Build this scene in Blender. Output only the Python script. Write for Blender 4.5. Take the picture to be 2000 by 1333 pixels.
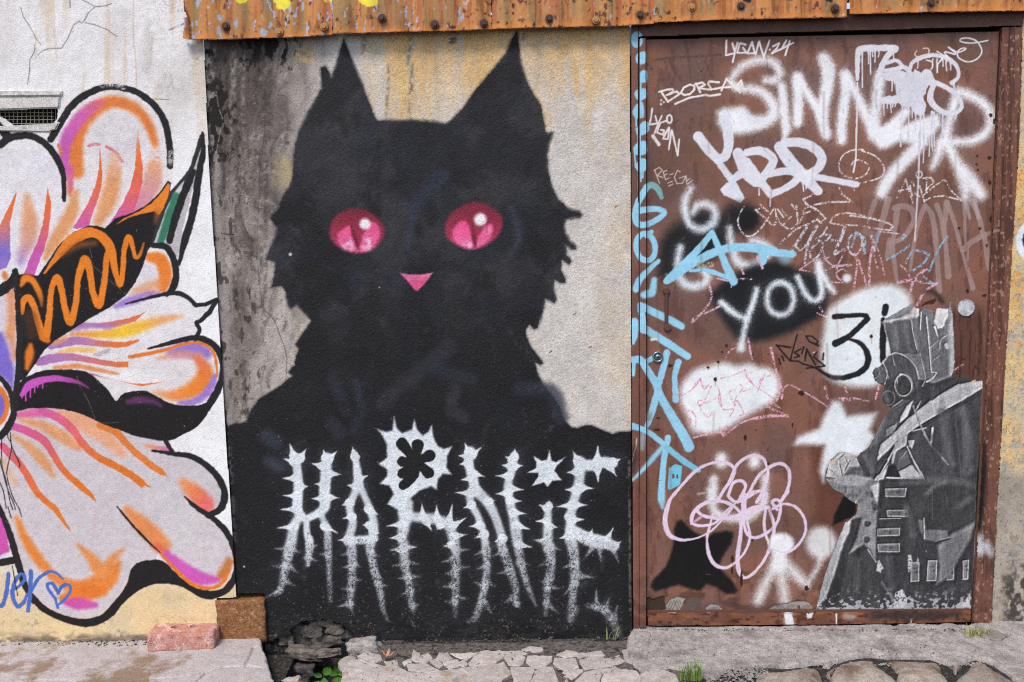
import bpy, bmesh, math, random
import numpy as np
from mathutils import Matrix, Vector

random.seed(7); RNG = np.random.default_rng(11)
scene = bpy.context.scene
for o in list(bpy.data.objects): bpy.data.objects.remove(o)

# ------------------------------------------------------------------ camera
F_PX, CX, CY = 2000.0, 1000.0, 666.5
TILT, ROLL, DIST = math.radians(8.2), math.radians(1.07), 2000.0/575.0
r0 = np.array([1., 0, 0]); f0 = np.array([0, math.cos(TILT), -math.sin(TILT)]); u0 = np.array([0, math.sin(TILT), math.cos(TILT)])
RV = r0*math.cos(ROLL) - u0*math.sin(ROLL); UV = u0*math.cos(ROLL) + r0*math.sin(ROLL); FV = f0
CAM = np.array([0., -DIST*math.cos(TILT), 0.])
_d = FV + ((1240-CX)/F_PX)*RV - ((1240-CY)/F_PX)*UV
CAM[2] = -(_d[2]*(-CAM[1]/_d[1]))
cam_data = bpy.data.cameras.new('camera'); cam = bpy.data.objects.new('camera', cam_data); scene.collection.objects.link(cam)
cam_data.sensor_width = 36; cam_data.lens = 36; cam_data.clip_start = .05; cam_data.clip_end = 500
M = Matrix(((RV[0], UV[0], -FV[0], CAM[0]), (RV[1], UV[1], -FV[1], CAM[1]), (RV[2], UV[2], -FV[2], CAM[2]), (0, 0, 0, 1)))
cam.matrix_world = M
scene.camera = cam

# ------------------------------------------------------------------ sky and sun (bright overcast)
SUN_EL, SUN_AZ = math.radians(54), math.radians(-24)      # azimuth measured from -Y (behind the camera), negative = left
world = bpy.data.worlds.new('World'); scene.world = world; world.use_nodes = True
nt = world.node_tree; bg = nt.nodes['Background']
sky = nt.nodes.new('ShaderNodeTexSky'); sky.sky_type = 'NISHITA'; sky.sun_disc = False
sky.sun_elevation = SUN_EL; sky.air_density = 1.0; sky.dust_density = 2.2; sky.ozone_density = 1.0
sun_dir = Vector((math.sin(SUN_AZ)*math.cos(SUN_EL), -math.cos(SUN_AZ)*math.cos(SUN_EL), math.sin(SUN_EL)))   # towards the sun
sky.sun_rotation = math.atan2(sun_dir.x, sun_dir.y)
nt.links.new(sky.outputs[0], bg.inputs[0]); bg.inputs[1].default_value = 0.10
sd = bpy.data.lights.new('sun', 'SUN'); sd.energy = 1.5; sd.angle = math.radians(18); sd.color = (1, .955, .895)
sun = bpy.data.objects.new('sun', sd); scene.collection.objects.link(sun)
sun.location = (-1, -4, 6); sun.rotation_euler = sun_dir.to_track_quat('Z', 'Y').to_euler()
vs = scene.view_settings; vs.view_transform = 'Standard'; vs.look = 'None'; vs.gamma = 1; vs.use_curve_mapping = False
vs.exposure = 0.90
scene.cycles.use_denoising = False; scene.cycles.pixel_filter_type = 'BLACKMAN_HARRIS'; scene.cycles.filter_width = 1.1; scene.cycles.max_bounces = 5; scene.cycles.diffuse_bounces = 3

# ------------------------------------------------------------------ pixel -> place
def ray(px, py):
    px = np.asarray(px, float); py = np.asarray(py, float)
    return FV + ((px-CX)/F_PX)[..., None]*RV - ((py-CY)/F_PX)[..., None]*UV
def on_wall(px, py, Y=0.0):                    # point of a wall plane y = Y seen at a photo pixel
    d = ray(px, py); t = (Y-CAM[1])/d[..., 1]
    return CAM + d*t[..., None]
def on_ground(px, py, z=0.0):                  # point of a level plane
    d = ray(px, py); t = (z-CAM[2])/d[..., 2]
    return CAM + d*t[..., None]
def to_px(P):
    v = P - CAM; z = v@FV
    return CX + F_PX*(v@RV)/z, CY - F_PX*(v@UV)/z
PXM = 575.0                                    # photo pixels per metre of wall
def view(x0, y0, s):
    def f(*a):
        a = np.array(a, float).reshape(-1, 2)
        return np.stack([x0+a[:, 0]/s, y0+a[:, 1]/s], 1)
    return f
px = view(0, 0, 1)
A1, A2, A3 = view(0, 0, 3.992), view(0, 330, 3.992), view(0, 660, 3.992); A4 = view(0, 990, 3.886)
A5, A6 = view(350, 0, 3.992), view(800, 0, 3.992)
B1, B2, B3, B4 = view(400, 300, 3.992), view(800, 300, 3.992), view(400, 600, 3.992), view(800, 600, 3.992)
B5, B6, B7, B8 = view(420, 800, 4.762), view(820, 800, 4.762), view(420, 1053, 4.762), view(820, 1053, 4.762)
C1, C2, C3, C4 = view(1220, 20, 6.667), view(1400, 60, 6.667), view(1660, 60, 5.873), view(1220, 200, 6.667)
C5, C6, C7, C8 = view(1400, 240, 6.667), view(1660, 260, 5.873), view(1220, 380, 6.667), view(1420, 400, 6.667)
D1, D2, D3, D4 = view(1660, 420, 5.873), view(1220, 560, 6.667), view(1400, 580, 5.873), view(1220, 740, 5.553)
D5, D6, D7, D8 = view(1220, 960, 4.762), view(1560, 740, 4.992), view(1560, 960, 4.762), view(1680, 580, 6.25)
E1, E2, E3, E4 = view(480, 1160, 5), view(860, 1190, 5), view(1240, 1190, 5), view(1600, 1160, 5)
def J(*a): return np.concatenate(a, 0)

# ------------------------------------------------------------------ noise
def sm(a, b, x):
    t = np.clip((x-a)/(b-a), 0, 1); return t*t*(3-2*t)
def vnoise(X, Y, seed):
    x0 = np.floor(X).astype(int); y0 = np.floor(Y).astype(int); fx = X-x0; fy = Y-y0
    n = 256; T = np.random.default_rng(seed).random((n, n)).astype(np.float32)
    fx = fx*fx*(3-2*fx); fy = fy*fy*(3-2*fy)
    a = T[y0 % n, x0 % n]; b = T[y0 % n, (x0+1) % n]; c = T[(y0+1) % n, x0 % n]; d = T[(y0+1) % n, (x0+1) % n]
    return (a*(1-fx)+b*fx)*(1-fy)+(c*(1-fx)+d*fx)*fy
def fbm(X, Y, seed, octs=4, gain=.5):
    s = 0; a = 1; t = 0
    for k in range(octs):
        s = s + a*vnoise(X*2**k+17.3*k, Y*2**k+9.1*k, seed+k); t += a; a *= gain
    return s/t

# ------------------------------------------------------------------ painted surfaces: fine grids on real planes, colour per point
IDS = {'': 0}; REG = {}
def reg(key, name, label=None, sub=None):
    IDS[key] = len(IDS); REG[IDS[key]] = (key, name, label, sub)
class Canvas:
    def __init__(s, x0, y0, x1, y1, Y=0.0, res=.0023, flip=None, xmax=None, xmin=None):
        P = on_wall(np.array([x0, x1, x0, x1]), np.array([y0, y0, y1, y1]), Y)
        s.X0, s.X1, s.Z0, s.Z1 = P[:, 0].min(), P[:, 0].max(), P[:, 2].min(), P[:, 2].max()
        if xmax is not None: s.X1 = xmax-res*.5
        if xmin is not None: s.X0 = xmin
        s.Y, s.res, s.flip = Y, res, flip
        s.W = int((s.X1-s.X0)/res)+(1 if xmax is not None else 2); s.H = int((s.Z1-s.Z0)/res)+2
        xs = s.X0+np.arange(s.W)*res; zs = s.Z0+np.arange(s.H)*res
        s.GX, s.GZ = np.meshgrid(xs, zs)
        p = np.stack([s.GX, np.full_like(s.GX, Y), s.GZ], -1)
        s.PX, s.PY = to_px(p)
        if flip is not None: s.PX = 2*flip-s.PX
        s.col = np.zeros((s.H, s.W, 3), np.float32); s.id = np.zeros((s.H, s.W), np.int16)
        s.gloss = np.full((s.H, s.W), .7, np.float32); s.disp = np.zeros((s.H, s.W), np.float32)
        s.keep = np.ones((s.H, s.W), bool)
        s.n1 = vnoise(s.PX/2.1, s.PY/2.1, 5); s.n0 = RNG.random((s.H, s.W)).astype(np.float32); s.n2 = fbm(s.PX/7, s.PY/7, 8, 3); s.n3 = fbm(s.PX/60, s.PY/60, 21, 4)
    def g(s, pts):                             # photo pixels -> grid coordinates
        p = np.asarray(pts, float)
        if s.flip is not None: p = np.stack([2*s.flip-p[:, 0], p[:, 1]], 1)
        w = on_wall(p[:, 0], p[:, 1], s.Y)
        return np.stack([(w[:, 0]-s.X0)/s.res, (w[:, 2]-s.Z0)/s.res], 1)
    def win(s, q, m):
        a = np.floor(q.min(0)-m).astype(int); b = np.ceil(q.max(0)+m).astype(int)+1
        x0, y0, x1, y1 = max(a[0], 0), max(a[1], 0), min(b[0], s.W), min(b[1], s.H)
        return None if x1 <= x0 or y1 <= y0 else (x0, y0, x1, y1)
    def blend(s, w, al, col, idk, a, tex, d, gl):
        x0, y0, x1, y1 = w; sl = (slice(y0, y1), slice(x0, x1))
        raw = al*a
        n1, n2 = s.n1[sl], s.n2[sl]
        if tex == 'spray': al = np.clip(al+(s.n0[sl]*.65+n1*.35-.5)*2.0*al*(1-al), 0, 1)
        elif tex == 'chalk': al = al*sm(.30, .62, n1*.55+n2*.45)
        elif tex == 'worn': al = al*sm(.26, .5, n1*.4+n2*.6)
        elif tex == 'fade': al = al*sm(.20, .66, s.n0[sl]*.3+n1*.4+n2*.3+.40*(1-sm(965, 1120, s.PY[sl])))
        elif tex == 'stain': al = al*sm(.3, .7, n2)
        al = (al*a)[..., None]
        c = np.asarray(col, np.float32)
        s.col[sl] = s.col[sl]*(1-al)+c*al
        if idk is not None: s.id[sl][raw > .5] = IDS[idk]
        if d: s.disp[sl] += al[..., 0]*d
        if gl is not None: s.gloss[sl] = s.gloss[sl]*(1-al[..., 0])+gl*al[..., 0]
GRP = []
CUR = {'id': None, 'gl': None}
def use(*c): GRP[:] = list(c)
def I(k, gl=None): CUR['id'] = k; CUR['gl'] = gl
def spline(p, n=5):
    if len(p) < 3: return p
    q = np.concatenate([[2*p[0]-p[1]], p, [2*p[-1]-p[-2]]]); out = []
    for i in range(1, len(q)-2):
        a, b, c, e = q[i-1], q[i], q[i+1], q[i+2]
        for k in range(n):
            t = k/n
            out.append(.5*((2*b)+(-a+c)*t+(2*a-5*b+4*c-e)*t*t+(-a+3*b-3*c+e)*t**3))
    out.append(p[-1]); return np.array(out)
HALO = {'spray': .17, 'fade': .06}
def S(pts, w, col, soft=1.3, a=1, tex=None, smooth=True, d=0, idk='cur', noflip=False):
    """a brush stroke: w is the width along it in photo pixels, col one colour or several along it"""
    pts = np.asarray(pts, float)
    w = np.atleast_1d(np.asarray(w, float)); n0 = len(pts)
    w = np.interp(np.linspace(0, 1, n0), np.linspace(0, 1, len(w)), w)
    P = np.concatenate([pts, w[:, None]], 1)
    if smooth: P = spline(P)
    if len(P) == 1: P = np.concatenate([P, P+[[.01, .01, 0]]])
    cols = np.asarray(col, np.float32); multi = cols.ndim == 2
    for c in GRP:
        if noflip and c.flip is not None: continue
        q = c.g(P[:, :2]); k = 1/PXM/c.res
        r = np.maximum(P[:, 2]*k/2, .05); sf = max(soft*k, 1.0)*(1.45 if tex == 'spray' else 1)
        halo = HALO.get(tex, 0) if w.mean() > 7 and soft >= 2.5 else 0
        m = r.max()+sf+1+(22*k if halo else 0)
        W = c.win(q, m)
        if W is None: continue
        x0, y0, x1, y1 = W
        D = np.full((y1-y0, x1-x0), 1e3, np.float32); T = np.zeros_like(D) if multi else None
        for i in range(len(q)-1):
            w2 = c.win(q[i:i+2], m)
            if w2 is None: continue
            a0, b0, a1, b1 = w2
            gx = np.arange(a0, a1, dtype=np.float32)[None, :]; gy = np.arange(b0, b1, dtype=np.float32)[:, None]
            e = q[i+1]-q[i]; L = max(e@e, 1e-6)
            t = np.clip(((gx-q[i][0])*e[0]+(gy-q[i][1])*e[1])/L, 0, 1)
            dd = np.hypot(gx-q[i][0]-t*e[0], gy-q[i][1]-t*e[1])-(r[i]+(r[i+1]-r[i])*t)
            sl = (slice(b0-y0, b1-y0), slice(a0-x0, a1-x0)); sub = D[sl]; b = dd < sub
            sub[b] = dd[b]
            if multi: T[sl][b] = ((i+t)/(len(q)-1)*np.ones_like(dd))[b]
        D = D+(c.n2[y0:y1, x0:x1]-.5)*min(2.4, .35*float(w.mean()))*k
        al = sm(sf*.5, -sf*.5, D) if sf < 3 else sm(sf*.75, -sf*.75, D)
        if multi:
            f = T*(len(cols)-1); i0 = np.clip(f.astype(int), 0, len(cols)-2); ff = (f-i0)[..., None]
            cc = cols[i0]*(1-ff)+cols[i0+1]*ff
        else: cc = cols
        if halo:                               # fine overspray round the stroke
            sl_ = (slice(y0, y1), slice(x0, x1))
            ah = halo*np.exp(-(np.maximum(D, 0)/(9*k))**1.3)*(.35+1.3*sm(.40, .80, c.n0[sl_]*.7+c.n1[sl_]*.3))
            c.blend(W, np.clip(ah, 0, 1), cc, None, a, None, 0, None)
        if r.max()*2/k > 6 and tex == 'spray': al = al*(1-.10*sm(.42, .68, c.n3[y0:y1, x0:x1])-.08*sm(.5, .75, c.n2[y0:y1, x0:x1]))
        c.blend(W, al, cc, CUR['id'] if idk == 'cur' else idk, a, tex, d, CUR['gl'])
def sdpoly(q, x0, y0, x1, y1):
    gx = np.arange(x0, x1, dtype=np.float32)[None, :]; gy = np.arange(y0, y1, dtype=np.float32)[:, None]
    D = np.full((y1-y0, x1-x0), 1e9, np.float32); ins = np.zeros(D.shape, bool)
    for i in range(len(q)):
        a, b = q[i], q[(i+1) % len(q)]; e = b-a; L = max(e@e, 1e-6)
        t = np.clip(((gx-a[0])*e[0]+(gy-a[1])*e[1])/L, 0, 1)
        np.minimum(D, (gx-a[0]-t*e[0])**2+(gy-a[1]-t*e[1])**2, out=D)
        if a[1] != b[1]:
            cond = (gy >= min(a[1], b[1])) & (gy < max(a[1], b[1]))
            xx = a[0]+(gy-a[1])*e[0]/e[1]
            ins ^= cond & (gx < xx)
    D = np.sqrt(D); D[ins] *= -1
    return D
def Fp(pts, col, soft=1.3, a=1, tex=None, smooth=False, d=0, idk='cur', rough=0, noflip=False, grow=0):
    """a filled shape; col one colour or (top colour, bottom colour)"""
    pts = np.asarray(pts, float)
    if smooth: pts = spline(np.concatenate([pts, pts[:1]]), 4)[:-1]
    for c in GRP:
        if noflip and c.flip is not None: continue
        q = c.g(pts); k = 1/PXM/c.res; sf = max(soft*k, 1.0)*(1.3 if tex == 'spray' else 1)
        W = c.win(q, sf+2)
        if W is None: continue
        D = sdpoly(q, *W)-grow*k
        sl = (slice(W[1], W[3]), slice(W[0], W[2]))
        D = D+(c.n2[sl]-.5)*2.2*k
        if rough: D = D+(c.n2[sl]-.5)*rough*k*2+(c.n1[sl]-.5)*rough*k*.6
        al = sm(sf*.5, -sf*.5, D) if sf < 3 else sm(sf*.75, -sf*.75, D)
        cc = np.asarray(col, np.float32)
        if cc.ndim == 2:
            t = ((c.PY[sl]-pts[:, 1].min())/max(np.ptp(pts[:, 1]), 1))[..., None]; n = len(cc)-1
            f = np.clip(t, 0, 1)*n; i0 = np.clip(f[..., 0].astype(int), 0, n-1); ff = f-i0[..., None]
            cc = cc[i0]*(1-ff)+cc[i0+1]*ff
        c.blend(W, al, cc, CUR['id'] if idk == 'cur' else idk, a, tex, d, CUR['gl'])
def ell(cx, cy, rx, ry, n=20, rot=0):
    t = np.linspace(0, 2*np.pi, n, endpoint=False); x = rx*np.cos(t); y = ry*np.sin(t); c, s_ = math.cos(rot), math.sin(rot)
    return np.stack([cx+x*c-y*s_, cy+x*s_+y*c], 1)
def closed(p): return np.concatenate([p, p[:1]])
def clip(c, pts, inside=True, rough=0):
    q = c.g(np.asarray(pts, float)); D = sdpoly(q, 0, 0, c.W, c.H)
    if rough: D = D+(c.n2-.5)*rough
    c.keep &= (D < 0) if inside else (D > 0)
def lin(c):
    c = np.clip(np.asarray(c, np.float32)/255, 0, 1)
    return np.where(c <= .04045, c/12.92, ((c+.055)/1.055)**2.4)
EXPOSE = .90                                   # photo tone of a surface -> its albedo
COL = scene.collection
def link(o, parent=None):
    COL.objects.link(o)
    if parent is not None: o.parent = parent
    return o
def tag(o, label=None, cat=None, group=None, kind=None):
    if label: o['label'] = label
    if cat: o['category'] = cat
    if group: o['group'] = group
    if kind: o['kind'] = kind
    return o
def empty(name, loc, label, cat, group=None):
    o = bpy.data.objects.new(name, None); o.location = loc; o.empty_display_size = .1
    return tag(link(o), label, cat, group)
def grid_mesh(name, co, faces, rgba, mat):
    me = bpy.data.meshes.new(name)
    me.vertices.add(len(co)); me.vertices.foreach_set('co', co.astype(np.float32).ravel())
    me.loops.add(faces.size); me.loops.foreach_set('vertex_index', faces.astype(np.int32).ravel())
    me.polygons.add(len(faces)); me.polygons.foreach_set('loop_start', np.arange(0, faces.size, 4, dtype=np.int32))
    me.polygons.foreach_set('use_smooth', np.ones(len(faces), bool))
    at = me.attributes.new('paint', 'FLOAT_COLOR', 'POINT'); at.data.foreach_set('color', rgba.astype(np.float32).ravel())
    me.materials.append(mat); me.update(calc_edges=True)
    return me
def build(c, mat, root, base_name, base_obj=None, minf=60, parents={}, only_base=False, labels=True, grain=.30, grit=True):
    """turn a painted canvas into meshes: one for each painted thing on it"""
    org = np.array(root.location)
    co = np.stack([c.GX, c.Y+c.disp, c.GZ], -1).reshape(-1, 3)-org
    if grain:
        gn = (c.n0*.45+c.n1*.55-.5)*1.0+(c.n2-.5)*.7+(c.n3-.5)*.35
        lc_ = lin(c.col)*(1+grain*gn[..., None]*(1+.9*(lin(c.col).mean(-1, keepdims=True) < .05)))
        if grit: lc_ = lc_*(1-.45*sm(.80, .93, c.n1*.6+c.n0*.4)[..., None])
    else: lc_ = lin(c.col)
    rgba = np.concatenate([np.clip(lc_, .004, .92)*EXPOSE, c.gloss[..., None]], -1).reshape(-1, 4)
    v = np.arange(c.H*c.W).reshape(c.H, c.W)
    Fq = np.stack([v[:-1, :-1], v[:-1, 1:], v[1:, 1:], v[1:, :-1]], -1)
    k = c.keep; kf = k[:-1, :-1] & k[:-1, 1:] & k[1:, 1:] & k[1:, :-1]
    idf = np.where(kf, c.id[:-1, :-1], -1)
    if only_base: idf = np.where(idf > 0, 0, idf)
    ids, cnt = np.unique(idf[idf >= 0], return_counts=True)
    for i, n in zip(ids, cnt):
        if i > 0 and n < minf: idf[idf == i] = 0
    made = {}
    order = [i for i in np.unique(idf) if i >= 0]
    order.sort(key=lambda i: (i > 0, REG.get(i, (0, 0, 0, None))[3] is not None, i))
    for i in order:
        f = Fq[idf == i]
        u, inv = np.unique(f, return_inverse=True)
        if i == 0: name, label, par = base_name, None, root
        else:
            key, name, label, sub = REG[i]
            par = made.get(IDS.get(sub, -1), root) if sub else root
        me = grid_mesh(name, co[u], inv.reshape(-1, 4), rgba[u], mat)
        o = bpy.data.objects.new(name, me); link(o, par)
        if label and labels: o['label'] = label
        made[i] = o
    return made

# ------------------------------------------------------------------ materials
def nodes(name):
    m = bpy.data.materials.new(name); m.use_nodes = True
    t = m.node_tree; return m, t, t.nodes['Principled BSDF'], t.nodes.new, t.links.new
def painted(name, bump=.4, scale=170, fine=600, dist=.0016, var=.10, rough_add=0.0, low=0, spec=.5):
    """colour comes from the paint on the surface; fine grain, mottling and relief are procedural"""
    m, t, b, N, L = nodes(name)
    at = N('ShaderNodeAttribute'); at.attribute_name = 'paint'
    ge = N('ShaderNodeNewGeometry')
    n1 = N('ShaderNodeTexNoise'); n1.inputs['Scale'].default_value = scale; n1.inputs['Detail'].default_value = 3; n1.inputs['Roughness'].default_value = .6
    n2 = N('ShaderNodeTexNoise'); n2.inputs['Scale'].default_value = fine; n2.inputs['Detail'].default_value = 1
    n3 = N('ShaderNodeTexNoise'); n3.inputs['Scale'].default_value = 14; n3.inputs['Detail'].default_value = 5
    for n in (n1, n2, n3): L(ge.outputs['Position'], n.inputs['Vector'])
    mr = N('ShaderNodeMapRange'); mr.inputs[1].default_value = .3; mr.inputs[2].default_value = .7; mr.inputs[3].default_value = 1-var; mr.inputs[4].default_value = 1+var
    ad = N('ShaderNodeMath'); ad.operation = 'MULTIPLY_ADD'; ad.inputs[1].default_value = .5
    h2 = N('ShaderNodeMath'); h2.operation = 'MULTIPLY'; h2.inputs[1].default_value = .5; L(n3.outputs[0], h2.inputs[0])
    L(n1.outputs[0], ad.inputs[0]); L(h2.outputs[0], ad.inputs[2]); L(ad.outputs[0], mr.inputs[0])
    mx = N('ShaderNodeMix'); mx.data_type = 'RGBA'; mx.blend_type = 'MULTIPLY'; mx.inputs[0].default_value = 1
    cb = N('ShaderNodeCombineColor')
    for k in range(3): L(mr.outputs[0], cb.inputs[k])
    L(at.outputs['Color'], mx.inputs[6]); L(cb.outputs[0], mx.inputs[7]); L(mx.outputs[2], b.inputs['Base Color'])
    hh = N('ShaderNodeMath'); hh.operation = 'MULTIPLY_ADD'; hh.inputs[1].default_value = .35
    L(n2.outputs[0], hh.inputs[0]); L(n1.outputs[0], hh.inputs[2])
    src = hh.outputs[0]
    if low:
        l3 = N('ShaderNodeMath'); l3.operation = 'MULTIPLY_ADD'; l3.inputs[1].default_value = low; L(n3.outputs[0], l3.inputs[0]); L(src, l3.inputs[2]); src = l3.outputs[0]
    bp = N('ShaderNodeBump'); bp.inputs['Strength'].default_value = bump; bp.inputs['Distance'].default_value = dist
    L(src, bp.inputs['Height']); L(bp.outputs[0], b.inputs['Normal'])
    L(at.outputs['Alpha'], b.inputs['Roughness'])
    b.inputs['Specular IOR Level'].default_value = spec
    return m
def stone(name, c1, c2, c3=None, scale=25, bump=.6, dist=.004, rough=.85, patch=3.0, pl=.52, ph=.62, grain=260):
    """weathered stone or concrete: two mottled tones, stains, grain"""
    m, t, b, N, L = nodes(name)
    ge = N('ShaderNodeNewGeometry'); oi = N('ShaderNodeObjectInfo')
    va = N('ShaderNodeVectorMath'); va.operation = 'ADD'
    L(ge.outputs['Position'], va.inputs[0]); L(oi.outputs['Random'], va.inputs[1])
    def noise(s, d=4, r=.55):
        n = N('ShaderNodeTexNoise'); n.inputs['Scale'].default_value = s; n.inputs['Detail'].default_value = d; n.inputs['Roughness'].default_value = r
        L(va.outputs[0], n.inputs['Vector']); return n.outputs[0]
    def ramp(src, a, c):
        r = N('ShaderNodeMapRange'); r.inputs[1].default_value = a; r.inputs[2].default_value = c; L(src, r.inputs[0]); return r.outputs[0]
    def mix(f, a, c, mode='MIX'):
        x = N('ShaderNodeMix'); x.data_type = 'RGBA'; x.blend_type = mode
        if isinstance(f, float): x.inputs[0].default_value = f
        else: L(f, x.inputs[0])
        for k, v in ((6, a), (7, c)):
            if isinstance(v, tuple): x.inputs[k].default_value = (*v, 1)
            else: L(v, x.inputs[k])
        return x.outputs[2]
    lc = lambda c: tuple(float(v)*EXPOSE for v in lin(c))
    col = mix(ramp(noise(scale), .35, .65), lc(c1), lc(c2))
    if c3 is not None: col = mix(ramp(noise(patch, 6, .62), pl, ph), col, lc(c3))
    g = noise(grain, 2, .7)
    col = mix(ramp(g, .30, .62), mix(.75, col, (.34, .33, .32), 'MULTIPLY'), col)
    g2 = noise(grain*.33, 3, .7); col = mix(ramp(g2, .28, .50), mix(.55, col, (.40, .38, .36), 'MULTIPLY'), col)
    br = N('ShaderNodeMapRange'); br.inputs[3].default_value = .80; br.inputs[4].default_value = 1.08; L(oi.outputs['Random'], br.inputs[0])
    cbr = N('ShaderNodeCombineColor'); [L(br.outputs[0], cbr.inputs[k]) for k in range(3)]
    col = mix(1.0, col, cbr.outputs[0], 'MULTIPLY')
    L(col, b.inputs['Base Color']); b.inputs['Roughness'].default_value = rough; b.inputs['Specular IOR Level'].default_value = .3
    hh = N('ShaderNodeMath'); hh.operation = 'MULTIPLY_ADD'; hh.inputs[1].default_value = .35; L(g, hh.inputs[0]); L(noise(scale*2.2, 5, .6), hh.inputs[2])
    bp = N('ShaderNodeBump'); bp.inputs['Strength'].default_value = bump; bp.inputs['Distance'].default_value = dist
    L(hh.outputs[0], bp.inputs['Height']); L(bp.outputs[0], b.inputs['Normal'])
    return m
def plain(name, c, rough=.6, metal=0.0, var=.15, scale=60, bump=.15):
    m, t, b, N, L = nodes(name)
    ge = N('ShaderNodeNewGeometry'); n = N('ShaderNodeTexNoise'); n.inputs['Scale'].default_value = scale; n.inputs['Detail'].default_value = 4; L(ge.outputs['Position'], n.inputs['Vector'])
    x = N('ShaderNodeMix'); x.data_type = 'RGBA'; L(n.outputs[0], x.inputs[0])
    a = lin(c)*EXPOSE; x.inputs[6].default_value = (*[float(v*(1-var*2)) for v in a], 1); x.inputs[7].default_value = (*[float(min(v*(1+var*2), 1)) for v in a], 1)
    L(x.outputs[2], b.inputs['Base Color']); b.inputs['Roughness'].default_value = rough; b.inputs['Metallic'].default_value = metal
    bp = N('ShaderNodeBump'); bp.inputs['Strength'].default_value = bump; bp.inputs['Distance'].default_value = .002; L(n.outputs[0], bp.inputs['Height']); L(bp.outputs[0], b.inputs['Normal'])
    return m
M_STUCCO = painted('stucco_paint', bump=.85, scale=150, dist=.0034, var=.16, spec=.30)
M_WALL = painted('limewash_wall', bump=.6, scale=190, dist=.0026, var=.08, low=.8, spec=.30)
M_DOOR = painted('door_paint', bump=.25, scale=120, fine=420, dist=.0012, var=.14, low=1.2, spec=.30)
M_FASCIA = painted('rusty_sheet', bump=.2, scale=90, fine=420, dist=.0014, var=.14, low=.6)
M_PAPER = painted('poster_paper', bump=.25, scale=150, fine=500, dist=.0010, var=.12, low=1.2)

# ------------------------------------------------------------------ small mesh tools
def obj(name, verts, faces, mat, parent=None, org=(0, 0, 0), smooth=False):
    me = bpy.data.meshes.new(name); o3 = np.array(org)
    me.from_pydata([tuple(np.array(v)-o3) for v in verts], [], faces); me.materials.append(mat)
    if smooth: me.polygons.foreach_set('use_smooth', np.ones(len(me.polygons), bool))
    me.update()
    o = bpy.data.objects.new(name, me)
    if parent is None: o.location = org
    return link(o, parent)
def bm_obj(name, bm, mat, parent=None, org=(0, 0, 0), smooth=False):
    me = bpy.data.meshes.new(name); bmesh.ops.translate(bm, verts=bm.verts, vec=-Vector(org))
    bmesh.ops.recalc_face_normals(bm, faces=bm.faces); bm.to_mesh(me); bm.free(); me.materials.append(mat)
    if smooth: me.polygons.foreach_set('use_smooth', np.ones(len(me.polygons), bool))
    o = bpy.data.objects.new(name, me)
    if parent is None: o.location = org
    return link(o, parent)
def box_v(x0, y0, z0, x1, y1, z1):
    v = [(x0, y0, z0), (x1, y0, z0), (x1, y1, z0), (x0, y1, z0), (x0, y0, z1), (x1, y0, z1), (x1, y1, z1), (x0, y1, z1)]
    return v, [(0, 3, 2, 1), (4, 5, 6, 7), (0, 1, 5, 4), (1, 2, 6, 5), (2, 3, 7, 6), (3, 0, 4, 7)]
def box(name, a, b, mat, parent=None, org=(0, 0, 0)):
    v, f = box_v(*a, *b); return obj(name, v, f, mat, parent, org)

# ================================================================== LEFT WALL with the painted flower
reg('flower', 'flower_painting', 'large painted flower with pink and orange petals in heavy black outlines')
for k, lab in (('petA', 'tall round white petal with pink and orange rim'), ('petB', 'white petal with orange flames at left edge'),
               ('petF', 'small round orange petal'), ('petG', 'white and yellow petal with pointed tip'), ('petH', 'rounded petal with orange and purple end'),
               ('petJ', 'large hanging lavender petal with orange stripes'), ('petK', 'small lavender petal with red-orange blush'), ('petL', 'long lower petal with pink and orange end'),
               ('petM', 'purple and orange petal cut by the left picture edge')):
    reg(k, 'petal', lab, 'flower')
reg('leafE', 'leaf', 'pointed grey and green leaf', 'flower')
reg('squig', 'squiggle', 'orange squiggle on black', 'flower')
reg('ver', 'signature', 'blue brush letters ending in ver')
reg('heart', 'painted_heart', 'small blue outlined heart', None)
WL = Canvas(-14, -60, 470, 1290)
WX = Canvas(-440, -60, -10, 1290, res=.006, flip=-12)     # the flower goes on beyond the picture edge
use(WL, WX)
LEFT_EDGE = px(-400, -80, 398, -80, 396, 60, 398, 78, 409, 330, 420, 500, 431, 664, 440, 830, 452, 1000, 462, 1168, 424, 1170, 424, 1300, -400, 1300)
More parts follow.
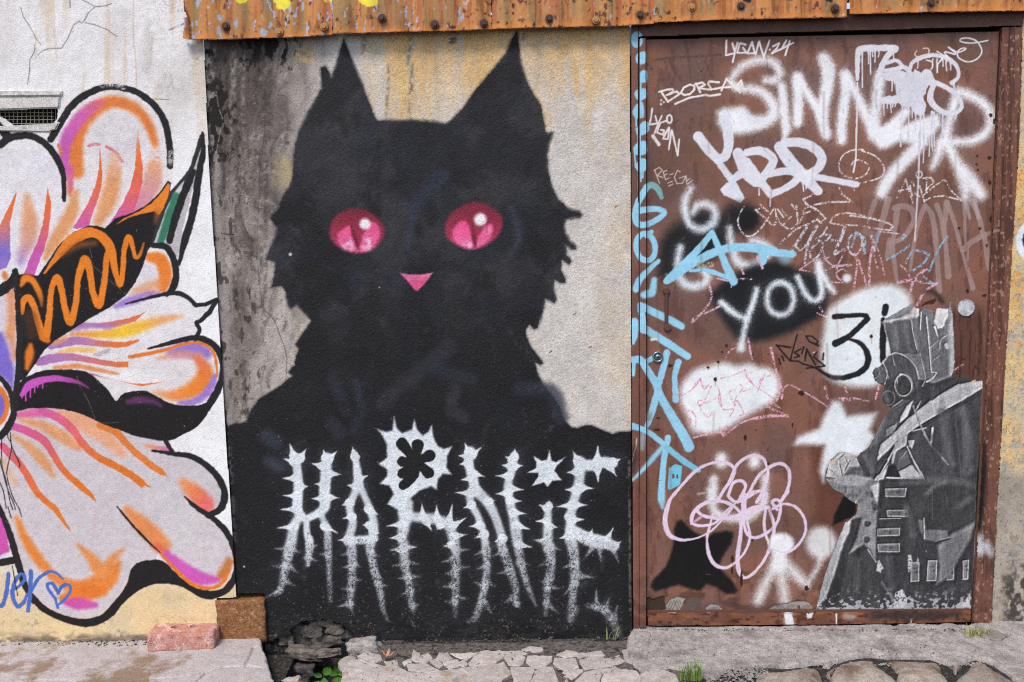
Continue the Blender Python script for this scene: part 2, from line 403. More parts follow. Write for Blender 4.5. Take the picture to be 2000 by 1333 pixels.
for c in GRP:
    b = np.array([234, 231, 232], np.float32)*np.ones((c.H, c.W, 1), np.float32)
    def mixc(col, m): b[:] = b*(1-m[..., None])+np.array(col, np.float32)*m[..., None]
    X, Y = c.PX, c.PY
    mixc((208, 200, 196), sm(.45, .75, fbm(X/120, Y/160, 31))*.5)
    mixc((214, 190, 158), sm(.56, .78, fbm(X/16, Y/260, 32))*sm(420, 120, Y)*.6)
    mixc((176, 168, 160), sm(.52, .72, fbm(X/26, Y/60, 33))*sm(260, 330, X)*sm(390, 330, X)*sm(230, 120, Y)*.9)
    mixc((120, 112, 104), sm(.68, .76, fbm(X/3, Y/3, 34, 2))*sm(.45, .65, fbm(X/40, Y/60, 35))*sm(270, 310, X)*sm(420, 370, X)*sm(260, 160, Y)*.45)
    mixc((247, 246, 247), sm(320, 400, X)*sm(250, 330, Y)*.8)
    m = sm(1090, 1170, Y+(fbm(X/50, Y/40, 36)-.5)*60)
    mixc((226, 199, 150), m*.95)
    mixc((206, 190, 160), m*sm(.45, .7, fbm(X/30, Y/30, 37))*.5)
    mixc((110, 96, 78), sm(1195, 1245, Y)*sm(.58, .72, fbm(X/7, Y/6, 38, 3))*sm(.42, .6, fbm(X/70, Y/40, 42))*.85)
    mixc((150, 132, 112), sm(1228, 1252, Y)*sm(.35, .6, fbm(X/20, Y/6, 39))*.8)
    mixc((130, 120, 108), sm(.87, .90, fbm(X/2.5, Y/2.5, 40, 2))*.7)
    mixc((96, 86, 74), sm(1234, 1252, Y+(fbm(X/18, Y/9, 43)-.5)*22)*sm(.38, .62, fbm(X/30, Y/12, 44))*.75)
    c.col[:] = b; c.gloss[:] = .82
    c.disp += (fbm(X/90, Y/90, 41)-.5)*.006
    clip(c, LEFT_EDGE if c is WL else px(-12, -200, 900, -200, 900, 1400, -12, 1400), rough=0)
    if c is WL: clip(c, px(-12, -200, 900, -200, 900, 1400, -12, 1400))
CRACK = (118, 108, 108)
I(None)
for p in (A1(160, 60, 180, 130, 240, 220, 280, 300, 320, 350), A1(270, 350, 270, 400, 232, 470, 230, 560, 215, 660), A1(295, 430, 330, 400, 380, 380, 480, 378, 530, 300, 575, 195, 620, 168, 640, 185, 665, 150, 690, 100, 745, 55, 640, 0),
          A1(745, 55, 820, 50, 870, 30), A1(660, 178, 740, 195, 840, 235, 880, 265, 910, 285), A1(545, 0, 548, 60), A1(1210, 775, 1320, 778)):
    S(p, 1.6, CRACK, 1.2, a=.85, smooth=False)
S(A1(1040, 0, 1042, 300, 1060, 500, 1065, 690), 2.5, (205, 180, 150), 2, a=.6)
S(A1(1320, 235, 1380, 210, 1440, 185), 3.5, (110, 104, 98), 2, a=.8, tex='stain')
# --- petals: pale ground tones first
LAV = (216, 209, 216)
I('petB')
Fp(A2(-80, -90, 60, -140, 200, -160, 330, -130, 430, -40, 480, 60, 500, 250, 520, 480, 380, 700, 300, 820, 120, 800, 0, 860, -80, 860), (230, 225, 230), 2)
I('petA')
Fp(J(A1(440, 1110, 500, 980, 600, 850, 750, 740, 900, 715, 1050, 750, 1180, 850, 1260, 960, 1300, 1100, 1310, 1333), A2(1300, 100, 1200, 230, 1050, 330, 900, 400, 820, 470, 700, 460, 590, 500, 520, 520, 505, 240, 500, 0)), (228, 222, 224), 2)
Fp(A1(700, 1000, 850, 880, 1000, 900, 1080, 1000, 1100, 1180, 1000, 1300, 800, 1280, 690, 1180), (205, 200, 202), 14, a=.8, tex='stain')
S(J(A1(590, 1333, 585, 1200, 600, 1050, 690, 900, 850, 800, 1000, 820, 1100, 890, 1170, 1000, 1205, 1120)), [30, 30, 30, 26, 22, 20, 18, 14], (226, 128, 62), 9)
S(J(A1(500, 1333, 505, 1150, 560, 1010, 680, 870, 790, 800)), [18, 22, 24, 22, 14], [(206, 96, 180), (206, 96, 180), (208, 98, 172), (220, 110, 120)], 7)
S(A1(455, 1130, 480, 1200), 5, (226, 128, 62), 3)
S(A1(1210, 1210, 1215, 1333), 22, (228, 150, 100), 9, a=.8, tex='stain')
S(A2(1200, 0, 1180, 120, 1120, 240, 1060, 310), [30, 34, 30, 20], [(222, 160, 120), (214, 130, 140), (206, 120, 160)], 9, a=.8)
S(A2(540, 0, 545, 120, 545, 200), [16, 14, 8], [(210, 95, 170), (225, 120, 80)], 6, a=.9)
S(A2(590, 180, 560, 330, 480, 480, 400, 600, 350, 700), [10, 24, 26, 20, 10], (222, 145, 85), 9, a=.85)
S(A2(890, 20, 870, 150, 830, 280, 770, 410), [26, 32, 30, 18], (222, 150, 95), 11, a=.9)
S(A2(210, 220, 230, 400, 215, 560, 160, 720), [14, 30, 30, 14], [(226, 170, 130), (222, 150, 105), (220, 160, 140), (175, 140, 200)], 12, a=.9)
S(A1(690, 1140, 730, 1125, 775, 1130), 5.5, (214, 84, 96), 2, a=.7, tex='worn')
S(A1(830, 1145, 900, 1190, 950, 1260), 6, (214, 84, 96), 2, a=.75, tex='worn')
S(A1(890, 1230, 890, 1333), 22, (226, 175, 145), 9, a=.7)
ORG, PNK = (232, 112, 56), (206, 92, 176)
I('petA')
Fp(J(A1(778, 1150), A2(770, 0, 740, 140, 690, 260, 640, 350, 570, 460, 600, 470, 690, 450, 730, 330, 770, 220, 795, 100, 795, 0)), [ORG, ORG, (225, 105, 110), PNK], 1.6)
Fp(J(A1(1075, 980, 1062, 1120, 1055, 1250), A2(1050, 0, 1020, 130, 960, 260, 900, 360, 850, 430, 900, 410, 1040, 350, 1080, 220, 1110, 100, 1112, 0), A1(1105, 1250, 1085, 1100)), [(222, 190, 175), ORG, (228, 105, 95), PNK], 1.6)
I('petB')
Fp(A2(130, 178, 70, 290, 20, 400, -10, 470, -10, 790, 50, 770, 85, 700, 80, 560, 80, 420, 110, 280), [ORG, ORG, (200, 120, 130), (130, 112, 200), (150, 115, 200)], 1.6)
Fp(A2(370, 140, 397, 260, 395, 360, 375, 520, 340, 640, 300, 740, 270, 830, 185, 840, 230, 700, 290, 570, 330, 440, 350, 300, 365, 180), [ORG, ORG, (222, 105, 110), PNK, (205, 90, 180)], 1.6)
S(A2(40, 820, 45, 850), 11, (226, 130, 70), 5)
# --- lower fan of petals
I('petG')
Fp(J(A2(860, 1090, 980, 1055, 1250, 985, 1380, 970, 1460, 1000, 1530, 1060, 1690, 1020, 1560, 1190, 1530, 1200, 1550, 1260, 1520, 1340), A3(1200, 60, 1000, 150, 300, 200, 350, 90), A2(430, 1333, 640, 1200)), (230, 225, 227), 2)
Fp(A2(1130, 1118, 1060, 1190, 900, 1238, 720, 1235, 600, 1240, 640, 1200, 780, 1205, 960, 1175, 1070, 1145), [ORG, (225, 115, 80), (170, 120, 190)], 1.6)
S(A2(560, 1290, 800, 1290, 960, 1270, 1100, 1230, 1260, 1180, 1420, 1150), [8, 16, 24, 22, 16, 8], [(235, 150, 90), (244, 178, 60), (246, 200, 60), (244, 190, 70), (238, 170, 110), (232, 180, 140)], 8)
S(A2(560, 1250, 700, 1225, 860, 1235), [10, 12, 8], (172, 125, 190), 5, a=.8)
S(A3(400, 60, 600, 25, 780, 45, 950, 55, 1080, 20), [16, 16, 13, 11, 4], [(165, 120, 185), (185, 125, 170), (230, 120, 60), (232, 120, 50)], 3)
S(A3(430, 130, 560, 95, 740, 100), [4, 10, 8], (242, 186, 100), 4, a=.9)
S(A3(420, 40, 500, 0), 14, (236, 160, 110), 6, a=.7)
S(A3(300, 190, 420, 160, 560, 150, 720, 180, 900, 208, 1080, 205, 1210, 178), [16, 18, 14, 12, 11, 10, 3], [(175, 120, 180), (178, 122, 178), (205, 120, 130), (232, 118, 52), (232, 118, 52)], 2)
S(A3(430, 235, 600, 222, 760, 250, 920, 285), [8, 10, 9, 5], (228, 140, 85), 4, a=.9)
S(A3(600, 262, 720, 300, 840, 335, 960, 362, 1100, 376, 1290, 348), [8, 11, 10, 10, 9, 3], [(165, 110, 190), (195, 115, 150), (230, 118, 58), (232, 120, 50)], 2)
S(A3(850, 100, 740, 140), 10, (150, 140, 140), 4, a=.6, tex='stain')
I('petH')
Fp(A3(1000, 160, 1150, 85, 1300, 55, 1480, 22, 1580, 25, 1660, 80, 1705, 170, 1710, 280, 1670, 400, 1600, 500, 1480, 530, 1360, 520, 1260, 480, 1160, 425, 1060, 415, 960, 440, 905, 490, 850, 420, 750, 320, 700, 290, 900, 330, 1100, 380, 1280, 345, 1300, 250, 1000, 240), (226, 219, 220), 2)
S(A3(1330, 120, 1480, 90, 1600, 120), [16, 34, 26], (150, 120, 200), 10, a=.95)
S(A3(1240, 160, 1400, 130, 1560, 150), [8, 16, 16], (224, 150, 130), 8, a=.7)
S(A3(1540, 160, 1600, 260, 1560, 360, 1450, 430, 1330, 450, 1200, 430), [14, 30, 34, 28, 20, 8], [(228, 120, 90), (236, 128, 60), (238, 135, 50), (236, 145, 80), (230, 170, 130)], 10)
S(A3(1680, 300, 1620, 420, 1520, 495, 1400, 510), [10, 16, 14, 8], (160, 125, 205), 6, a=.95)
S(A3(1010, 150, 1250, 105, 1450, 45, 1580, 45, 1660, 110, 1690, 220, 1690, 300), [8, 7, 6, 6, 6, 5, 3], (232, 122, 52), 2)
I('petF')
Fp(A2(1150, 650, 1230, 640, 1300, 700, 1345, 820, 1330, 930, 1290, 985, 1100, 1030, 980, 1065, 850, 1100, 980, 985, 1060, 880, 1120, 740), (226, 218, 224), 2)
S(A2(1170, 690, 1250, 710, 1290, 820, 1265, 920), [18, 26, 26, 22], (236, 130, 50), 6)
S(A2(1040, 960, 1140, 930, 1220, 900), [12, 20, 20], (232, 165, 120), 10, a=.8)
S(A2(900, 1075, 1020, 1030, 1160, 985, 1240, 970), [8, 16, 14, 8], [(150, 120, 205), (165, 125, 205), (190, 130, 170)], 6, a=.9)
I('petM')
Fp(J(A2(-80, 1010, 0, 1010, 60, 950, 110, 930, 130, 1333), A3(130, 300, 105, 440, 60, 370, 0, 290, -80, 250)), (222, 208, 216), 2)
S(A2(90, 960, 90, 1150, 80, 1300), [18, 16, 20], (228, 150, 100), 9, a=.9)
Fp(A3(-80, -60, 20, -40, 80, 120, 112, 260, 105, 400, 50, 340, -80, 230), (128, 108, 202), 9)
S(A3(100, 40, 112, 160), 14, (220, 150, 120), 7, a=.8)
Fp(ell(-18, 793, 42, 50), (224, 215, 222), 2)
Fp(ell(-18, 793, 37, 44), (228, 122, 48), 2)
Fp(ell(-20, 793, 29, 35), (122, 104, 200), 4)
I('petJ')
Fp(A3(1100, 770, 1250, 800, 1340, 900, 1500, 1240, 1400, 1345, 1100, 1345), (207, 198, 202), 2)
Fp(J(A3(110, 560, 350, 545, 500, 560, 800, 670, 1050, 760, 1250, 800, 1330, 905, 1340, 1130, 1100, 1340), A4(900, 20, 1000, 140, 1200, 350, 1180, 400, 1060, 420, 1000, 470, 970, 560, 930, 640, 850, 740, 750, 830, 600, 850, 450, 810, 330, 740, 240, 650, 150, 470, 60, 170, 0, 20, -40, -40), A3(-40, 760, 50, 700)), (207, 198, 202), 2)
S(A3(150, 600, 280, 585, 420, 600), [14, 18, 10], (222, 100, 160), 7, a=.95)
S(A3(160, 640, 340, 690, 500, 780, 610, 860), [8, 18, 24, 12], (230, 155, 100), 9, a=.9)
S(A3(110, 770, 240, 860, 340, 970, 420, 1080), [8, 18, 22, 8], (226, 155, 100), 9, a=.9)
S(A3(480, 590, 640, 650, 780, 740, 960, 910), [20, 40, 36, 14], (236, 165, 125), 12, a=.9)
S(A3(20, 960, 60, 1040, 120, 1130), 14, (230, 170, 130), 9, a=.6)
S(J(A3(20, 850, 100, 930, 200, 1050, 270, 1180, 350, 1270, 430, 1333), A4(460, 80, 535, 185)), [16, 16, 14, 14, 12, 12, 9, 2], [(218, 95, 130), (228, 110, 70), (222, 122, 42), (222, 122, 42)], 1.8)
S(A3(110, 690, 250, 745, 350, 810, 420, 920, 500, 1040, 620, 1150, 700, 1220, 745, 1272), [16, 17, 16, 14, 13, 13, 10, 2], [(214, 90, 160), (224, 100, 110), (222, 118, 44), (222, 120, 42)], 1.8)
S(J(A3(330, 570, 450, 620, 560, 710, 640, 820, 750, 920, 900, 1000, 1050, 1090, 1180, 1210, 1250, 1310), A4(1270, 95)), [16, 18, 17, 15, 15, 15, 15, 14, 11, 2], [(214, 95, 160), (226, 105, 110), (222, 118, 46), (222, 120, 42), (222, 120, 42)], 1.8)
S(A3(780, 680, 900, 730, 980, 820, 1100, 930, 1250, 1040, 1380, 1080, 1440, 1125), [14, 16, 14, 14, 13, 9, 2], (224, 126, 56), 1.8)
S(A4(130, 90, 190, 240, 270, 370, 350, 470, 450, 560, 620, 620, 800, 560, 900, 430), [10, 18, 22, 20, 20, 34, 40, 10], (228, 132, 58), 9)
S(A4(590, 290, 700, 400, 780, 500, 850, 400, 930, 330), [6, 22, 30, 16, 6], (226, 140, 75), 9, a=.95)
S(A4(480, 690, 620, 660, 780, 640), [16, 36, 20], (228, 122, 45), 8)
S(A4(500, 725, 600, 735, 720, 745), [14, 26, 12], (206, 86, 164), 7)
for p in (A4(700, 10, 800, 10), A4(725, 60, 715, 180, 745, 240), A4(780, 110, 790, 130)): S(p, 5, (225, 160, 205), 4, a=.7, tex='stain')
Fp(A4(-60, 60, 10, 70, 45, 160, 75, 340, 0, 370, -60, 380), (206, 84, 170), 4, idk='petM')
I('petK')
Fp(J(A3(1150, 850, 1290, 815, 1330, 880, 1500, 940, 1620, 1020, 1700, 1130, 1730, 1230, 1700, 1333), A4(1640, 70, 1560, 60, 1480, 0), A3(1440, 1240, 1330, 1120, 1180, 880)), (206, 197, 201), 2)
S(A3(1150, 845, 1300, 870), 9, [(230, 160, 100), (206, 110, 170)], 4)
S(A3(1430, 1130, 1520, 1210, 1600, 1300), [18, 34, 36], [(230, 150, 95), (232, 128, 84), (236, 110, 104)], 11)
I('petL')
Fp(J(A4(890, 0, 1100, -160, 1480, 0, 1640, 110, 1740, 260, 1775, 400, 1750, 520, 1680, 610, 1580, 632, 1450, 602, 1350, 530, 1200, 350, 1000, 140)), (208, 200, 203), 2)
S(A4(960, 20, 1080, 140, 1200, 250, 1270, 290), [14, 34, 34, 14], (230, 142, 84), 11)
S(A4(1180, 300, 1250, 350), [18, 18], (228, 110, 80), 9)
S(A4(1270, 370, 1360, 450, 1500, 540, 1650, 555), [18, 28, 30, 14], (206, 90, 182), 8)
S(A4(1690, 520, 1740, 420), [22, 18], (196, 118, 58), 9, a=.95)
S(A4(1210, 350, 1400, 545, 1500, 605, 1600, 620, 1690, 575, 1740, 480), [4, 9, 8, 8, 7, 5], (226, 122, 44), 2)
# --- black body, outlines, masses
BK = (27, 24, 25)
I('flower')
Fp(J(A2(300, 835, 380, 710, 470, 580, 580, 490, 700, 443, 760, 448, 820, 463, 900, 388, 1040, 338, 1150, 278, 1240, 188, 1310, 93, 1335, 110, 1322, 200, 1280, 330, 1240, 420, 1200, 570, 1150, 640, 1120, 740, 1060, 880, 980, 987, 850, 1082, 640, 1204, 540, 1272, 430, 1335), A3(350, 92, 220, 285, 180, 330, 125, 330, 130, 0), A2(128, 1000, 130, 905, 96, 870, 95, 790, 120, 770, 150, 825, 200, 818)), BK, 1.8)
Fp(A3(220, 300, 330, 258, 500, 248, 660, 263, 750, 318, 850, 418, 905, 490, 960, 438, 1060, 413, 1160, 423, 1260, 478, 1360, 520, 1500, 530, 1600, 508, 1680, 430, 1735, 290, 1752, 300, 1720, 430, 1640, 560, 1540, 690, 1400, 770, 1330, 800, 1230, 800, 1050, 762, 940, 722, 800, 672, 650, 602, 500, 562, 350, 547, 230, 552, 120, 565, 112, 420, 180, 320), BK, 1.8, smooth=True)
Fp(A4(1180, 400, 1250, 420, 1330, 500, 1450, 602, 1600, 640, 1720, 600, 1780, 450, 1790, 300, 1822, 420, 1800, 560, 1720, 660, 1600, 705, 1500, 680, 1380, 610, 1250, 585, 1130, 600, 1020, 660, 930, 740, 870, 820, 760, 890, 640, 915, 500, 880, 380, 830, 270, 750, 240, 650, 330, 740, 450, 810, 600, 850, 750, 830, 850, 740, 930, 640, 970, 560, 1000, 470, 1060, 420), BK, 2.5, smooth=True)
B_ = (34, 32, 34)
S(A1(395, 1090, 470, 965, 540, 850, 640, 760, 780, 692, 900, 682, 1050, 712, 1180, 800, 1270, 920, 1310, 1050, 1325, 1180, 1325, 1295), [13, 13, 13, 13, 12, 11, 12, 13, 13, 13, 13, 12], B_, 1.8)
for p_ in (A1(790, 665, 900, 660, 960, 690), A1(1330, 1190, 1330, 1260)): S(p_, 9, (214, 208, 206), 4, a=.9, tex='chalk', idk=None)
S(A2(1320, -60, 1320, 40), 10, (170, 165, 168), 4, a=.7, tex='stain')
S(J(A1(0, 1130, 80, 1075, 200, 1058, 310, 1090, 390, 1160, 450, 1250, 482, 1333), A2(495, 80, 500, 245)), [14, 14, 13, 13, 13, 13, 12, 10, 8], B_, 1.8)
S(A1(-40, 960, 20, 1020, 70, 1075), 17, B_, 2)
S(J(A1(1580, 1035, 1575, 1200), A2(1555, 0, 1530, 200, 1490, 400, 1440, 560, 1395, 750)), [5, 14, 14, 14, 14, 14, 5], B_, 2)
S(J(A1(1565, 1060, 1520, 1240), A2(1480, 30, 1400, 130, 1330, 210, 1270, 320, 1230, 460, 1200, 575)), [4, 9, 10, 11, 11, 10, 9, 8], (48, 47, 50), 2)
I('leafE')
Fp(J(A1(1570, 1150), A2(1520, 60, 1480, 260, 1430, 440, 1385, 700, 1310, 600, 1380, 380, 1440, 200)), (192, 186, 190), 2)
Fp(A2(1440, 90, 1370, 170, 1300, 320, 1235, 480, 1200, 580, 1270, 570, 1320, 420, 1380, 260), (208, 206, 208), 3)
S(A2(1370, 210, 1310, 400, 1255, 570), [14, 17, 13], (58, 122, 98), 4)
I('flower')
S(A2(1510, 20, 1470, 110, 1420, 230, 1370, 380, 1320, 560), [9, 14, 14, 14, 13], B_, 2)
S(A2(1190, 600, 1290, 610, 1350, 700, 1372, 820, 1352, 920, 1300, 985), [10, 13, 13, 13, 13, 8], B_, 1.8)
S(A2(980, 1055, 1100, 1022, 1250, 985, 1380, 970, 1460, 1000, 1530, 1065), [3, 5, 7, 9, 9, 9], B_, 1.8)
S(A2(1530, 1065, 1600, 1058, 1695, 1018, 1640, 1110, 1560, 1190, 1532, 1200), [8, 8, 8, 10, 8, 8], B_, 1.8, smooth=False)
S(A2(1532, 1200, 1555, 1260, 1520, 1330), 9, B_, 1.8)
S(J(A3(1150, 88, 1300, 48, 1480, 4, 1580, 8, 1680, 70, 1730, 170, 1737, 280, 1700, 400, 1640, 500)), [3, 8, 11, 12, 13, 13, 13, 13, 13], B_, 1.8)
S(A3(1190, 880, 1350, 905, 1500, 930, 1630, 1010, 1720, 1120, 1752, 1230, 1720, 1333, 1620, 1390), [5, 9, 12, 13, 14, 14, 14, 10], B_, 2)
S(A3(1290, 805, 1345, 890), 9, B_, 2)
S(J(A3(1440, 1240), A4(1480, 0, 1640, 108, 1740, 230, 1790, 380, 1788, 520, 1720, 630)), [4, 9, 12, 13, 12, 13, 14], B_, 2)
S(A4(890, 0, 1000, 132, 1120, 262, 1215, 350), [3, 5, 5, 2], B_, 2)
S(A4(-20, -40, 20, 60, 70, 190, 110, 330, 150, 470, 190, 600, 260, 720), [8, 11, 13, 14, 14, 13, 12], B_, 2)
S(A4(-20, 430, 90, 408), 15, B_, 2)
S(J(A2(130, 900, 145, 1100, 155, 1333), A3(150, 100, 140, 300, 120, 450, 105, 600, 60, 700, 0, 770)), [10, 13, 13, 13, 12, 12, 13, 14, 14], B_, 1.8)
S(A3(-20, 290, 50, 370, 95, 470, 100, 560), [9, 11, 11, 10], B_, 1.8)
S(A2(-30, 970, 50, 920, 105, 870, 122, 790), [22, 20, 18, 9], B_, 1.8)
I('squig')
Fp(A2(1310, 110, 1327, 130, 1312, 220, 1270, 320, 1235, 365, 1205, 330, 1140, 345, 1020, 375, 905, 435, 960, 388, 1080, 332, 1180, 272, 1260, 182), (236, 132, 40), 2.2)
S(A2(1230, 330, 1210, 420), [12, 4], (190, 105, 40), 8, a=.7)
O_ = (235, 130, 36)
S(A2(345, 815, 440, 690, 550, 565, 680, 500, 780, 520, 850, 600, 880, 700, 905, 830, 940, 905, 958, 760, 968, 630, 1000, 535, 1030, 600, 1055, 690, 1090, 668, 1120, 580), [3, 12, 20, 20, 18, 20, 15, 11, 10, 10, 10, 12, 9, 8, 6, 3], [O_]*10+[(220, 120, 36), (170, 95, 36)], 2.4)
S(A2(480, 680, 600, 600, 740, 580), [6, 14, 10], (150, 84, 34), 9, a=.7)
S(A2(175, 1130, 185, 1030, 230, 1010, 270, 1090, 300, 1200, 350, 1315, 385, 1150, 400, 950, 445, 850, 480, 950, 510, 1100, 550, 1200, 590, 1050, 610, 850, 660, 705, 700, 800, 720, 950, 770, 1065, 810, 900, 830, 700, 850, 620), [6, 12, 14, 13, 14, 16, 13, 11, 15, 13, 12, 14, 12, 12, 16, 13, 12, 14, 12, 11, 8], O_, 2.6)
S(A2(165, 910, 200, 855, 260, 880, 310, 980, 325, 1070), [6, 15, 13, 11, 4], [O_, O_, O_, (150, 84, 34)], 4)
S(A3(240, 60, 230, 130, 210, 240), [8, 18, 8], (228, 122, 32), 6)
S(A3(330, 0, 370, 20), 11, (228, 122, 32), 5)
S(A2(230, 1150, 250, 1280), 26, (86, 52, 30), 14, a=.6, idk=None)
I('flower')
S(A3(170, 445, 230, 372, 330, 330, 450, 318, 600, 345, 690, 392), [9, 16, 14, 12, 8, 4], [(206, 86, 190), (206, 86, 190), (190, 78, 172), (110, 46, 100)], 3, idk='squig')
for x, y0, y1 in ((172, 430, 470), (202, 400, 492), (238, 390, 462), (272, 375, 425), (296, 365, 388), (334, 345, 392)):
    S(A3(x, y0, x, y1), 2.6, (206, 86, 190), 1.2, smooth=False, idk='squig')
S(A3(1000, 500, 1100, 485, 1200, 500, 1260, 535), [10, 14, 10, 4], (104, 50, 104), 7, a=.9)
for p in (A3(600, 300, 625, 380, 690, 500, 740, 630), A3(805, 665, 930, 660), A2(840, 860, 900, 910, 975, 975), A2(700, 620, 730, 760, 830, 850)): S(p, 1.3, (130, 126, 126), 1.2, a=.7, smooth=False, tex='worn')
for p in (A3(65, 720, 60, 770, 90, 850, 60, 1000, 55, 1080, 100, 1240, 155, 1340), A3(82, 740, 92, 850, 148, 975, 150, 1010), A3(12, 770, 14, 980, 50, 1150, 110, 1300, 120, 1340), A3(-5, 930, 12, 1020, 45, 1100, 75, 1260, 100, 1340), A3(0, 1130, 28, 1200, 50, 1333)):
    S(p, 2.1, B_, 1.2)
S(A4(60, 0, 85, 85), 2.1, B_, 1.2); S(A4(140, 0, 165, 75), 2.1, B_, 1.2)
# --- blue brush writing
I('ver')
BL = (76, 108, 186)
S(A4(-8, 745, 18, 750, 48, 660, 66, 510), [9, 9, 9, 8], BL, 1.4, noflip=True)
S(A4(92, 640, 150, 600, 190, 545, 160, 510, 118, 560, 95, 660, 130, 755, 185, 720, 205, 660), [6, 6, 8, 7, 8, 9, 9, 7, 5], BL, 1.4, noflip=True)
S(A4(235, 490, 230, 640, 215, 792), [9, 9, 8], BL, 1.4, noflip=True)
S(A4(238, 640, 290, 550, 370, 495, 425, 505, 478, 550), [6, 7, 7, 6, 3], BL, 1.4, noflip=True)
S(A4(95, 450, 110, 540, 135, 675), 2, B_, 1.2, idk=None, noflip=True)
I('heart')
S(A4(440, 765, 415, 690, 370, 630, 362, 590, 400, 585, 435, 640, 445, 655, 470, 605, 520, 592, 535, 640, 490, 705, 430, 755), [6, 6, 7, 7, 7, 6, 6, 7, 7, 6, 6, 4], BL, 1.4, noflip=True)
I(None)
for c in GRP:      # worn flecks through all the paint, fine drizzle of dirt
    m = sm(.84, .88, fbm(c.PX/3, c.PY/3, 60, 2))*sm(.5, .62, c.n3)
    c.col[:] = c.col*(1-.5*m[..., None])+np.array((196, 190, 186), np.float32)*.5*m[..., None]
# --- vent opening
VENT = A1(-60, 866, 0, 866, 450, 850, 442, 925, 400, 975, 110, 978, 50, 930, 0, 905, -60, 905)
clip(WL, VENT, inside=False)
wl = empty('plaster_wall', tuple(on_wall(np.array(200.), np.array(1252.))), 'white plaster wall on the left with large painted flower', 'wall')
mL = build(WL, M_WALL, wl, 'plaster')
mX = build(WX, M_WALL, wl, 'plaster', only_base=True)
org = wl.location
M_LIME = stone('lime_plaster', (228, 223, 220), (216, 210, 206), (190, 180, 168), scale=8, bump=.3, dist=.003)
P0 = on_wall(np.array(-330.), np.array(1290.)); P1 = on_wall(np.array(-330.), np.array(-60.))
obj('plaster', *box_v(-9, .001, -.35, float(WX.X0)+.02, .25, 3.0), M_LIME, wl, org)
Pt = on_wall(np.array(390.), np.array(-55.))
obj('plaster', *box_v(float(WX.X0)+.02, .001, float(WL.Z1)-.006, float(Pt[0]), .25, 3.0), M_LIME, wl, org)
# body of the wall behind the painted face
def wall_back(root, x0, x1, z0, z1, y0, y1, mat):
    obj('wall_core', *box_v(x0, y0, z0, x1, y1, z1), mat, root, root.location)
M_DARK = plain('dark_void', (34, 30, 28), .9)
v0 = on_wall(np.array([-30., 130.]), np.array([845., 985.])*1/3.992, 0)
zt, zb = v0[0][2], v0[1][2]
wall_back(wl, float(WX.X0), -1.02, float(WL.Z0), float(zb)-.06, .06, .25, M_LIME)
# vent: moulded frame, hood ledge, wire grid
vent = empty('wall_vent', tuple(on_wall(np.array(40.), np.array(258.))), 'small plaster framed wall vent with rusty wire mesh above the flower', 'vent')
def strip(name, pts, y0, y1, mat, root, bevel=.004):
    """a bar with the given outline on the wall, from depth y0 (front) to y1"""
    w = on_wall(pts[:, 0], pts[:, 1], 0.0); n = len(w)
    bm = bmesh.new(); a = [bm.verts.new((p[0], y0, p[2])) for p in w]; b = [bm.verts.new((p[0], y1, p[2])) for p in w]
    bm.faces.new(a); bm.faces.new(b[::-1])
    for i in range(n): bm.faces.new((a[i], b[i], b[(i+1) % n], a[(i+1) % n]))
    if bevel:
        es = [e for e in bm.edges if e.verts[0] in a and e.verts[1] in a]
        bmesh.ops.bevel(bm, geom=es, offset=bevel, segments=2, affect='EDGES')
    return bm_obj(name, bm, mat, root, root.location)
M_VENTP = stone('vent_plaster', (236, 232, 228), (220, 214, 208), (110, 102, 94), scale=30, patch=30, pl=.62, ph=.68, bump=.4)
strip('hood', A1(-80, 712, 0, 712, 488, 708, 490, 742, 475, 752, -80, 758), -.008, .004, M_VENTP, vent)
strip('upper_panel', A1(-80, 762, 474, 756, 468, 835, 452, 845, -80, 862), -.006, .004, M_VENTP, vent)
strip('sill', A1(-80, 985, 60, 985, 120, 980, 400, 978, 440, 950, 470, 955, 440, 1015, 380, 1024, -80, 1026), -.006, .004, M_VENTP, vent)
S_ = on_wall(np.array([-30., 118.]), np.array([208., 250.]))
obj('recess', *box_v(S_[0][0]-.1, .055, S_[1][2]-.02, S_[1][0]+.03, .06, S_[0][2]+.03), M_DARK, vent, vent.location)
M_WIRE = plain('galvanised_wire', (176, 164, 138), .5, .3)
def tubes(name, lines, r, mat, root, n=5):
    bm = bmesh.new()
    for ln in lines:
        ln = [Vector(p) for p in ln]; rings = []
        for i, p in enumerate(ln):
            d = (ln[min(i+1, len(ln)-1)]-ln[max(i-1, 0)]).normalized(); a = d.orthogonal().normalized(); b = d.cross(a)
            rings.append([bm.verts.new(p+(a*math.cos(2*math.pi*k/n)+b*math.sin(2*math.pi*k/n))*r) for k in range(n)])
        for i in range(len(rings)-1):
            for k in range(n): bm.faces.new((rings[i][k], rings[i][(k+1) % n], rings[i+1][(k+1) % n], rings[i+1][k]))
    return bm_obj(name, bm, mat, root, root.location, True)
wires = []
for x in range(-60, 450, 33):
    pts = [on_wall(np.array((x+random.uniform(-4, 4))/3.992), np.array(y/3.992), .02) for y in (850, 880, 910, 945, 978)]
    wires.append(pts)
for y in (880, 908, 936, 965):
    wires.append([on_wall(np.array(x/3.992), np.array((y+random.uniform(-3, 3))/3.992), .021) for x in range(-60, 460, 60)])
tubes('wire_mesh', wires, .0011, M_WIRE, vent)

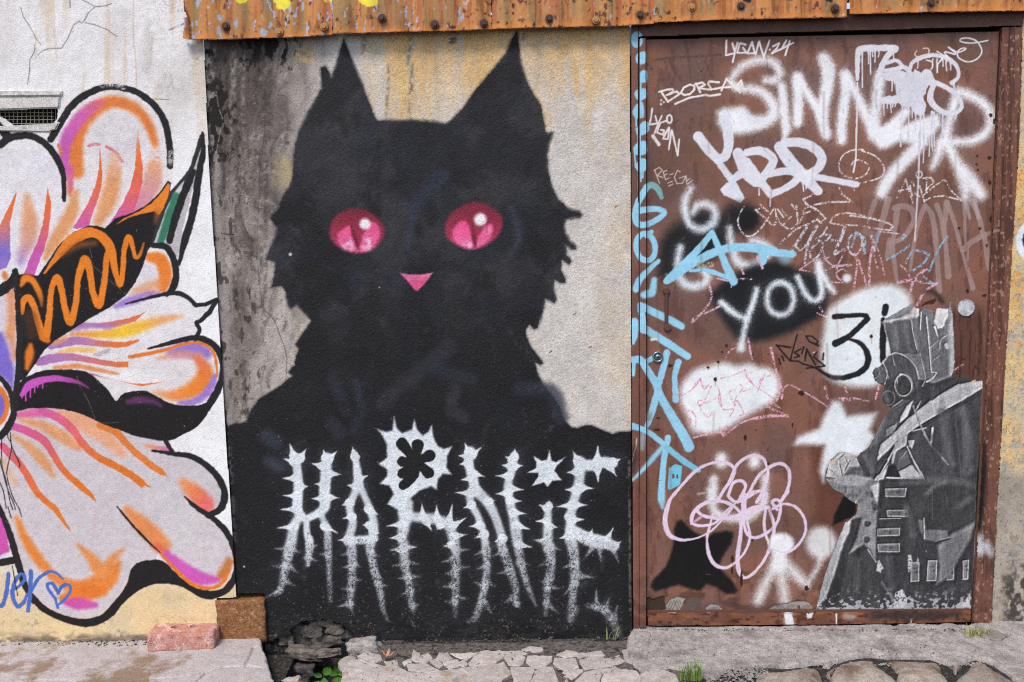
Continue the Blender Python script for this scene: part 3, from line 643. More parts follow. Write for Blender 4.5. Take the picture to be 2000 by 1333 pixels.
# ================================================================== MIDDLE WALL with the painted cat
reg('cat', 'cat_painting', 'big black sprayed cat with pointed ears on rough plaster')
reg('eyeL', 'eye', 'left pink cat eye', 'cat'); reg('eyeR', 'eye', 'right pink cat eye', 'cat')
reg('pupL', 'pupil', None, 'cat'); reg('pupR', 'pupil', None, 'cat'); reg('hiL', 'eye_highlight', None, 'cat'); reg('hiR', 'eye_highlight', None, 'cat')
reg('nose', 'nose', 'pink triangular cat nose', 'cat')
for k in 'MARNIE': reg('L'+k, 'painted_letter', 'spiky white sprayed letter %s of the name below the cat' % k)
WC = Canvas(392, 40, 1246, 1275, Y=.010)
use(WC)
EDGE_R = px(1231, 40, 1232, 400, 1233, 700, 1234, 1000, 1235, 1250)
c = WC; X, Y = c.PX, c.PY
b = np.array([213, 206, 199], np.float32)*np.ones((c.H, c.W, 1), np.float32)
def mixc(col, m): b[:] = b*(1-m[..., None])+np.array(col, np.float32)*m[..., None]
mixc((200, 191, 182), sm(.42, .7, fbm(X/70, Y/110, 71))*.6)
mixc((214, 196, 170), sm(1130, 1220, X)*sm(.4, .7, fbm(X/40, Y/90, 72))*.6)
X0_, Y0_ = X, Y; X = X+(fbm(X0_/45, Y0_/60, 70)-.5)*44; st = fbm(X/24, Y/300, 73, 4)
top = sm(360, 90, Y+(fbm(X/16, Y/400, 74)-.5)*200)
mixc((224, 184, 124), top*sm(.40, .60, st)*sm(690, 760, X)*.95)
mixc((222, 184, 132), sm(270, 60, Y+(fbm(X/40, Y/200, 75)-.5)*200)*sm(700, 800, X)*.85)
mixc((196, 188, 180), top*sm(.55, .7, fbm(X/14, Y/260, 76, 3))*sm(690, 760, X)*.75)
# weathered grey left part
gl = sm(660, 520, X+(fbm(X/30, Y/160, 77)-.5)*120)
mixc((172, 161, 153), gl*.8)
mixc((137, 126, 122), gl*sm(.34, .66, fbm(X/40, Y/130, 78))*.85)
mixc((82, 73, 71), sm(620, 450, X)*sm(430, 90, Y+(fbm(X/20, Y/120, 79)-.5)*220)*.9); mixc((104, 94, 86), sm(560, 440, X)*sm(.36, .6, fbm(X/30, Y/200, 88))*.6)
mixc((80, 72, 67), gl*sm(.46, .74, fbm(X/24, Y/95, 80, 5, .6))*sm(660, 470, X)*.8); mixc((60, 53, 49), gl*sm(.55, .75, fbm(X/7, Y/12, 86, 4, .7))*sm(640, 460, X)*.55); mixc((196, 184, 170), gl*sm(.60, .78, fbm(X/9, Y/14, 87, 4, .7))*.5)
mixc((198, 184, 164), sm(560, 600, X)*sm(700, 640, X)*sm(360, 520, Y)*sm(.35, .6, fbm(X/40, Y/60, 81))*.7)
mixc((186, 168, 130), sm(535, 560, X)*sm(580, 565, X)*sm(290, 320, Y)*sm(390, 350, Y)*.8)
X, Y = X0_, Y0_
# pale strip and black mould along the left edge
ed = X-(398+(Y-78)*.0555)
mixc((158, 150, 146), sm(24, 12, ed+(fbm(X/12, Y/50, 82)-.5)*14)*sm(900, 860, Y)*.85)
mould = sm(.50, .60, fbm(X/9, Y/17, 83, 4)+.16*sm(34, 22, np.abs(ed-26))*sm(110, 160, Y)*sm(350, 300, Y)+.26*sm(130, 85, Y)*sm(560, 530, X)*sm(440, 470, X)-.12)
mixc((34, 29, 28), mould*sm(620, 560, X)*np.maximum(sm(190, 110, Y), sm(44, 30, np.abs(ed-24))*sm(120, 170, Y)*sm(350, 300, Y))*.95)
mixc((60, 55, 54), sm(.60, .68, fbm(X/11, Y/26, 84, 4))*sm(70, 30, np.abs(ed-30))*sm(330, 400, Y)*.8)
c.col[:] = b
I(None)
for x, y0, y1, w in ((757, 128, 240, 5), (803, 125, 235, 8), (800, 70, 125, 7), (712, 66, 105, 8), (884, 66, 84, 20), (563, 240, 300, 14), (556, 622, 652, 9), (1025, 60, 78, 10), (520, 300, 640, 8), (448, 740, 800, 12), (470, 560, 660, 18)):
    S(px(x+2, y0, x, (y0+y1)/2, x-4, y1), [w*.5, w, w*.4], (88, 80, 74), 6, a=.8, tex='stain')
Fp(ell(594, 105, 22, 20), (224, 186, 120), 12, a=.8, tex='stain')
S(J(A5(785, 400, 760, 580, 700, 720, 672, 860, 660, 1100, 630, 1333), B1(430, 0, 425, 280, 415, 500, 405, 800, 425, 1000, 450, 1200), B3(540, 100, 620, 310, 640, 400, 630, 590)), 1.7, (88, 78, 72), 1.3, a=.8, smooth=False)
S(B1(125, 625, 225, 635), 2, (60, 54, 50), 1.4, smooth=False)
for p in (A5(205, 330, 225, 380), A5(290, 720, 310, 840, 340, 930), A5(325, 1000, 290, 1190)): S(p, 1.6, (190, 184, 178), 1.2, a=.8, tex='worn')
for x, y in ((1120, 615), (1150, 680), (1073, 689), (1201, 405), (1115, 430)): S(px(x, y, x+5, y-3), 2.2, (150, 98, 66), 1.2)
rs = random.Random(31)
for k in range(26):                            # old water runs down the weathered side
    x = rs.uniform(428, 590)-(20 if k % 2 else 0); y = rs.uniform(74, 120) if k % 3 else rs.uniform(250, 560); l = rs.uniform(60, 330); w_ = rs.uniform(4, 15)
    S(px(x, y, x+rs.uniform(-5, 5), y+l*.4, x+rs.uniform(-8, 8), y+l), [w_, w_*.8, w_*.2], (46, 40, 38) if k % 4 else (176, 166, 158), 9, a=rs.uniform(.35, .75) if x < 540 else .3, tex='stain')
for k in range(12):
    x = rs.uniform(700, 1215); l = rs.uniform(60, 220); w_ = rs.uniform(5, 18)
    S(px(x, 60, x+rs.uniform(-4, 4), 60+l*.5, x+rs.uniform(-6, 6), 60+l), [w_, w_*.7, w_*.2], rs.choice([(214, 160, 92), (150, 140, 132), (206, 170, 120), (226, 196, 150)]), 10, a=.5, tex='stain')
# --- the cat
I('cat', .62)
CAT = J(A5(1285, 308, 1310, 370, 1340, 450, 1380, 540, 1410, 610, 1450, 720, 1490, 830, 1530, 920, 1550, 945, 1650, 940, 1800, 935, 1990, 945),
        A6(150, 945, 240, 958, 290, 965, 330, 935, 420, 840, 500, 720, 600, 600, 700, 480, 750, 420, 800, 300, 830, 250, 845, 260, 850, 340, 860, 430, 885, 550, 920, 650, 970, 740, 1020, 820, 1040, 920, 1060, 1030, 1080, 1040, 1115, 1035, 1105, 1090, 1085, 1140, 1075, 1200, 1078, 1300),
        B2(1080, 120, 1095, 200, 1120, 280, 1160, 360, 1230, 420, 1270, 440, 1325, 453, 1345, 480, 1330, 503, 1270, 505, 1215, 520, 1205, 570, 1215, 620, 1250, 680, 1297, 720, 1295, 750, 1260, 750, 1215, 715, 1225, 790, 1262, 840, 1245, 868, 1210, 850, 1185, 830, 1180, 900, 1215, 980, 1215, 1010, 1180, 1010, 1130, 985, 1120, 1050, 1145, 1140, 1130, 1168, 1060, 1140, 1040, 1230, 1010, 1333),
        B4(1020, 80, 1000, 160, 970, 175, 935, 130, 905, 180, 910, 230, 940, 300, 990, 370, 1042, 435, 1025, 452, 980, 435, 1000, 520, 1050, 620, 1120, 700, 1170, 780, 1210, 890, 1260, 940, 1310, 945, 1380, 920, 1440, 930, 1520, 970, 1580, 990, 1640, 975, 1800, 970),
        px(1260, 1300, 380, 1300, 380, 838), B3(165, 932, 220, 915, 320, 900, 370, 800, 420, 720, 500, 670, 600, 610, 650, 560, 685, 540, 650, 510, 700, 450, 710, 380, 732, 330, 705, 290, 760, 210, 832, 110),
        B1(835, 1310, 760, 1230, 720, 1180, 670, 1215, 645, 1180, 630, 1080, 600, 1030, 520, 1045, 540, 960, 555, 850, 478, 825, 510, 740, 550, 650, 565, 580, 510, 505, 570, 440, 610, 330, 660, 260, 690, 170, 690, 80, 695, 0),
        A5(890, 1320, 905, 1130, 940, 1010, 990, 900, 1060, 780, 1110, 690, 1110, 620, 1105, 530, 1140, 520, 1165, 560, 1185, 600, 1220, 510, 1255, 400, 1275, 320))
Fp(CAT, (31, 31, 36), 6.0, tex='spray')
# mottled coats of black
cm = c.id == IDS['cat']
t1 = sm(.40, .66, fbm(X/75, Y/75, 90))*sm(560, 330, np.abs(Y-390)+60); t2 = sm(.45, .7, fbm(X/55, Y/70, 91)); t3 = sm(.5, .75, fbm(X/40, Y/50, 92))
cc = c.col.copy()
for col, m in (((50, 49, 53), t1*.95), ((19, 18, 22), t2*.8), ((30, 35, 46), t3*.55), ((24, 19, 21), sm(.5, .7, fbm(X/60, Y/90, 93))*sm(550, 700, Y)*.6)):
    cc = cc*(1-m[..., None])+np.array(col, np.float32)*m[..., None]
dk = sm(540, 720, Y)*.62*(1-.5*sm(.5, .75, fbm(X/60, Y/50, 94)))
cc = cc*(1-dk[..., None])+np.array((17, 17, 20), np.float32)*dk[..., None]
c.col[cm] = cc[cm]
I(None)
K1 = (24, 25, 30)
for p, w, col, a in ((B1(1560, 380, 1610, 480, 1600, 600, 1570, 740), 12, (48, 56, 74), .7), (J(B1(1860, 170, 1720, 300, 1640, 400)), 26, (46, 54, 72), .55), (B1(1500, 60, 1560, 200, 1480, 260), 20, K1, .7), (B1(840, 280, 840, 450), 7, K1, .5),
                     (B2(790, 430, 840, 560, 840, 700, 770, 800), 14, (52, 56, 68), .7), (B2(720, 340, 560, 300, 420, 330), 16, (52, 52, 56), .5), (A5(1240, 700, 1230, 790, 1260, 800), 10, K1, .8), (A5(1200, 900, 1270, 940, 1290, 1040), 12, K1, .7),
                     (A5(1380, 900, 1390, 1010), 12, K1, .7), (A5(1560, 1110, 1550, 1230), 9, K1, .6), (B3(1000, 560, 1060, 700, 1100, 800), 24, (42, 44, 54), .6), (B3(1900, 320, 1700, 480, 1500, 640, 1380, 760), 30, (46, 47, 54), .6),
                     (B3(1180, 600, 1220, 780, 1170, 960), 20, (40, 44, 56), .6), (B4(360, 640, 330, 780, 420, 860), 26, (50, 51, 58), .6), (B4(860, 640, 1100, 660, 1180, 860), 30, (44, 48, 62), .6), (B4(200, 480, 480, 560), 28, (36, 42, 52), .6), (B4(560, 780, 800, 860), 60, K1, .6),
                     (B5(480, 250, 560, 300), 30, (60, 66, 82), .5), (B5(500, 480, 600, 540), 22, (62, 68, 84), .55), (B5(1090, 130, 1150, 220), 26, (48, 52, 66), .5)):
    S(p, w, col, 12, a=min(1, a*1.25))
keep_ = c.col.copy(); rs = random.Random(44); ys_, xs_ = np.nonzero(cm)
for k in range(170):                           # sprayed and rolled passes of black
    i = rs.randrange(len(ys_)); x, y = c.PX[ys_[i], xs_[i]], c.PY[ys_[i], xs_[i]]; a_ = rs.uniform(-.9, .9)+(1.57 if rs.random() < .6 else 0); l = rs.uniform(20, 90)
    S(px(x, y, x+math.cos(a_)*l*.5+rs.uniform(-6, 6), y+math.sin(a_)*l*.5, x+math.cos(a_)*l, y+math.sin(a_)*l), [rs.uniform(3, 8), rs.uniform(6, 15), rs.uniform(2, 6)], rs.choice([(15, 15, 18), (17, 16, 19), (50, 50, 55), (44, 45, 52), (34, 40, 54), (58, 58, 62)]), rs.uniform(4, 11), a=rs.uniform(.35, .8), tex='stain')
for p in (B1(430, 0, 420, 100), J(A5(1560, 1100, 1500, 1300)), B3(640, 590, 660, 760, 600, 900, 640, 1100), B3(1200, 500, 1230, 700, 1190, 900)): S(p, 1.2, (14, 13, 15), 1.3, a=.8, smooth=False)
c.col[:] = np.where(cm[..., None], c.col, keep_)
# eyes and nose
CR, PK = (164, 46, 74), (243, 96, 156)
def eye(kk, pu, hi, out, blobs, pale, slit, hl):
    I(kk, .55)
    Fp(out, [(120, 30, 52), (140, 36, 60), (168, 46, 78), (214, 76, 124)], 5, smooth=True, tex='spray')
    for p in blobs: Fp(p, [(240, 84, 140), PK, (246, 120, 170)], 4, smooth=True, tex='spray')
    for x, y, r in pale: S(px(x, y), r, (240, 205, 224), 10, a=.85, tex='stain')
    I(pu, .55); S(slit, [3, 8, 7, 3], (122, 28, 52), 3, tex='spray')
    I(hi, .5); S(hl[:1], hl[1][0], (250, 246, 248), 6)
eye('eyeL', 'pupL', 'hiL', B1(970, 610, 985, 540, 1040, 470, 1130, 430, 1230, 435, 1320, 480, 1390, 560, 1397, 630, 1350, 710, 1270, 765, 1170, 775, 1060, 740, 990, 680),
    [B1(1035, 620, 1125, 562, 1150, 640, 1175, 745, 1100, 745, 1040, 690), B1(1235, 630, 1300, 535, 1350, 565, 1362, 640, 1300, 740, 1215, 762)], [(680, 479, 22), (718, 476, 26), (690, 490, 10)], B1(1140, 560, 1165, 640, 1185, 700, 1195, 745), np.array([[713, 438], [21, 21]]))
eye('eyeR', 'pupR', 'hiR', B2(273, 570, 300, 500, 370, 430, 470, 385, 560, 385, 650, 430, 715, 490, 725, 560, 690, 640, 620, 700, 520, 745, 420, 735, 330, 690, 285, 640),
    [B2(332, 600, 380, 545, 440, 530, 475, 620, 495, 725, 420, 730, 350, 680), B2(570, 600, 640, 545, 645, 620, 600, 690, 525, 725, 535, 655)], [(952, 449, 14), (915, 478, 16)], B2(490, 570, 500, 640, 508, 690, 512, 720), np.array([[938, 429], [24, 24]]))
I('nose', .6)
Fp(B1(1522, 932, 1600, 946, 1700, 942, 1782, 928, 1720, 1010, 1660, 1072, 1640, 1072, 1590, 1010), [(226, 130, 172), (222, 88, 142), (214, 82, 136)], 3, tex='spray')
# --- spiky lettering
WH = (226, 232, 238)
FADE = [(226, 232, 238), (224, 229, 234), (212, 216, 221), (186, 190, 195), (146, 149, 154)]
def spine(p, w, soft=5, a=1, col=None): S(p, np.asarray(w)*1.08+1, WH if col is None else col, soft*.9, a=a, tex='fade')
def spikes(vw, lst, w0=13, a=1):
    for (bx, by, tx, ty) in lst:
        P = lambda t: (bx*(1-t)+tx*t, by*(1-t)+ty*t)
        lo = a < 1
        S(vw(*P(0), *P(.3), *P(.6), *P(1)), [w0*(1.5 if not lo else 1.4), w0*(.85 if not lo else .78), w0*.42, .9], WH if not lo else (196, 199, 204), 2.6 if not lo else 4, a=1 if not lo else a*.95, tex='fade')
I('LM', .6)
spine(B5(745, 440, 765, 550, 775, 750, 765, 900, 790, 985), [15, 15, 17, 18, 16])
spine(B5(1040, 450, 1030, 600, 1020, 750, 1020, 900, 965, 965), [17, 19, 20, 19, 13])
spine(B5(790, 985, 850, 1015, 965, 965), [15, 12, 14])
spine(J(B5(790, 985, 730, 1100, 710, 1230), B7(690, 100, 640, 330, 605, 470, 560, 520)), [15, 18, 19, 20, 12, 9, 4], 7, .95, FADE)
spine(J(B5(850, 1010, 855, 1150), B7(880, 40, 865, 240)), [10, 12, 15, 7], 5, 1)
spine(J(B5(990, 985, 1040, 1120), B7(1050, 40, 1060, 300, 1072, 580)), [10, 12, 13, 9, 6], 6, .85, FADE)
spikes(B5, [(735, 440, 695, 318), (790, 455, 852, 362), (735, 490, 636, 458), (750, 640, 628, 640), (760, 805, 636, 800), (765, 925, 606, 930), (735, 1090, 578, 1102), (790, 720, 858, 716), (1030, 450, 1008, 380), (1060, 460, 1138, 385), (1000, 530, 900, 503), (1060, 600, 1172, 604), (1010, 700, 932, 694), (1000, 830, 896, 830), (1050, 820, 1158, 824), (1020, 1090, 1140, 1150)])
spikes(B7, [(690, 100, 552, 88), (650, 260, 535, 250), (700, 80, 790, 130), (690, 250, 770, 315), (650, 390, 740, 435), (880, 80, 945, 60), (860, 170, 945, 205), (1050, 150, 980, 140), (600, 480, 478, 545)], 11, .85)
I('LA', .6)
spine(B5(1295, 400, 1320, 560, 1335, 700), [7, 14, 17])
spine(J(B5(1335, 700, 1290, 800, 1250, 920, 1280, 1050, 1240, 1220), B7(1270, 60, 1275, 250, 1265, 480, 1245, 640)), [15, 13, 13, 14, 16, 17, 14, 13, 4], 6, .95, FADE)
spine(J(B5(1335, 700, 1390, 810, 1440, 930, 1480, 1090, 1450, 1250), B7(1440, 80, 1490, 330, 1540, 500, 1560, 640, 1605, 760)), [14, 12, 13, 15, 16, 16, 13, 12, 9, 3], 6, .92, FADE)
spine(B5(1230, 1215, 1350, 1215, 1480, 1200), [14, 15, 14])
spikes(B5, [(1300, 440, 1278, 352), (1340, 645, 1418, 618), (1315, 715, 1222, 706), (1250, 870, 1182, 892), (1270, 1000, 1188, 1015), (1240, 1210, 1142, 1218), (1430, 930, 1518, 982), (1470, 1130, 1528, 1155), (1440, 1080, 1370, 1075)])
spikes(B7, [(1260, 130, 1165, 150), (1275, 260, 1180, 265), (1260, 470, 1175, 465), (1250, 600, 1135, 635), (1260, 600, 1280, 690), (1440, 120, 1525, 165), (1520, 420, 1600, 440), (1290, 230, 1350, 260), (1290, 380, 1355, 385), (1480, 300, 1560, 380)], 11, .8)
I('LR', .6)
ROUT = B5(1508, 183, 1590, 210, 1650, 198, 1665, 70, 1690, 170, 1740, 222, 1830, 188, 1855, 90, 1880, 190, 1930, 245, 1985, 210, 2016, 148, 2032, 260, 2070, 340, 2130, 370, 2208, 342, 2160, 430, 2155, 540, 2200, 607, 2120, 600, 2072, 650, 2062, 748, 2010, 715, 1905, 755, 1840, 810, 1760, 870, 1750, 960, 1690, 930, 1605, 880, 1660, 790, 1625, 710, 1533, 690, 1600, 620, 1600, 560, 1522, 505, 1600, 450, 1600, 330, 1560, 250)
Fp(ROUT, WH, 3.2, tex='spray')
spine(J(B5(1780, 880, 1770, 1000, 1740, 1200), B7(1760, 60, 1760, 230, 1800, 400, 1830, 600, 1850, 690)), [24, 24, 17, 16, 15, 12, 10, 3], 7, .9, FADE)
spine(J(B5(1740, 960, 1850, 1000), B6(40, 1010, 170, 1030, 270, 1090, 310, 1200), B8(330, 30, 340, 300, 330, 500, 330, 720)), [16, 17, 18, 19, 19, 17, 15, 13, 12, 4], 7, .9, FADE)
spikes(B6, [(30, 1000, 18, 878), (160, 1020, 155, 885), (270, 1050, 302, 885), (310, 1080, 430, 1010), (320, 1180, 440, 1165), (290, 1260, 225, 1275), (190, 1080, 160, 1120), (60, 1040, 110, 1130)], 12)
spikes(B5, [(1740, 1070, 1592, 1086), (1730, 1190, 1615, 1198), (1750, 1290, 1870, 1282), (1740, 1300, 1640, 1312), (1740, 880, 1600, 880)], 12)
spikes(B7, [(1760, 80, 1625, 105), (1770, 70, 1870, 72), (1770, 230, 1650, 255), (1790, 220, 1900, 235), (1800, 360, 1700, 370), (1810, 350, 1915, 350), (1820, 480, 1710, 525), (1840, 620, 1900, 610)], 11, .75)
spikes(B8, [(320, 80, 222, 62), (310, 190, 205, 215), (330, 110, 460, 100), (330, 270, 460, 260), (310, 320, 235, 325), (310, 430, 185, 455), (340, 550, 450, 555), (320, 590, 235, 580)], 12, .75)
I('cat', .62)
for p, w in ((B5(1860, 480, 1800, 400, 1740, 320), [17, 19, 25]), (B5(1860, 480, 1880, 400, 1885, 330), [17, 18, 24]), (B5(1860, 480, 1950, 450, 1995, 430), [17, 19, 24]), (B5(1860, 480, 1790, 490, 1745, 485), [17, 18, 22]), (B5(1860, 480, 1930, 540, 1985, 590), [17, 19, 23]), (B5(1870, 500, 1840, 610, 1750, 710), [18, 23, 18]), (B5(1860, 500, 1790, 560, 1740, 600), [16, 18, 20])):
    S(p, w, (22, 22, 24), 2.2)
I('LN', .6)
spine(B6(470, 390, 455, 500, 490, 640, 520, 760), [17, 15, 17, 20])
spine(J(B6(480, 760, 470, 860, 545, 1010, 590, 1150), B8(610, 60, 625, 260, 590, 500, 520, 720, 450, 770)), [15, 13, 12, 13, 14, 12, 13, 12, 5], 6, .92, FADE)
spine(J(B6(530, 760, 640, 880, 710, 1020, 760, 1180), B8(760, 60, 830, 260, 890, 450, 900, 620)), [19, 18, 15, 15, 16, 15, 12, 5], 6, .9, FADE)
spine(J(B6(880, 420, 860, 550, 820, 700, 835, 850, 870, 1000, 900, 1180), B8(910, 60, 960, 300, 1020, 480, 1080, 620)), [10, 13, 14, 15, 17, 19, 16, 12, 9, 3], 6, .92, FADE)
spikes(B6, [(455, 400, 418, 314), (490, 420, 570, 356), (450, 440, 360, 430), (450, 500, 372, 510), (500, 600, 605, 626), (490, 640, 386, 656), (480, 780, 326, 774), (640, 860, 695, 848), (480, 890, 406, 920), (880, 440, 886, 366), (860, 470, 800, 440), (870, 530, 965, 522), (850, 530, 764, 518), (830, 620, 705, 618), (840, 740, 965, 746), (820, 780, 705, 788), (840, 850, 950, 855), (870, 960, 985, 972), (900, 1080, 1025, 1115), (920, 1260, 1045, 1282), (600, 1160, 505, 1200), (770, 1200, 700, 1230), (560, 1080, 455, 1090)])
spikes(B8, [(620, 100, 510, 150), (620, 250, 530, 280), (600, 440, 500, 400), (600, 600, 670, 690), (620, 400, 700, 440), (780, 110, 680, 160), (820, 300, 720, 320), (860, 550, 790, 590), (900, 600, 930, 640), (930, 220, 1020, 240)], 12, .75)
I('LI', .6)
Fp(B6(1055, 432, 1130, 475, 1180, 470, 1206, 378, 1225, 475, 1265, 490, 1365, 436, 1280, 520, 1250, 570, 1322, 658, 1230, 665, 1190, 722, 1150, 680, 1040, 714, 1105, 620, 1100, 590, 996, 588, 1080, 545, 1085, 500), WH, 2.8, tex='spray')
spine(J(B6(1200, 890, 1190, 1000, 1190, 1150, 1190, 1300), B8(1205, 60, 1220, 260, 1185, 450, 1170, 700)), [9, 13, 17, 16, 18, 15, 14, 6], 6, .92, FADE)
spikes(B6, [(1200, 900, 1203, 855), (1180, 920, 1112, 890), (1180, 1040, 1078, 1040), (1210, 1090, 1285, 1098), (1180, 1220, 1060, 1216)], 11)
spikes(B8, [(1200, 50, 1060, 10), (1215, 80, 1310, 100), (1220, 200, 1110, 250), (1215, 360, 1130, 400), (1190, 450, 1310, 460), (1180, 600, 1290, 690)], 12, .75)
I('LE', .6)
spine(J(B6(1490, 490, 1490, 620, 1460, 750, 1420, 900, 1400, 1050, 1400, 1200), B8(1420, 60, 1440, 260, 1430, 450, 1400, 720, 1380, 780)), [20, 17, 16, 16, 17, 20, 20, 16, 14, 10, 3], 6, .94, FADE)
spine(B6(1490, 510, 1600, 520, 1720, 490, 1800, 505), [20, 21, 19, 14])
spine(B6(1410, 1120, 1550, 1200, 1700, 1235, 1810, 1275), [20, 24, 24, 17])
spine(B8(1560, 620, 1700, 650, 1790, 760, 1850, 900), [6, 12, 15, 12], 8, .6)
spine(B8(1450, 650, 1420, 760), [10, 4], 8, .6)
spikes(B6, [(1470, 480, 1422, 385), (1650, 480, 1656, 345), (1790, 495, 1865, 463), (1760, 520, 1830, 625), (1650, 540, 1660, 678), (1470, 580, 1370, 586), (1490, 730, 1612, 735), (1460, 750, 1352, 747), (1430, 890, 1562, 890), (1420, 890, 1272, 907), (1410, 1030, 1526, 1024), (1390, 1180, 1296, 1200), (1580, 1190, 1606, 1110), (1730, 1230, 1800, 1103), (1800, 1270, 1875, 1228), (1390, 1000, 1340, 1000)], 14)
spikes(B8, [(1620, 60, 1540, 170), (1670, 60, 1686, 220), (1780, 60, 1853, 222), (1480, 340, 1620, 360), (1640, 630, 1642, 465), (1720, 660, 1760, 552), (1800, 740, 1840, 622), (1440, 230, 1330, 270), (1440, 420, 1340, 520)], 13, .85)
# --- dirt and flaked specks at the foot of the wall
I(None)
pr = sm(1040, 1235, Y)
spk = sm(.83, .87, fbm(X/3.2, Y/3.2, 95, 2)+.12*pr*sm(.4, .65, fbm(X/50, Y/40, 96)))*pr
low = (c.id == IDS['cat'])
m = spk*.7; c.col[:] = c.col*(1-m[..., None])+np.array((128, 116, 100), np.float32)*m[..., None]
m = sm(1180, 1250, Y)*sm(.42, .66, fbm(X/14, Y/6, 97))*.7; c.col[:] = c.col*(1-m[..., None])+np.array((52, 46, 42), np.float32)*m[..., None]
m = sm(.90, .93, fbm(X/3, Y/3, 98, 2))*sm(500, 900, Y)*.7; c.col[:] = c.col*(1-m[..., None])+np.array((184, 182, 184), np.float32)*m[..., None]
for x, y, r in ((567, 497, 6), (741, 562, 3), (1110, 432, 4), (477, 1107, 4)): S(px(x, y), r, (196, 190, 186), 1.4)
S(px(446, 850, 450, 950, 456, 1060), [3, 12, 10], (150, 144, 146), 12, a=.6, tex='stain')
S(px(1229, 900, 1231, 1200), 6, (120, 112, 104), 3, a=.7, tex='stain')
c.gloss[:] = np.where(c.gloss > .69, .85, c.gloss)
c.disp += (fbm(X/110, Y/110, 99)-.5)*.006
clip(c, J(px(397, 30), EDGE_R[0:1]*[1, 0]+[0, 30], EDGE_R, px(1235, 1290, 517, 1290, 517, 1160, 461, 1160, 451, 1000, 439, 830, 430, 664, 419, 500, 408, 330, 397, 78)))
HOLE = E1(440, 345, 520, 290, 610, 262, 760, 255, 800, 262, 920, 290, 1040, 380, 1060, 420, 1000, 420, 900, 560, 400, 560, 200, 470, 300, 440, 440, 400)
clip(c, HOLE, inside=False, rough=4)
cw = empty('cat_wall', tuple(on_wall(np.array(830.), np.array(1245.))), 'weathered cream plaster wall between flower and door, painted with black cat', 'wall')
mC = build(WC, M_STUCCO, cw, 'plaster', grain=.42)
zt = float(WC.Z1)

# ================================================================== STEEL DOOR, its frame and all the tags
T = lambda k, lab: reg(k, 'graffiti_tag', lab)
T('sinner', 'large soft white SINNER tag across the top of the door'); T('ybr', 'white YBR letters with crossing loops under the big tag')
T('lygon', 'thin white LYGON 24 tag at the top edge'); T('boreas', 'white marker BOREA tag with underline'); T('lygon2', 'small stacked white LYGON tag by the hinge side')
T('regz', 'thin scratched RE-GZ tag'); T('six', 'three white sixes on black haze'); T('you', 'white lettering You on a black patch')
T('chalk', 'white and pink chalk scribbles'); T('wet', 'dripping lavender white scrawl over the big tag'); T('curl', 'fine white looping signature'); T('apb', 'small white chalk A and peak tag')
T('hrdna', 'large faded grey HRDNA letters'); T('blue', 'light blue vertical letters and crosses'); T('spots', 'light blue dots and drips down the jamb'); T('arrow', 'light blue A shaped arrow')
T('cloud', 'white sprayed cloud with pink scribble'); T('three', 'black number 3 on white cloud'); T('vends', 'small black marker tag'); T('star', 'white sprayed star beside the poster')
T('face', 'white dots and bars of a sprayed face'); T('pinkloop', 'pale pink looping flower tag'); T('bstar', 'black sprayed star at the foot of the door'); T('alien', 'white sprayed figure holding a balloon')
T('faint', 'faint dark grey strokes'); T('wedge', 'black paint beside the poster')
LF = Canvas(1258, 50, 1960, 1200, Y=.014)
RL = Canvas(1258, 1180, 1905, 1228, Y=.006)
JA = Canvas(1229, 40, 1252, 1240, Y=.000)
JB = Canvas(1244, 60, 1266, 1226, Y=-.006)
LT = Canvas(1235, 25, 2006, 84, Y=.000)
JR = Canvas(1895, 20, 2006, 1232, Y=.000)
DG = (LF, RL, JA, JB, LT, JR)
use(*DG)
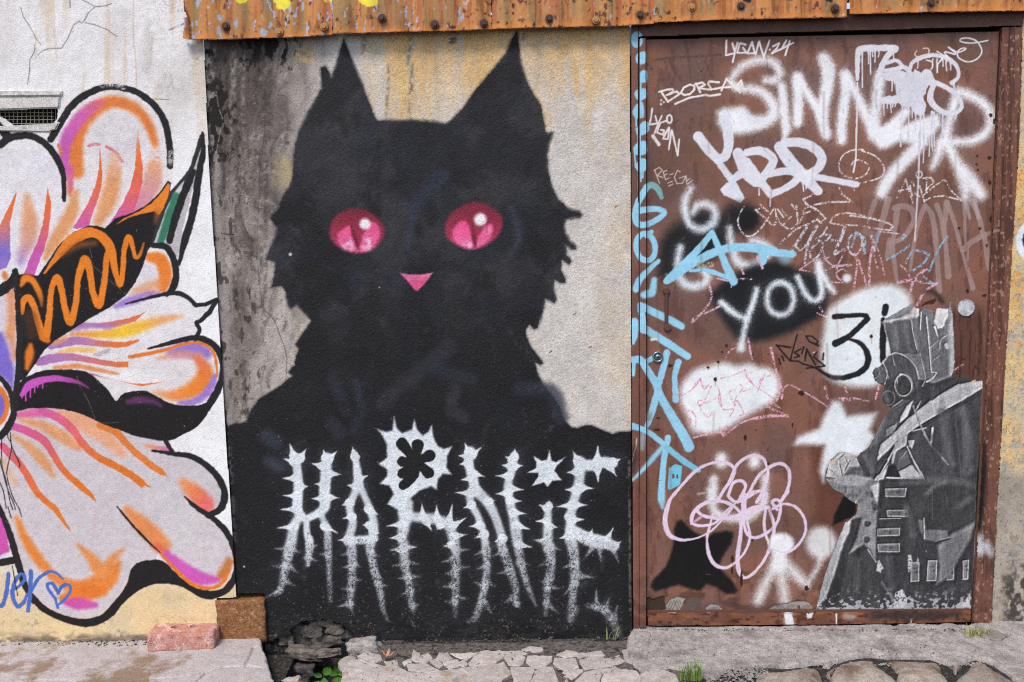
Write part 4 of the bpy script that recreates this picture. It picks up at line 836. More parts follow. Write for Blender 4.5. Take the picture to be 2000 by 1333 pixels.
for c in DG:
    X, Y = c.PX, c.PY
    b = np.array([128, 90, 78], np.float32)*np.ones((c.H, c.W, 1), np.float32)
    def mixc(col, m): b[:] = b*(1-m[..., None])+np.array(col, np.float32)*m[..., None]
    mixc((143, 93, 74), sm(.42, .66, fbm(X/60, Y/90, 101))*.6)
    mixc((110, 82, 75), sm(.44, .68, fbm(X/90, Y/80, 102))*.8)
    mixc((98, 72, 66), sm(1370, 1300, X)*sm(240, 300, Y)*sm(420, 370, Y)*.7)
    mixc((116, 82, 60), sm(.55, .75, fbm(X/40, Y/60, 103))*.5)
    mixc((92, 58, 50), sm(.60, .72, fbm(X/14, Y/50, 104))*.5)
    mixc((158, 118, 100), sm(.86, .90, fbm(X/2.6, Y/2.6, 105, 2))*sm(.4, .6, fbm(X/50, Y/50, 106))*.8)
    mixc((66, 38, 26), sm(.78, .82, fbm(X/5, Y/4, 107, 3))*sm(.45, .6, fbm(X/60, Y/60, 108))*.8)
    # peeled darker bands by the poster
    mixc((88, 56, 46), sm(1838, 1856, X+(fbm(X/8, Y/60, 109)-.5)*12)*sm(1925, 1915, X)*sm(590, 625, Y)*sm(760, 740, Y)*.85)
    mixc((96, 56, 42), sm(1575, 1600, X+(fbm(X/10, Y/60, 110)-.5)*20)*sm(1665, 1640, X)*sm(790, 850, Y)*sm(1060, 1030, Y)*.8)
    mixc((60, 38, 32), sm(.55, .62, fbm(X/3, Y/40, 111, 3))*sm(1838, 1856, X)*sm(1925, 1915, X)*sm(590, 625, Y)*sm(760, 740, Y)*.8)
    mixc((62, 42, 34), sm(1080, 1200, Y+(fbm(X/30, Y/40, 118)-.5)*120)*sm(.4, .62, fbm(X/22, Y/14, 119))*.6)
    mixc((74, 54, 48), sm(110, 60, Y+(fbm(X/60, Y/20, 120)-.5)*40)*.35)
    if c is RL:
        mixc((120, 74, 56), np.ones_like(X)*.6); mixc((150, 96, 52), sm(.5, .7, fbm(X/25, Y/10, 112))*.6); mixc((74, 40, 24), sm(.55, .66, fbm(X/10, Y/5, 113))*.8)
    if c is JR:
        mixc((112, 70, 56), np.ones_like(X)*.6)
        mixc((72, 46, 38), sm(.5, .65, fbm(X/7, Y/90, 114))*.7); mixc((168, 132, 112), sm(.68, .72, fbm(X/4, Y/8, 115, 3))*.8)
    if c is LT: mixc((100, 66, 54), np.ones_like(X)*.5)
    if c in (JA, JB): mixc((116, 74, 62), np.ones_like(X)*.4)
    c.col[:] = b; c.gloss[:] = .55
    c.disp += (fbm(X/140, Y/140, 116)-.5)*.004
W1 = (240, 241, 246); W2 = (226, 227, 237); LB = (152, 208, 233); CH = (226, 218, 220); PK2 = (222, 178, 196)
# faint strokes
I('faint')
for p, w in ((C1(370, 655, 620, 622, 900, 608, 1250, 580), 5), (C1(780, 390, 830, 620, 862, 900), [6, 5, 2]), (C1(530, 670, 610, 1000), 4), (C1(580, 650, 650, 790, 740, 920), 5), (C1(1040, 660, 1140, 870), 4), (C1(1130, 640, 1020, 910), 3), (C1(435, 900, 450, 1150), 3.5), (C1(310, 700, 355, 770), 6)):
    S(p, w, (84, 62, 58), 3, a=.75, tex='worn')
for x, y, l in ((800, 320, 50), (870, 280, 120), (990, 260, 110), (1090, 220, 110), (580, 60, 50)): S(C4(x, y-l/2, x-15, y+l/2), 5, (92, 70, 64), 4, a=.6)
S(C2(1380, 220, 1440, 160, 1560, 165, 1660, 240, 1670, 340), 2.5, (96, 74, 70), 2, a=.6)
# faded grey letters
I('hrdna')
HG = (170, 146, 142)
def hd(p, w, a=.72): S(p, w, HG, 1.6, a=a, idk='hrdna'); S(p, np.atleast_1d(w)*.72, (156, 128, 122), 2, a=.5, idk=None)
hd(C6(285, 790, 240, 920, 200, 1040), [12, 9, 3], .5)
hd(J(C6(440, 765, 390, 940, 335, 1140), D1(310, 240, 290, 400)), [14, 12, 9, 8, 4])
hd(J(C6(540, 880, 525, 1050, 490, 1240), D1(460, 300, 430, 480)), [13, 10, 9, 12, 10])
hd(C6(510, 862, 600, 838, 700, 870, 738, 970, 700, 1085, 610, 1200, 480, 1262), [11, 11, 12, 11, 10, 10, 9])
hd(D1(480, 330, 510, 560, 545, 790), [12, 9, 5])
hd(J(C6(860, 840, 790, 1030, 740, 1250), D1(720, 420, 690, 640)), [12, 8, 7, 7, 5])
hd(J(C6(870, 845, 945, 950, 980, 1190), D1(975, 200, 1000, 480, 1025, 880)), [10, 10, 11, 12, 9, 11])
hd(J(C6(1000, 830, 1050, 980, 1075, 1180), D1(1080, 300)), [10, 9, 8, 5])
hd(J(C6(1110, 800, 1095, 1000), D1(1090, 120, 1105, 400, 1130, 700)), [12, 9, 7, 9, 13])
hd(J(C6(1120, 810, 1190, 1000, 1260, 1260), D1(1270, 360, 1340, 600, 1410, 840)), [10, 8, 7, 6, 7, 11])
hd(J(C6(1310, 745, 1318, 1000), D1(1320, 180, 1330, 330)), [9, 6, 6, 6])
hd(J(C6(1390, 780, 1470, 930, 1530, 1180), D1(1545, 280, 1600, 610)), [10, 10, 9, 10, 12])
hd(D1(1300, 400, 1400, 310, 1540, 232), [12, 11, 11]); hd(D1(1540, 232, 1640, 195, 1720, 178), [10, 7, 5], .5)
hd(D1(1350, 400, 1350, 520), 5)
S(D1(180, 190, 250, 225), 14, (150, 120, 114), 3, a=.7)
# big soft white tag
I('sinner', .5)
def sp(p, w, soft=8, a=1, col=W1): S(p, w, col, soft, a=a, tex='spray')
sp(C2(640, 650, 740, 645, 815, 570, 770, 450, 650, 390, 480, 400, 320, 480, 220, 590, 200, 680, 290, 750, 450, 765, 600, 810, 700, 920, 745, 1040, 690, 1150, 560, 1200, 420, 1160, 310, 1090), [13, 14, 14, 15, 15, 14, 14, 13, 13, 14, 15, 16, 18, 20, 22, 22, 22, 24])
Fp(C4(1205, 120, 1290, 75, 1560, 70, 1640, 225, 1760, 180, 1830, 250, 1780, 340, 1640, 400, 1450, 420, 1300, 420, 1210, 270), W1, 10, tex='spray')
sp(J(C2(845, 730, 865, 900, 880, 1100, 905, 1290), C5(900, 60, 880, 210)), [15, 17, 18, 18, 17, 10], 6)
sp(C2(1050, 610, 1060, 900, 1055, 1200), [19, 20, 19], 6)
sp(J(C2(1080, 640, 1200, 850, 1340, 1080, 1410, 1300), C5(1430, 160)), [16, 15, 18, 20, 18], 6)
sp(C2(1395, 360, 1450, 520, 1435, 750, 1390, 960, 1380, 1120), [22, 27, 24, 22, 20], 6)
sp(J(C2(1655, 570, 1680, 800, 1640, 1100, 1620, 1300), C5(1625, 60, 1625, 225)), [18, 20, 20, 19, 19, 18], 6)
sp(J(C2(1700, 600, 1800, 800, 1900, 1000), C3(110, 830, 200, 1010, 280, 1180)), [16, 17, 17, 18, 20, 22], 7)
sp(C3(345, 520, 315, 750, 290, 960, 280, 1180), [20, 21, 21, 21], 7)
Fp(J(C3(290, 1140, 440, 1050, 640, 860, 705, 930, 610, 1090, 820, 1000, 1020, 950, 1050, 1080, 930, 1230), C6(880, 80, 720, 120, 560, 105, 430, 175, 345, 190, 230, 60), C3(280, 1260)), W1, 8, tex='spray')
sp(C6(830, 100, 700, 240, 560, 390, 440, 540, 365, 680), [24, 24, 23, 23, 22], 7)
sp(C3(1240, 705, 1360, 740, 1490, 805, 1590, 915, 1610, 1040, 1550, 1180, 1400, 1265, 1250, 1275, 1090, 1270), [16, 17, 17, 17, 18, 17, 16, 15, 16], 8)
sp(J(C3(1210, 800, 1150, 1000, 1090, 1230), C6(1040, 120, 1000, 280, 945, 400)), [18, 18, 18, 17, 15, 9], 8)
sp(C6(1100, 120, 1190, 270, 1270, 450, 1320, 620, 1330, 730), [16, 18, 20, 20, 14], 8)
sp(C6(1310, 440, 1400, 560, 1500, 710), [18, 24, 20], 9)
for x, y in ((C6(1330, 780)[0]), (C6(1430, 770)[0])): S(px(x, y, x+8, y+35), [9, 5], (190, 178, 182), 3, a=.6)
# crisp YBR
I('ybr', .5)
yb = lambda p, w: S(p, w, W2, 2.2, a=.97)
yb(C4(955, 445, 1090, 620, 1220, 755), [19, 19, 17]); yb(C4(1220, 755, 1320, 690, 1355, 520, 1335, 320, 1300, 180), [17, 17, 19, 20, 22])
yb(J(C4(1235, 800, 1380, 1000, 1510, 1240)), [12, 13, 11]); Fp(C4(1240, 1140, 1330, 1045, 1460, 1060, 1565, 1250, 1510, 1308, 1290, 1210), W2, 2.2)
yb(C5(275, 400, 340, 560, 345, 640, 200, 745), [21, 22, 18, 13]); yb(C5(390, 500, 545, 730, 705, 935), [14, 16, 14]); yb(C5(350, 660, 500, 780), [16, 17])
yb(C5(390, 390, 520, 365, 660, 405, 735, 500, 660, 640, 550, 780), [15, 16, 17, 17, 16, 18])
yb(C5(660, 680, 850, 635, 1010, 640, 1050, 730, 900, 850, 720, 930), [12, 14, 16, 16, 13, 13])
yb(C5(820, 320, 950, 500, 1130, 700, 1320, 890), [22, 24, 22, 17]); yb(C5(880, 265, 1060, 255, 1250, 320, 1365, 450, 1330, 580, 1210, 660, 1100, 700), [16, 17, 18, 18, 17, 15, 18])
yb(C5(1200, 690, 1500, 745, 1815, 805), [14, 12, 12]); S(C5(1150, 700), 26, (226, 228, 236), 5)
for p in (C5(550, 860, 552, 945), C5(700, 960, 695, 1090), C5(1120, 780, 1132, 892), C5(1160, 780, 1165, 860)): S(p, 2.6, W2, 1.2)
for p in (C5(610, 345, 770, 490), C4(1330, 100, 1440, 290)): S(p, .9, (150, 130, 130), 1, a=.6)
# small white marker tags
I('lygon', .5)
mk = lambda p, w=3.4, col=(236, 232, 236): S(p, w, col, 1.2, smooth=False)
for p in (C2(125, 130, 118, 322, 225, 298), C2(200, 165, 235, 280), C2(270, 160, 235, 290, 206, 410), C2(375, 185, 300, 165, 265, 290, 385, 290, 340, 225), C2(460, 150, 395, 300, 495, 295, 462, 165), C2(505, 312, 550, 145, 612, 345, 685, 132), C2(690, 250, 692, 252), C2(735, 205, 812, 165, 780, 235, 715, 297, 830, 245), C2(905, 130, 845, 240, 995, 160), C2(950, 138, 892, 322)): mk(p)
I('boreas', .5)
for p in (C1(450, 1065, 560, 1035, 625, 1030, 640, 1060, 545, 1110, 680, 1060, 712, 1095, 590, 1175, 565, 1195, 480, 1070), closed(C1(730, 1080, 770, 1010, 850, 970, 910, 990, 905, 1040, 850, 1095, 780, 1108)), C1(930, 955, 985, 1072), C1(915, 965, 1010, 945, 1045, 975, 965, 1015, 1080, 1035, 1130, 1035), C1(1225, 942, 1100, 930, 1085, 960, 1130, 1035, 1265, 1008), C1(1260, 1050, 1325, 895, 1480, 1050), C1(1260, 1012, 1400, 1000), C1(1470, 975, 1520, 915, 1530, 980, 1480, 985), C1(660, 1222, 850, 1140, 1060, 1105), C1(1060, 1105, 1100, 1118, 1245, 1098), C1(475, 1175, 477, 1176), C1(510, 1200, 511, 1201), C1(473, 1226, 475, 1227), C1(1500, 1075, 1502, 1076)): mk(p, 3.7, (242, 234, 230))
I('lygon2', .5)
for p in (C4(358, 85, 345, 200, 320, 292, 405, 280), C4(400, 180, 425, 275), C4(482, 180, 440, 275, 390, 405), C4(535, 245, 465, 270, 420, 395, 500, 425, 515, 370, 470, 360), closed(ell(1307.5, 233, 5, 8, 12)), C4(575, 330, 500, 475, 565, 480, 580, 335), C4(612, 365, 575, 615), C4(618, 375, 690, 692, 710, 485)): mk(p, 3.4, (232, 226, 224))
mk(C4(370, 440, 445, 550), 6, (226, 220, 220))
I('regz', .6)
for p in (C4(380, 890, 450, 850, 490, 885, 425, 955, 500, 982), C4(390, 880, 455, 1060), C4(550, 888, 500, 908, 535, 1012, 580, 985), C4(512, 955, 552, 932), C4(590, 945, 635, 930), C4(725, 908, 685, 888, 648, 980, 680, 1060, 755, 1055, 800, 960, 712, 990), C4(800, 960, 812, 1070, 882, 1015), C4(800, 1032, 850, 995), C4(560, 1055, 620, 1030), C4(575, 1092, 630, 1065)): mk(p, 1.7, (214, 192, 182))
# sixes on black haze
I('six', .55)
Fp(C7(470, 620, 560, 480, 740, 330, 800, 200, 1250, 230, 1380, 130, 1600, 120, 1740, 220, 1765, 380, 1640, 500, 1450, 520, 1400, 650, 1250, 780, 900, 950, 560, 1130, 440, 1050, 450, 750), (22, 22, 25), 17, a=.97, tex='spray')
S(C7(1600, 330), 36, (16, 15, 17), 12)
X6 = lambda p, w: S(p, w, (226, 232, 240), 7, tex='spray')
X6(J(C4(862, 1120, 815, 1210), C7(795, 60, 785, 200, 840, 370, 940, 450, 1060, 440, 1165, 350, 1175, 220, 1090, 135, 960, 140, 880, 240)), [10, 12, 13, 14, 14, 14, 15, 15, 15, 14, 14, 12])
X6(C7(725, 690, 695, 850, 700, 1000, 750, 1140, 870, 1200, 1010, 1170, 1075, 1080, 1010, 985), [12, 14, 14, 15, 16, 16, 15, 12])
X6(C7(1365, 440, 1380, 600, 1420, 750, 1480, 880, 1620, 930, 1770, 880, 1890, 740, 1810, 640, 1660, 600), [10, 13, 14, 17, 15, 14, 14, 14, 12])
# "You"
I('you', .55)
Fp(px(1386, 575, 1420, 546, 1470, 518, 1520, 509, 1565, 528, 1602, 540, 1618, 575, 1612, 612, 1560, 642, 1505, 662, 1474, 668, 1436, 660, 1412, 625, 1394, 598), (22, 22, 25), 12, tex='spray')
yo = lambda p, w=11: S(p, w, (232, 238, 244), 5.5, tex='spray')
yo(D3(50, 65, 200, 190, 340, 260), [12, 11, 10]); yo(J(D2(1720, 40), D3(400, 120, 345, 270, 305, 450, 280, 590)), [11, 11, 11, 11, 15])
yo(closed(spline(closed(ell(1524, 584, 26, 32, 14)), 2)[:-1]), 10.5)
yo(C8(920, 945, 1000, 1120, 1080, 1230, 1180, 1240, 1230, 1150, 1210, 950, 1190, 770), [9, 10, 11, 11, 11, 12, 14]); yo(C8(1235, 900, 1320, 1050, 1400, 1140), [10, 11, 8]); S(C8(1560, 960), 16, (228, 234, 242), 6)
# light blue vertical letters over leaf and jamb
I('spots', .5)
for p in (ell(1244, 78, 12, 16), C1(140, 620, 165, 570, 230, 540, 280, 560, 275, 680, 200, 710, 150, 680), C1(190, 880, 200, 820, 240, 785, 290, 790, 300, 880, 280, 940, 200, 945), C1(125, 1100, 160, 1040, 270, 1025, 285, 1130, 210, 1180, 150, 1160),
          C4(100, 130, 135, 50, 190, 0, 240, 10, 255, 150, 240, 200, 140, 210), C4(140, 350, 190, 300, 250, 250, 310, 270, 318, 370, 240, 430, 170, 430), C4(110, 600, 150, 540, 240, 500, 285, 530, 290, 650, 220, 690, 130, 680), C4(130, 830, 180, 760, 230, 730, 280, 750, 285, 870, 240, 910, 170, 905)):
    Fp(p, LB, 3, smooth=True)
for p in (C1(210, 940, 205, 1020), C1(205, 1170, 200, 1260), C4(148, 200, 150, 310), C4(205, 420, 200, 520), C4(175, 420, 180, 520), C4(200, 680, 200, 760), C4(130, 660, 145, 850), C4(185, 900, 182, 1100, 185, 1170), C4(210, 900, 213, 1030), C4(238, 900, 235, 985), C1(185, 700, 190, 740)): S(p, 3, LB, 1.3)
I('blue', .5)
lb = lambda p, w, soft=2, a=1, col=LB: S(p, w, col, soft, a=a)
S(C4(480, 1240, 430, 1130, 350, 1080, 280, 1110), [8, 12, 13, 12], (126, 176, 172), 2)
lb(J(C4(290, 1105, 215, 1230), C7(175, 100, 145, 240, 165, 375, 270, 395, 420, 330, 515, 240, 440, 195, 300, 195, 150, 225)), [12, 12, 12, 14, 13, 12, 11, 10, 11, 12, 12])
lb(closed(ell(1261, 483, 18.5, 26.5, 16, -.15)), 11); lb(C7(280, 540, 350, 490), 9)
lb(C7(440, 870, 300, 1000, 185, 1130, 145, 1240), [8, 11, 13, 12], 3); lb(J(C7(385, 1115, 365, 1250), D2(350, 80, 250, 110)), [11, 14, 16, 14], 4)
lb(D2(205, 240, 230, 400, 240, 570), [12, 13, 13]); lb(D2(250, 270, 450, 370, 600, 440, 740, 520), [15, 14, 14, 14], 3); lb(D2(240, 540, 500, 700, 820, 910), [15, 15, 14], 2.5); lb(D2(130, 460, 130, 640, 110, 740), [15, 13, 6], 3)
lb(D2(100, 960, 200, 955, 300, 1090, 400, 1260), [14, 14, 14, 14]); lb(D2(100, 960, 110, 1150), [13, 8], 3); lb(D2(290, 970, 370, 930), 10)
lb(J(D2(550, 860, 500, 1080, 440, 1280), D4(360, 130, 290, 380, 245, 510)), [13, 13, 13, 14, 13, 9]); lb(D4(320, 0, 390, 190, 520, 420, 640, 620, 700, 740), [13, 15, 18, 20, 21], 3.5)
lb(J(D2(700, 985, 655, 1150), D4(545, 60, 555, 230)), [13, 11, 11, 13]); lb(D4(90, 515, 240, 570, 430, 710), [13, 11, 11]); lb(D4(470, 640, 430, 850, 405, 1100, 395, 1310), [12, 12, 13, 13])
lb(D4(430, 720, 240, 940, 90, 1100), [10, 9, 5], 4); lb(D4(200, 560, 190, 760), [11, 8], 6, .6); lb(D4(460, 750, 650, 900, 800, 995), [12, 12, 10], 2, 1, (128, 196, 222))
S(D4(265, 380, 265, 440), 12, (150, 156, 150), 3, tex='stain')
Fp(D4(480, 970, 550, 930, 625, 950, 605, 1140, 585, 1160, 490, 1205, 470, 1190), (120, 200, 228), 2); S(D4(525, 1040, 528, 1075), 4.5, (110, 84, 78), 1.3, idk=None); S(D4(572, 1045, 572, 1075), 4, (110, 84, 78), 1.3, idk=None)
lb(D5(345, 0, 345, 90, 350, 150), [14, 14, 7], 5, .9)
I('arrow', .5)
lb(C7(1135, 505, 960, 720, 780, 900, 545, 1130), [12, 14, 15, 13]); lb(C7(1150, 520, 1270, 800, 1350, 990, 1420, 1140), [11, 13, 16, 16], 3); lb(J(C7(560, 1120, 900, 890, 1200, 745, 1450, 690, 1700, 700, 1950, 740), C8(560, 615, 860, 645)), [15, 17, 16, 16, 17, 16, 15, 13], 3)
lb(C7(850, 1000, 1050, 985, 1250, 1050, 1430, 1120), [5, 8, 9, 9]); lb(C7(1790, 760, 1810, 860, 1790, 920), [18, 13, 6], 2.5); S(C7(1400, 1160, 1390, 1210), 2, LB, 1.2); S(C8(760, 690), 26, LB, 12, a=.6)
S(px(1302, 537), 6, LB, 4, a=.5)
# chalk scribbles
I('chalk', .75)
ck = lambda p, w=3.2, col=CH, sm_=True: S(p, w, col, 1.3, tex='chalk', smooth=sm_)
for p in (C8(220, 30, 150, 150, 150, 270, 200, 370, 280, 415, 380, 370, 480, 260, 560, 130, 610, 50), C8(430, 0, 540, 100), C8(370, 70, 500, 180, 600, 270, 640, 200, 630, 60), C8(370, 70, 470, 45), C8(640, 150, 720, 270, 820, 315, 900, 270, 925, 200, 905, 80, 840, 0), C8(660, 60, 735, 165), C8(700, 40, 775, 145), C8(745, 255, 770, 210, 830, 165, 870, 182), C8(900, 0, 930, 235, 1000, 130, 1140, 65), C8(1000, 120, 1010, 60, 1060, 30)): ck(p)
for p in (C8(1030, 0, 1180, 70, 1285, 180, 1220, 240, 1180, 190), C8(1180, 190, 1040, 260, 900, 320, 690, 505), C5(1270, 930, 1125, 1000, 1170, 1060, 1310, 1140), C5(1270, 1070, 1450, 1035, 1760, 1030, 1625, 930, 1600, 840, 1660, 800)): ck(p, 3.6, sm_=False)
ck(C8(1340, 240, 1400, 150, 1560, 110, 1760, 145, 1980, 205), 3.4); ck(J(C8(1340, 240, 1500, 262, 1750, 275), D1(250, 150, 480, 180)), 3); ck(D1(0, 10, 200, 35, 420, 90, 490, 130, 470, 160), 3.2); ck(D1(330, 190, 620, 225), 2.6)
for p, w in ((C8(1040, 290, 920, 480, 850, 585), 6), (C8(1165, 290, 1060, 500, 1010, 765), [7, 6, 4]), (C8(905, 560, 960, 590, 1060, 480, 1100, 400), 4), (C8(1300, 300, 1240, 400, 1160, 450, 1250, 505, 1200, 650, 1110, 720, 1080, 600, 1180, 500), 4), (C8(1250, 395, 1350, 400, 1290, 470), 4), (C8(1530, 300, 1480, 450, 1400, 645, 1530, 565), [7, 6, 5, 4]), (C8(1360, 465, 1480, 470), 4), (closed(C8(1570, 540, 1590, 440, 1680, 370, 1740, 400, 1760, 520, 1700, 640, 1620, 640)), 4.5), (C8(1780, 430, 1790, 630), 6), (C8(1880, 410, 1920, 600), 5)): ck(p, w, (204, 206, 218))
for p, w in ((C8(1130, 715, 945, 850), 3), (C8(945, 850, 1150, 880), 2.6), (C8(1100, 730, 1320, 690), 3), (C8(1245, 600, 1290, 720, 1385, 805), 3), (C8(1385, 805, 1610, 785), 5), (C8(1280, 860, 1385, 805), 2.6), (C8(1660, 640, 1695, 760, 1650, 1100), 4), (C8(1705, 700, 1810, 1035), 4), (C8(1890, 560, 1855, 800, 1850, 1040), 5), (C8(1910, 640, 1960, 830), 3), (C8(1540, 600, 1440, 800, 1430, 930, 1480, 985), 3), (C8(1430, 880, 1500, 840, 1560, 870), 3), (C8(1360, 1010, 1500, 1015), 3), (D1(240, 250, 330, 420, 400, 700), 3),
             (D2(1110, 0, 1135, 120, 1090, 240, 1000, 350, 885, 450), [4, 4, 4, 5, 8]), (D2(1040, 355, 1235, 260), 4), (D1(580, 580, 650, 640, 700, 740), 3), (D1(560, 770, 690, 750), 6), (D1(890, 610, 740, 740, 690, 900), [6, 7, 5]), (D1(700, 740, 850, 780, 990, 790), 4), (D1(1000, 785, 860, 880, 760, 1050), 5), (C7(1520, 950, 1555, 1060), 4), (C7(1180, 1090, 1350, 1130), 3.5), (C7(1470, 1100, 1650, 1105), 3.5), (C7(1725, 810, 1800, 970), 5), (C7(1090, 1160, 1130, 1310), 4), (D3(1180, 110, 1210, 170), 4), (D3(1150, 190, 1260, 230), 3)): ck(p, w, PK2)
for p in (D1(425, 515, 560, 440, 685, 350), D1(640, 555, 700, 440, 780, 410, 900, 450), D1(910, 450, 840, 560, 720, 640), D1(1115, 250, 1000, 420, 910, 650), D1(590, 290, 640, 240), D1(330, 200, 310, 330), D1(90, 230, 170, 270, 160, 430), D1(20, 370, 70, 200), D1(850, 710, 960, 800)): ck(p, 4.5, (140, 186, 214))
ck(J(C5(1750, 560, 1790, 500, 1880, 490, 1970, 560, 1960, 650, 1860, 720, 1720, 715, 1620, 650, 1590, 550, 1640, 430, 1760, 360, 1900, 352), C6(130, 200, 280, 260, 370, 350, 392, 440, 330, 520, 110, 582)), 2.9, (232, 228, 230))
ck(px(1664, 365, 1669, 372), 3)
S(J(C3(85, 600, 80, 900, 70, 1320), C6(65, 300, 40, 450)), 3, (230, 226, 230), 1.2)
# wet dripping scrawl
I('wet', .35)
WW = (222, 220, 229)
wt = lambda p, w, s=1.4: S(p, w, WW, s)
wt(C3(85, 560, 85, 400, 95, 240, 140, 208, 300, 200, 510, 205, 520, 230), [6, 9, 11, 12, 12, 12, 9]); wt(C3(490, 215, 400, 340, 340, 480, 290, 620), [11, 12, 11, 6]); wt(C3(420, 370, 530, 345, 600, 400), 7); wt(C3(410, 460, 520, 445, 620, 420, 700, 490), [8, 9, 8, 8])
Fp(C3(350, 500, 560, 455, 700, 500, 745, 435, 830, 490, 930, 500, 985, 570, 930, 640, 905, 620, 845, 760, 875, 850, 835, 990, 740, 960, 700, 870, 620, 880, 560, 830, 370, 845, 330, 800, 380, 762, 540, 742, 500, 590, 400, 570), WW, 1.5, rough=1.5)
wt(C3(690, 450, 715, 370, 820, 310, 960, 285, 1090, 308, 1190, 370, 1240, 450, 1240, 540, 1170, 600), [7, 8, 8, 8, 8, 8, 7, 7, 9]); wt(C3(960, 590, 1100, 650, 1220, 740, 1282, 840, 1255, 920, 1150, 950, 1030, 915, 930, 810, 930, 700, 970, 620), [10, 9, 8, 7, 8, 9, 10, 12, 11, 9]); S(C3(880, 510), 22, WW, 2)
Fp(C3(470, 600, 520, 620, 530, 740, 480, 730), (122, 80, 68), 1.5, idk=None, a=.6)
rr = random.Random(5)
for x, y0, y1 in ((140, 230, 650), (210, 230, 380), (232, 230, 500), (262, 230, 300), (285, 230, 360), (330, 230, 300), (485, 590, 690), (500, 220, 320), (430, 830, 890), (470, 830, 940), (490, 830, 880), (520, 830, 870), (780, 330, 430), (1000, 330, 480), (950, 330, 410), (1065, 340, 410), (1105, 350, 460), (1155, 380, 450), (1195, 600, 700), (600, 850, 1120), (672, 870, 1200), (755, 960, 1150), (720, 900, 1000), (810, 960, 1333), (850, 860, 1230), (940, 930, 1333), (965, 940, 1333), (1065, 950, 1230), (1130, 950, 1090), (1215, 950, 1015), (580, 1000, 1330), (310, 850, 1050), (390, 840, 970)):
    S(C3(x, y0, x+rr.uniform(-4, 4), (y0+y1)/2, x+rr.uniform(-6, 6), y1), [3.6, 2.2, 2.6], WW, 1.2)
for x, y0, y1 in ((580, 0, 150), (665, 0, 120), (845, 0, 340), (940, 0, 200), (912, 40, 265), (1065, 0, 60)): S(C6(x, y0, x+2, (y0+y1)/2, x+rr.uniform(-6, 8), y1), 2.2, (210, 206, 216), 1.2)
S(C6(797, 0, 790, 450, 772, 800, 745, 1240), [4, 3.4, 3, 3], (214, 208, 216), 1.2)
I('curl', .5)
S(C3(1000, 240, 1145, 325), 2.2, W1, 1.1); S(C3(1145, 325, 1085, 245, 1220, 272, 1130, 190, 1200, 235, 1260, 248, 1330, 210, 1290, 203, 1240, 240, 1245, 310, 1350, 360, 1460, 325, 1512, 235, 1460, 130, 1370, 90, 1280, 92, 1268, 122, 1340, 142, 1450, 140, 1580, 115), 2.3, W1, 1.1); S(C3(840, 205, 890, 205, 908, 230, 895, 275, 850, 290, 770, 300, 745, 270, 765, 235), 2.2, (226, 206, 200), 1.1); S(C3(880, 340, 940, 360, 950, 410, 930, 445), 2.5, W1, 1.1); S(C3(1060, 320, 1010, 390, 1000, 480), 3, W1, 1.1)
I('apb', .7)
for p in (C6(575, 690, 640, 530, 722, 805), C6(560, 665, 690, 640), C6(740, 610, 715, 560, 690, 610, 715, 720), C6(860, 792, 800, 610), C6(840, 520, 930, 512, 965, 565, 870, 660, 885, 690), C6(850, 710, 960, 620, 1075, 540, 1110, 560, 1150, 650, 1275, 772), C6(850, 785, 940, 735, 1080, 722, 1275, 772), C6(740, 690, 800, 730), C6(535, 735, 540, 740), C6(880, 510, 880, 660)): ck(p, 2.8, (230, 222, 222), False)
S(closed(ell(1795.3, 341.5, 6, 6.5, 10)), 2.4, (226, 220, 226), 1.2, tex='chalk')
# white cloud with pink scribble
I('cloud', .6)
Fp(D4(650, 10, 615, 80, 600, 240, 660, 380, 740, 560, 900, 600, 1060, 560, 1220, 470, 1350, 390, 1500, 310, 1610, 250, 1680, 130, 1670, -10, 1570, -110, 1440, -130, 1370, -165, 1280, -150, 1200, -140, 1120, -170, 1030, -170, 900, -140, 760, -100), (234, 238, 240), 11, smooth=True, tex='spray')
for x, y, r in ((1520, 60, 18), (1390, 260, 22), (760, 560, 16)): S(D4(x, y), r, (196, 196, 204), 14, a=.5, tex='stain')
pk = lambda p, w=2.4: S(p, w, (222, 120, 150), 1.2, a=.85, tex='chalk')
for p in (D4(540, 175, 640, 175, 760, 90, 820, 0), D4(820, 0, 860, 110, 920, 60), D4(940, 80, 850, 270, 800, 290, 800, 240, 850, 235), D4(990, 40, 1030, 160, 980, 220, 860, 270, 810, 300, 900, 420, 940, 370), D4(1030, 160, 1020, 230, 1050, 320, 1070, 340), D4(1030, 160, 1070, 330, 1180, 330, 1140, 410), D4(1200, 290, 1150, 200, 1140, 140, 1200, 120), D4(1250, 60, 1280, 100, 1220, 180, 1190, 260), D4(1250, 150, 1390, 100, 1440, 70), D4(1190, 300, 1220, 240, 1290, 370, 1250, 400), D4(1350, -10, 1410, 80, 1520, 150, 1620, 220), D4(1440, 150, 1520, -60), D4(600, 240, 650, 340, 720, 350, 770, 420, 770, 520), D2(890, 1320, 980, 1190, 1010, 1290, 1100, 1290), D2(1240, 1200, 1400, 1160, 1570, 1090), D2(1570, 1080, 1600, 1200, 1700, 1300), D2(1750, 1270, 1790, 1180, 1900, 1165)): pk(p)
S(D4(690, 455, 720, 440, 710, 475), 4, (228, 130, 158), 1.3, tex='chalk')
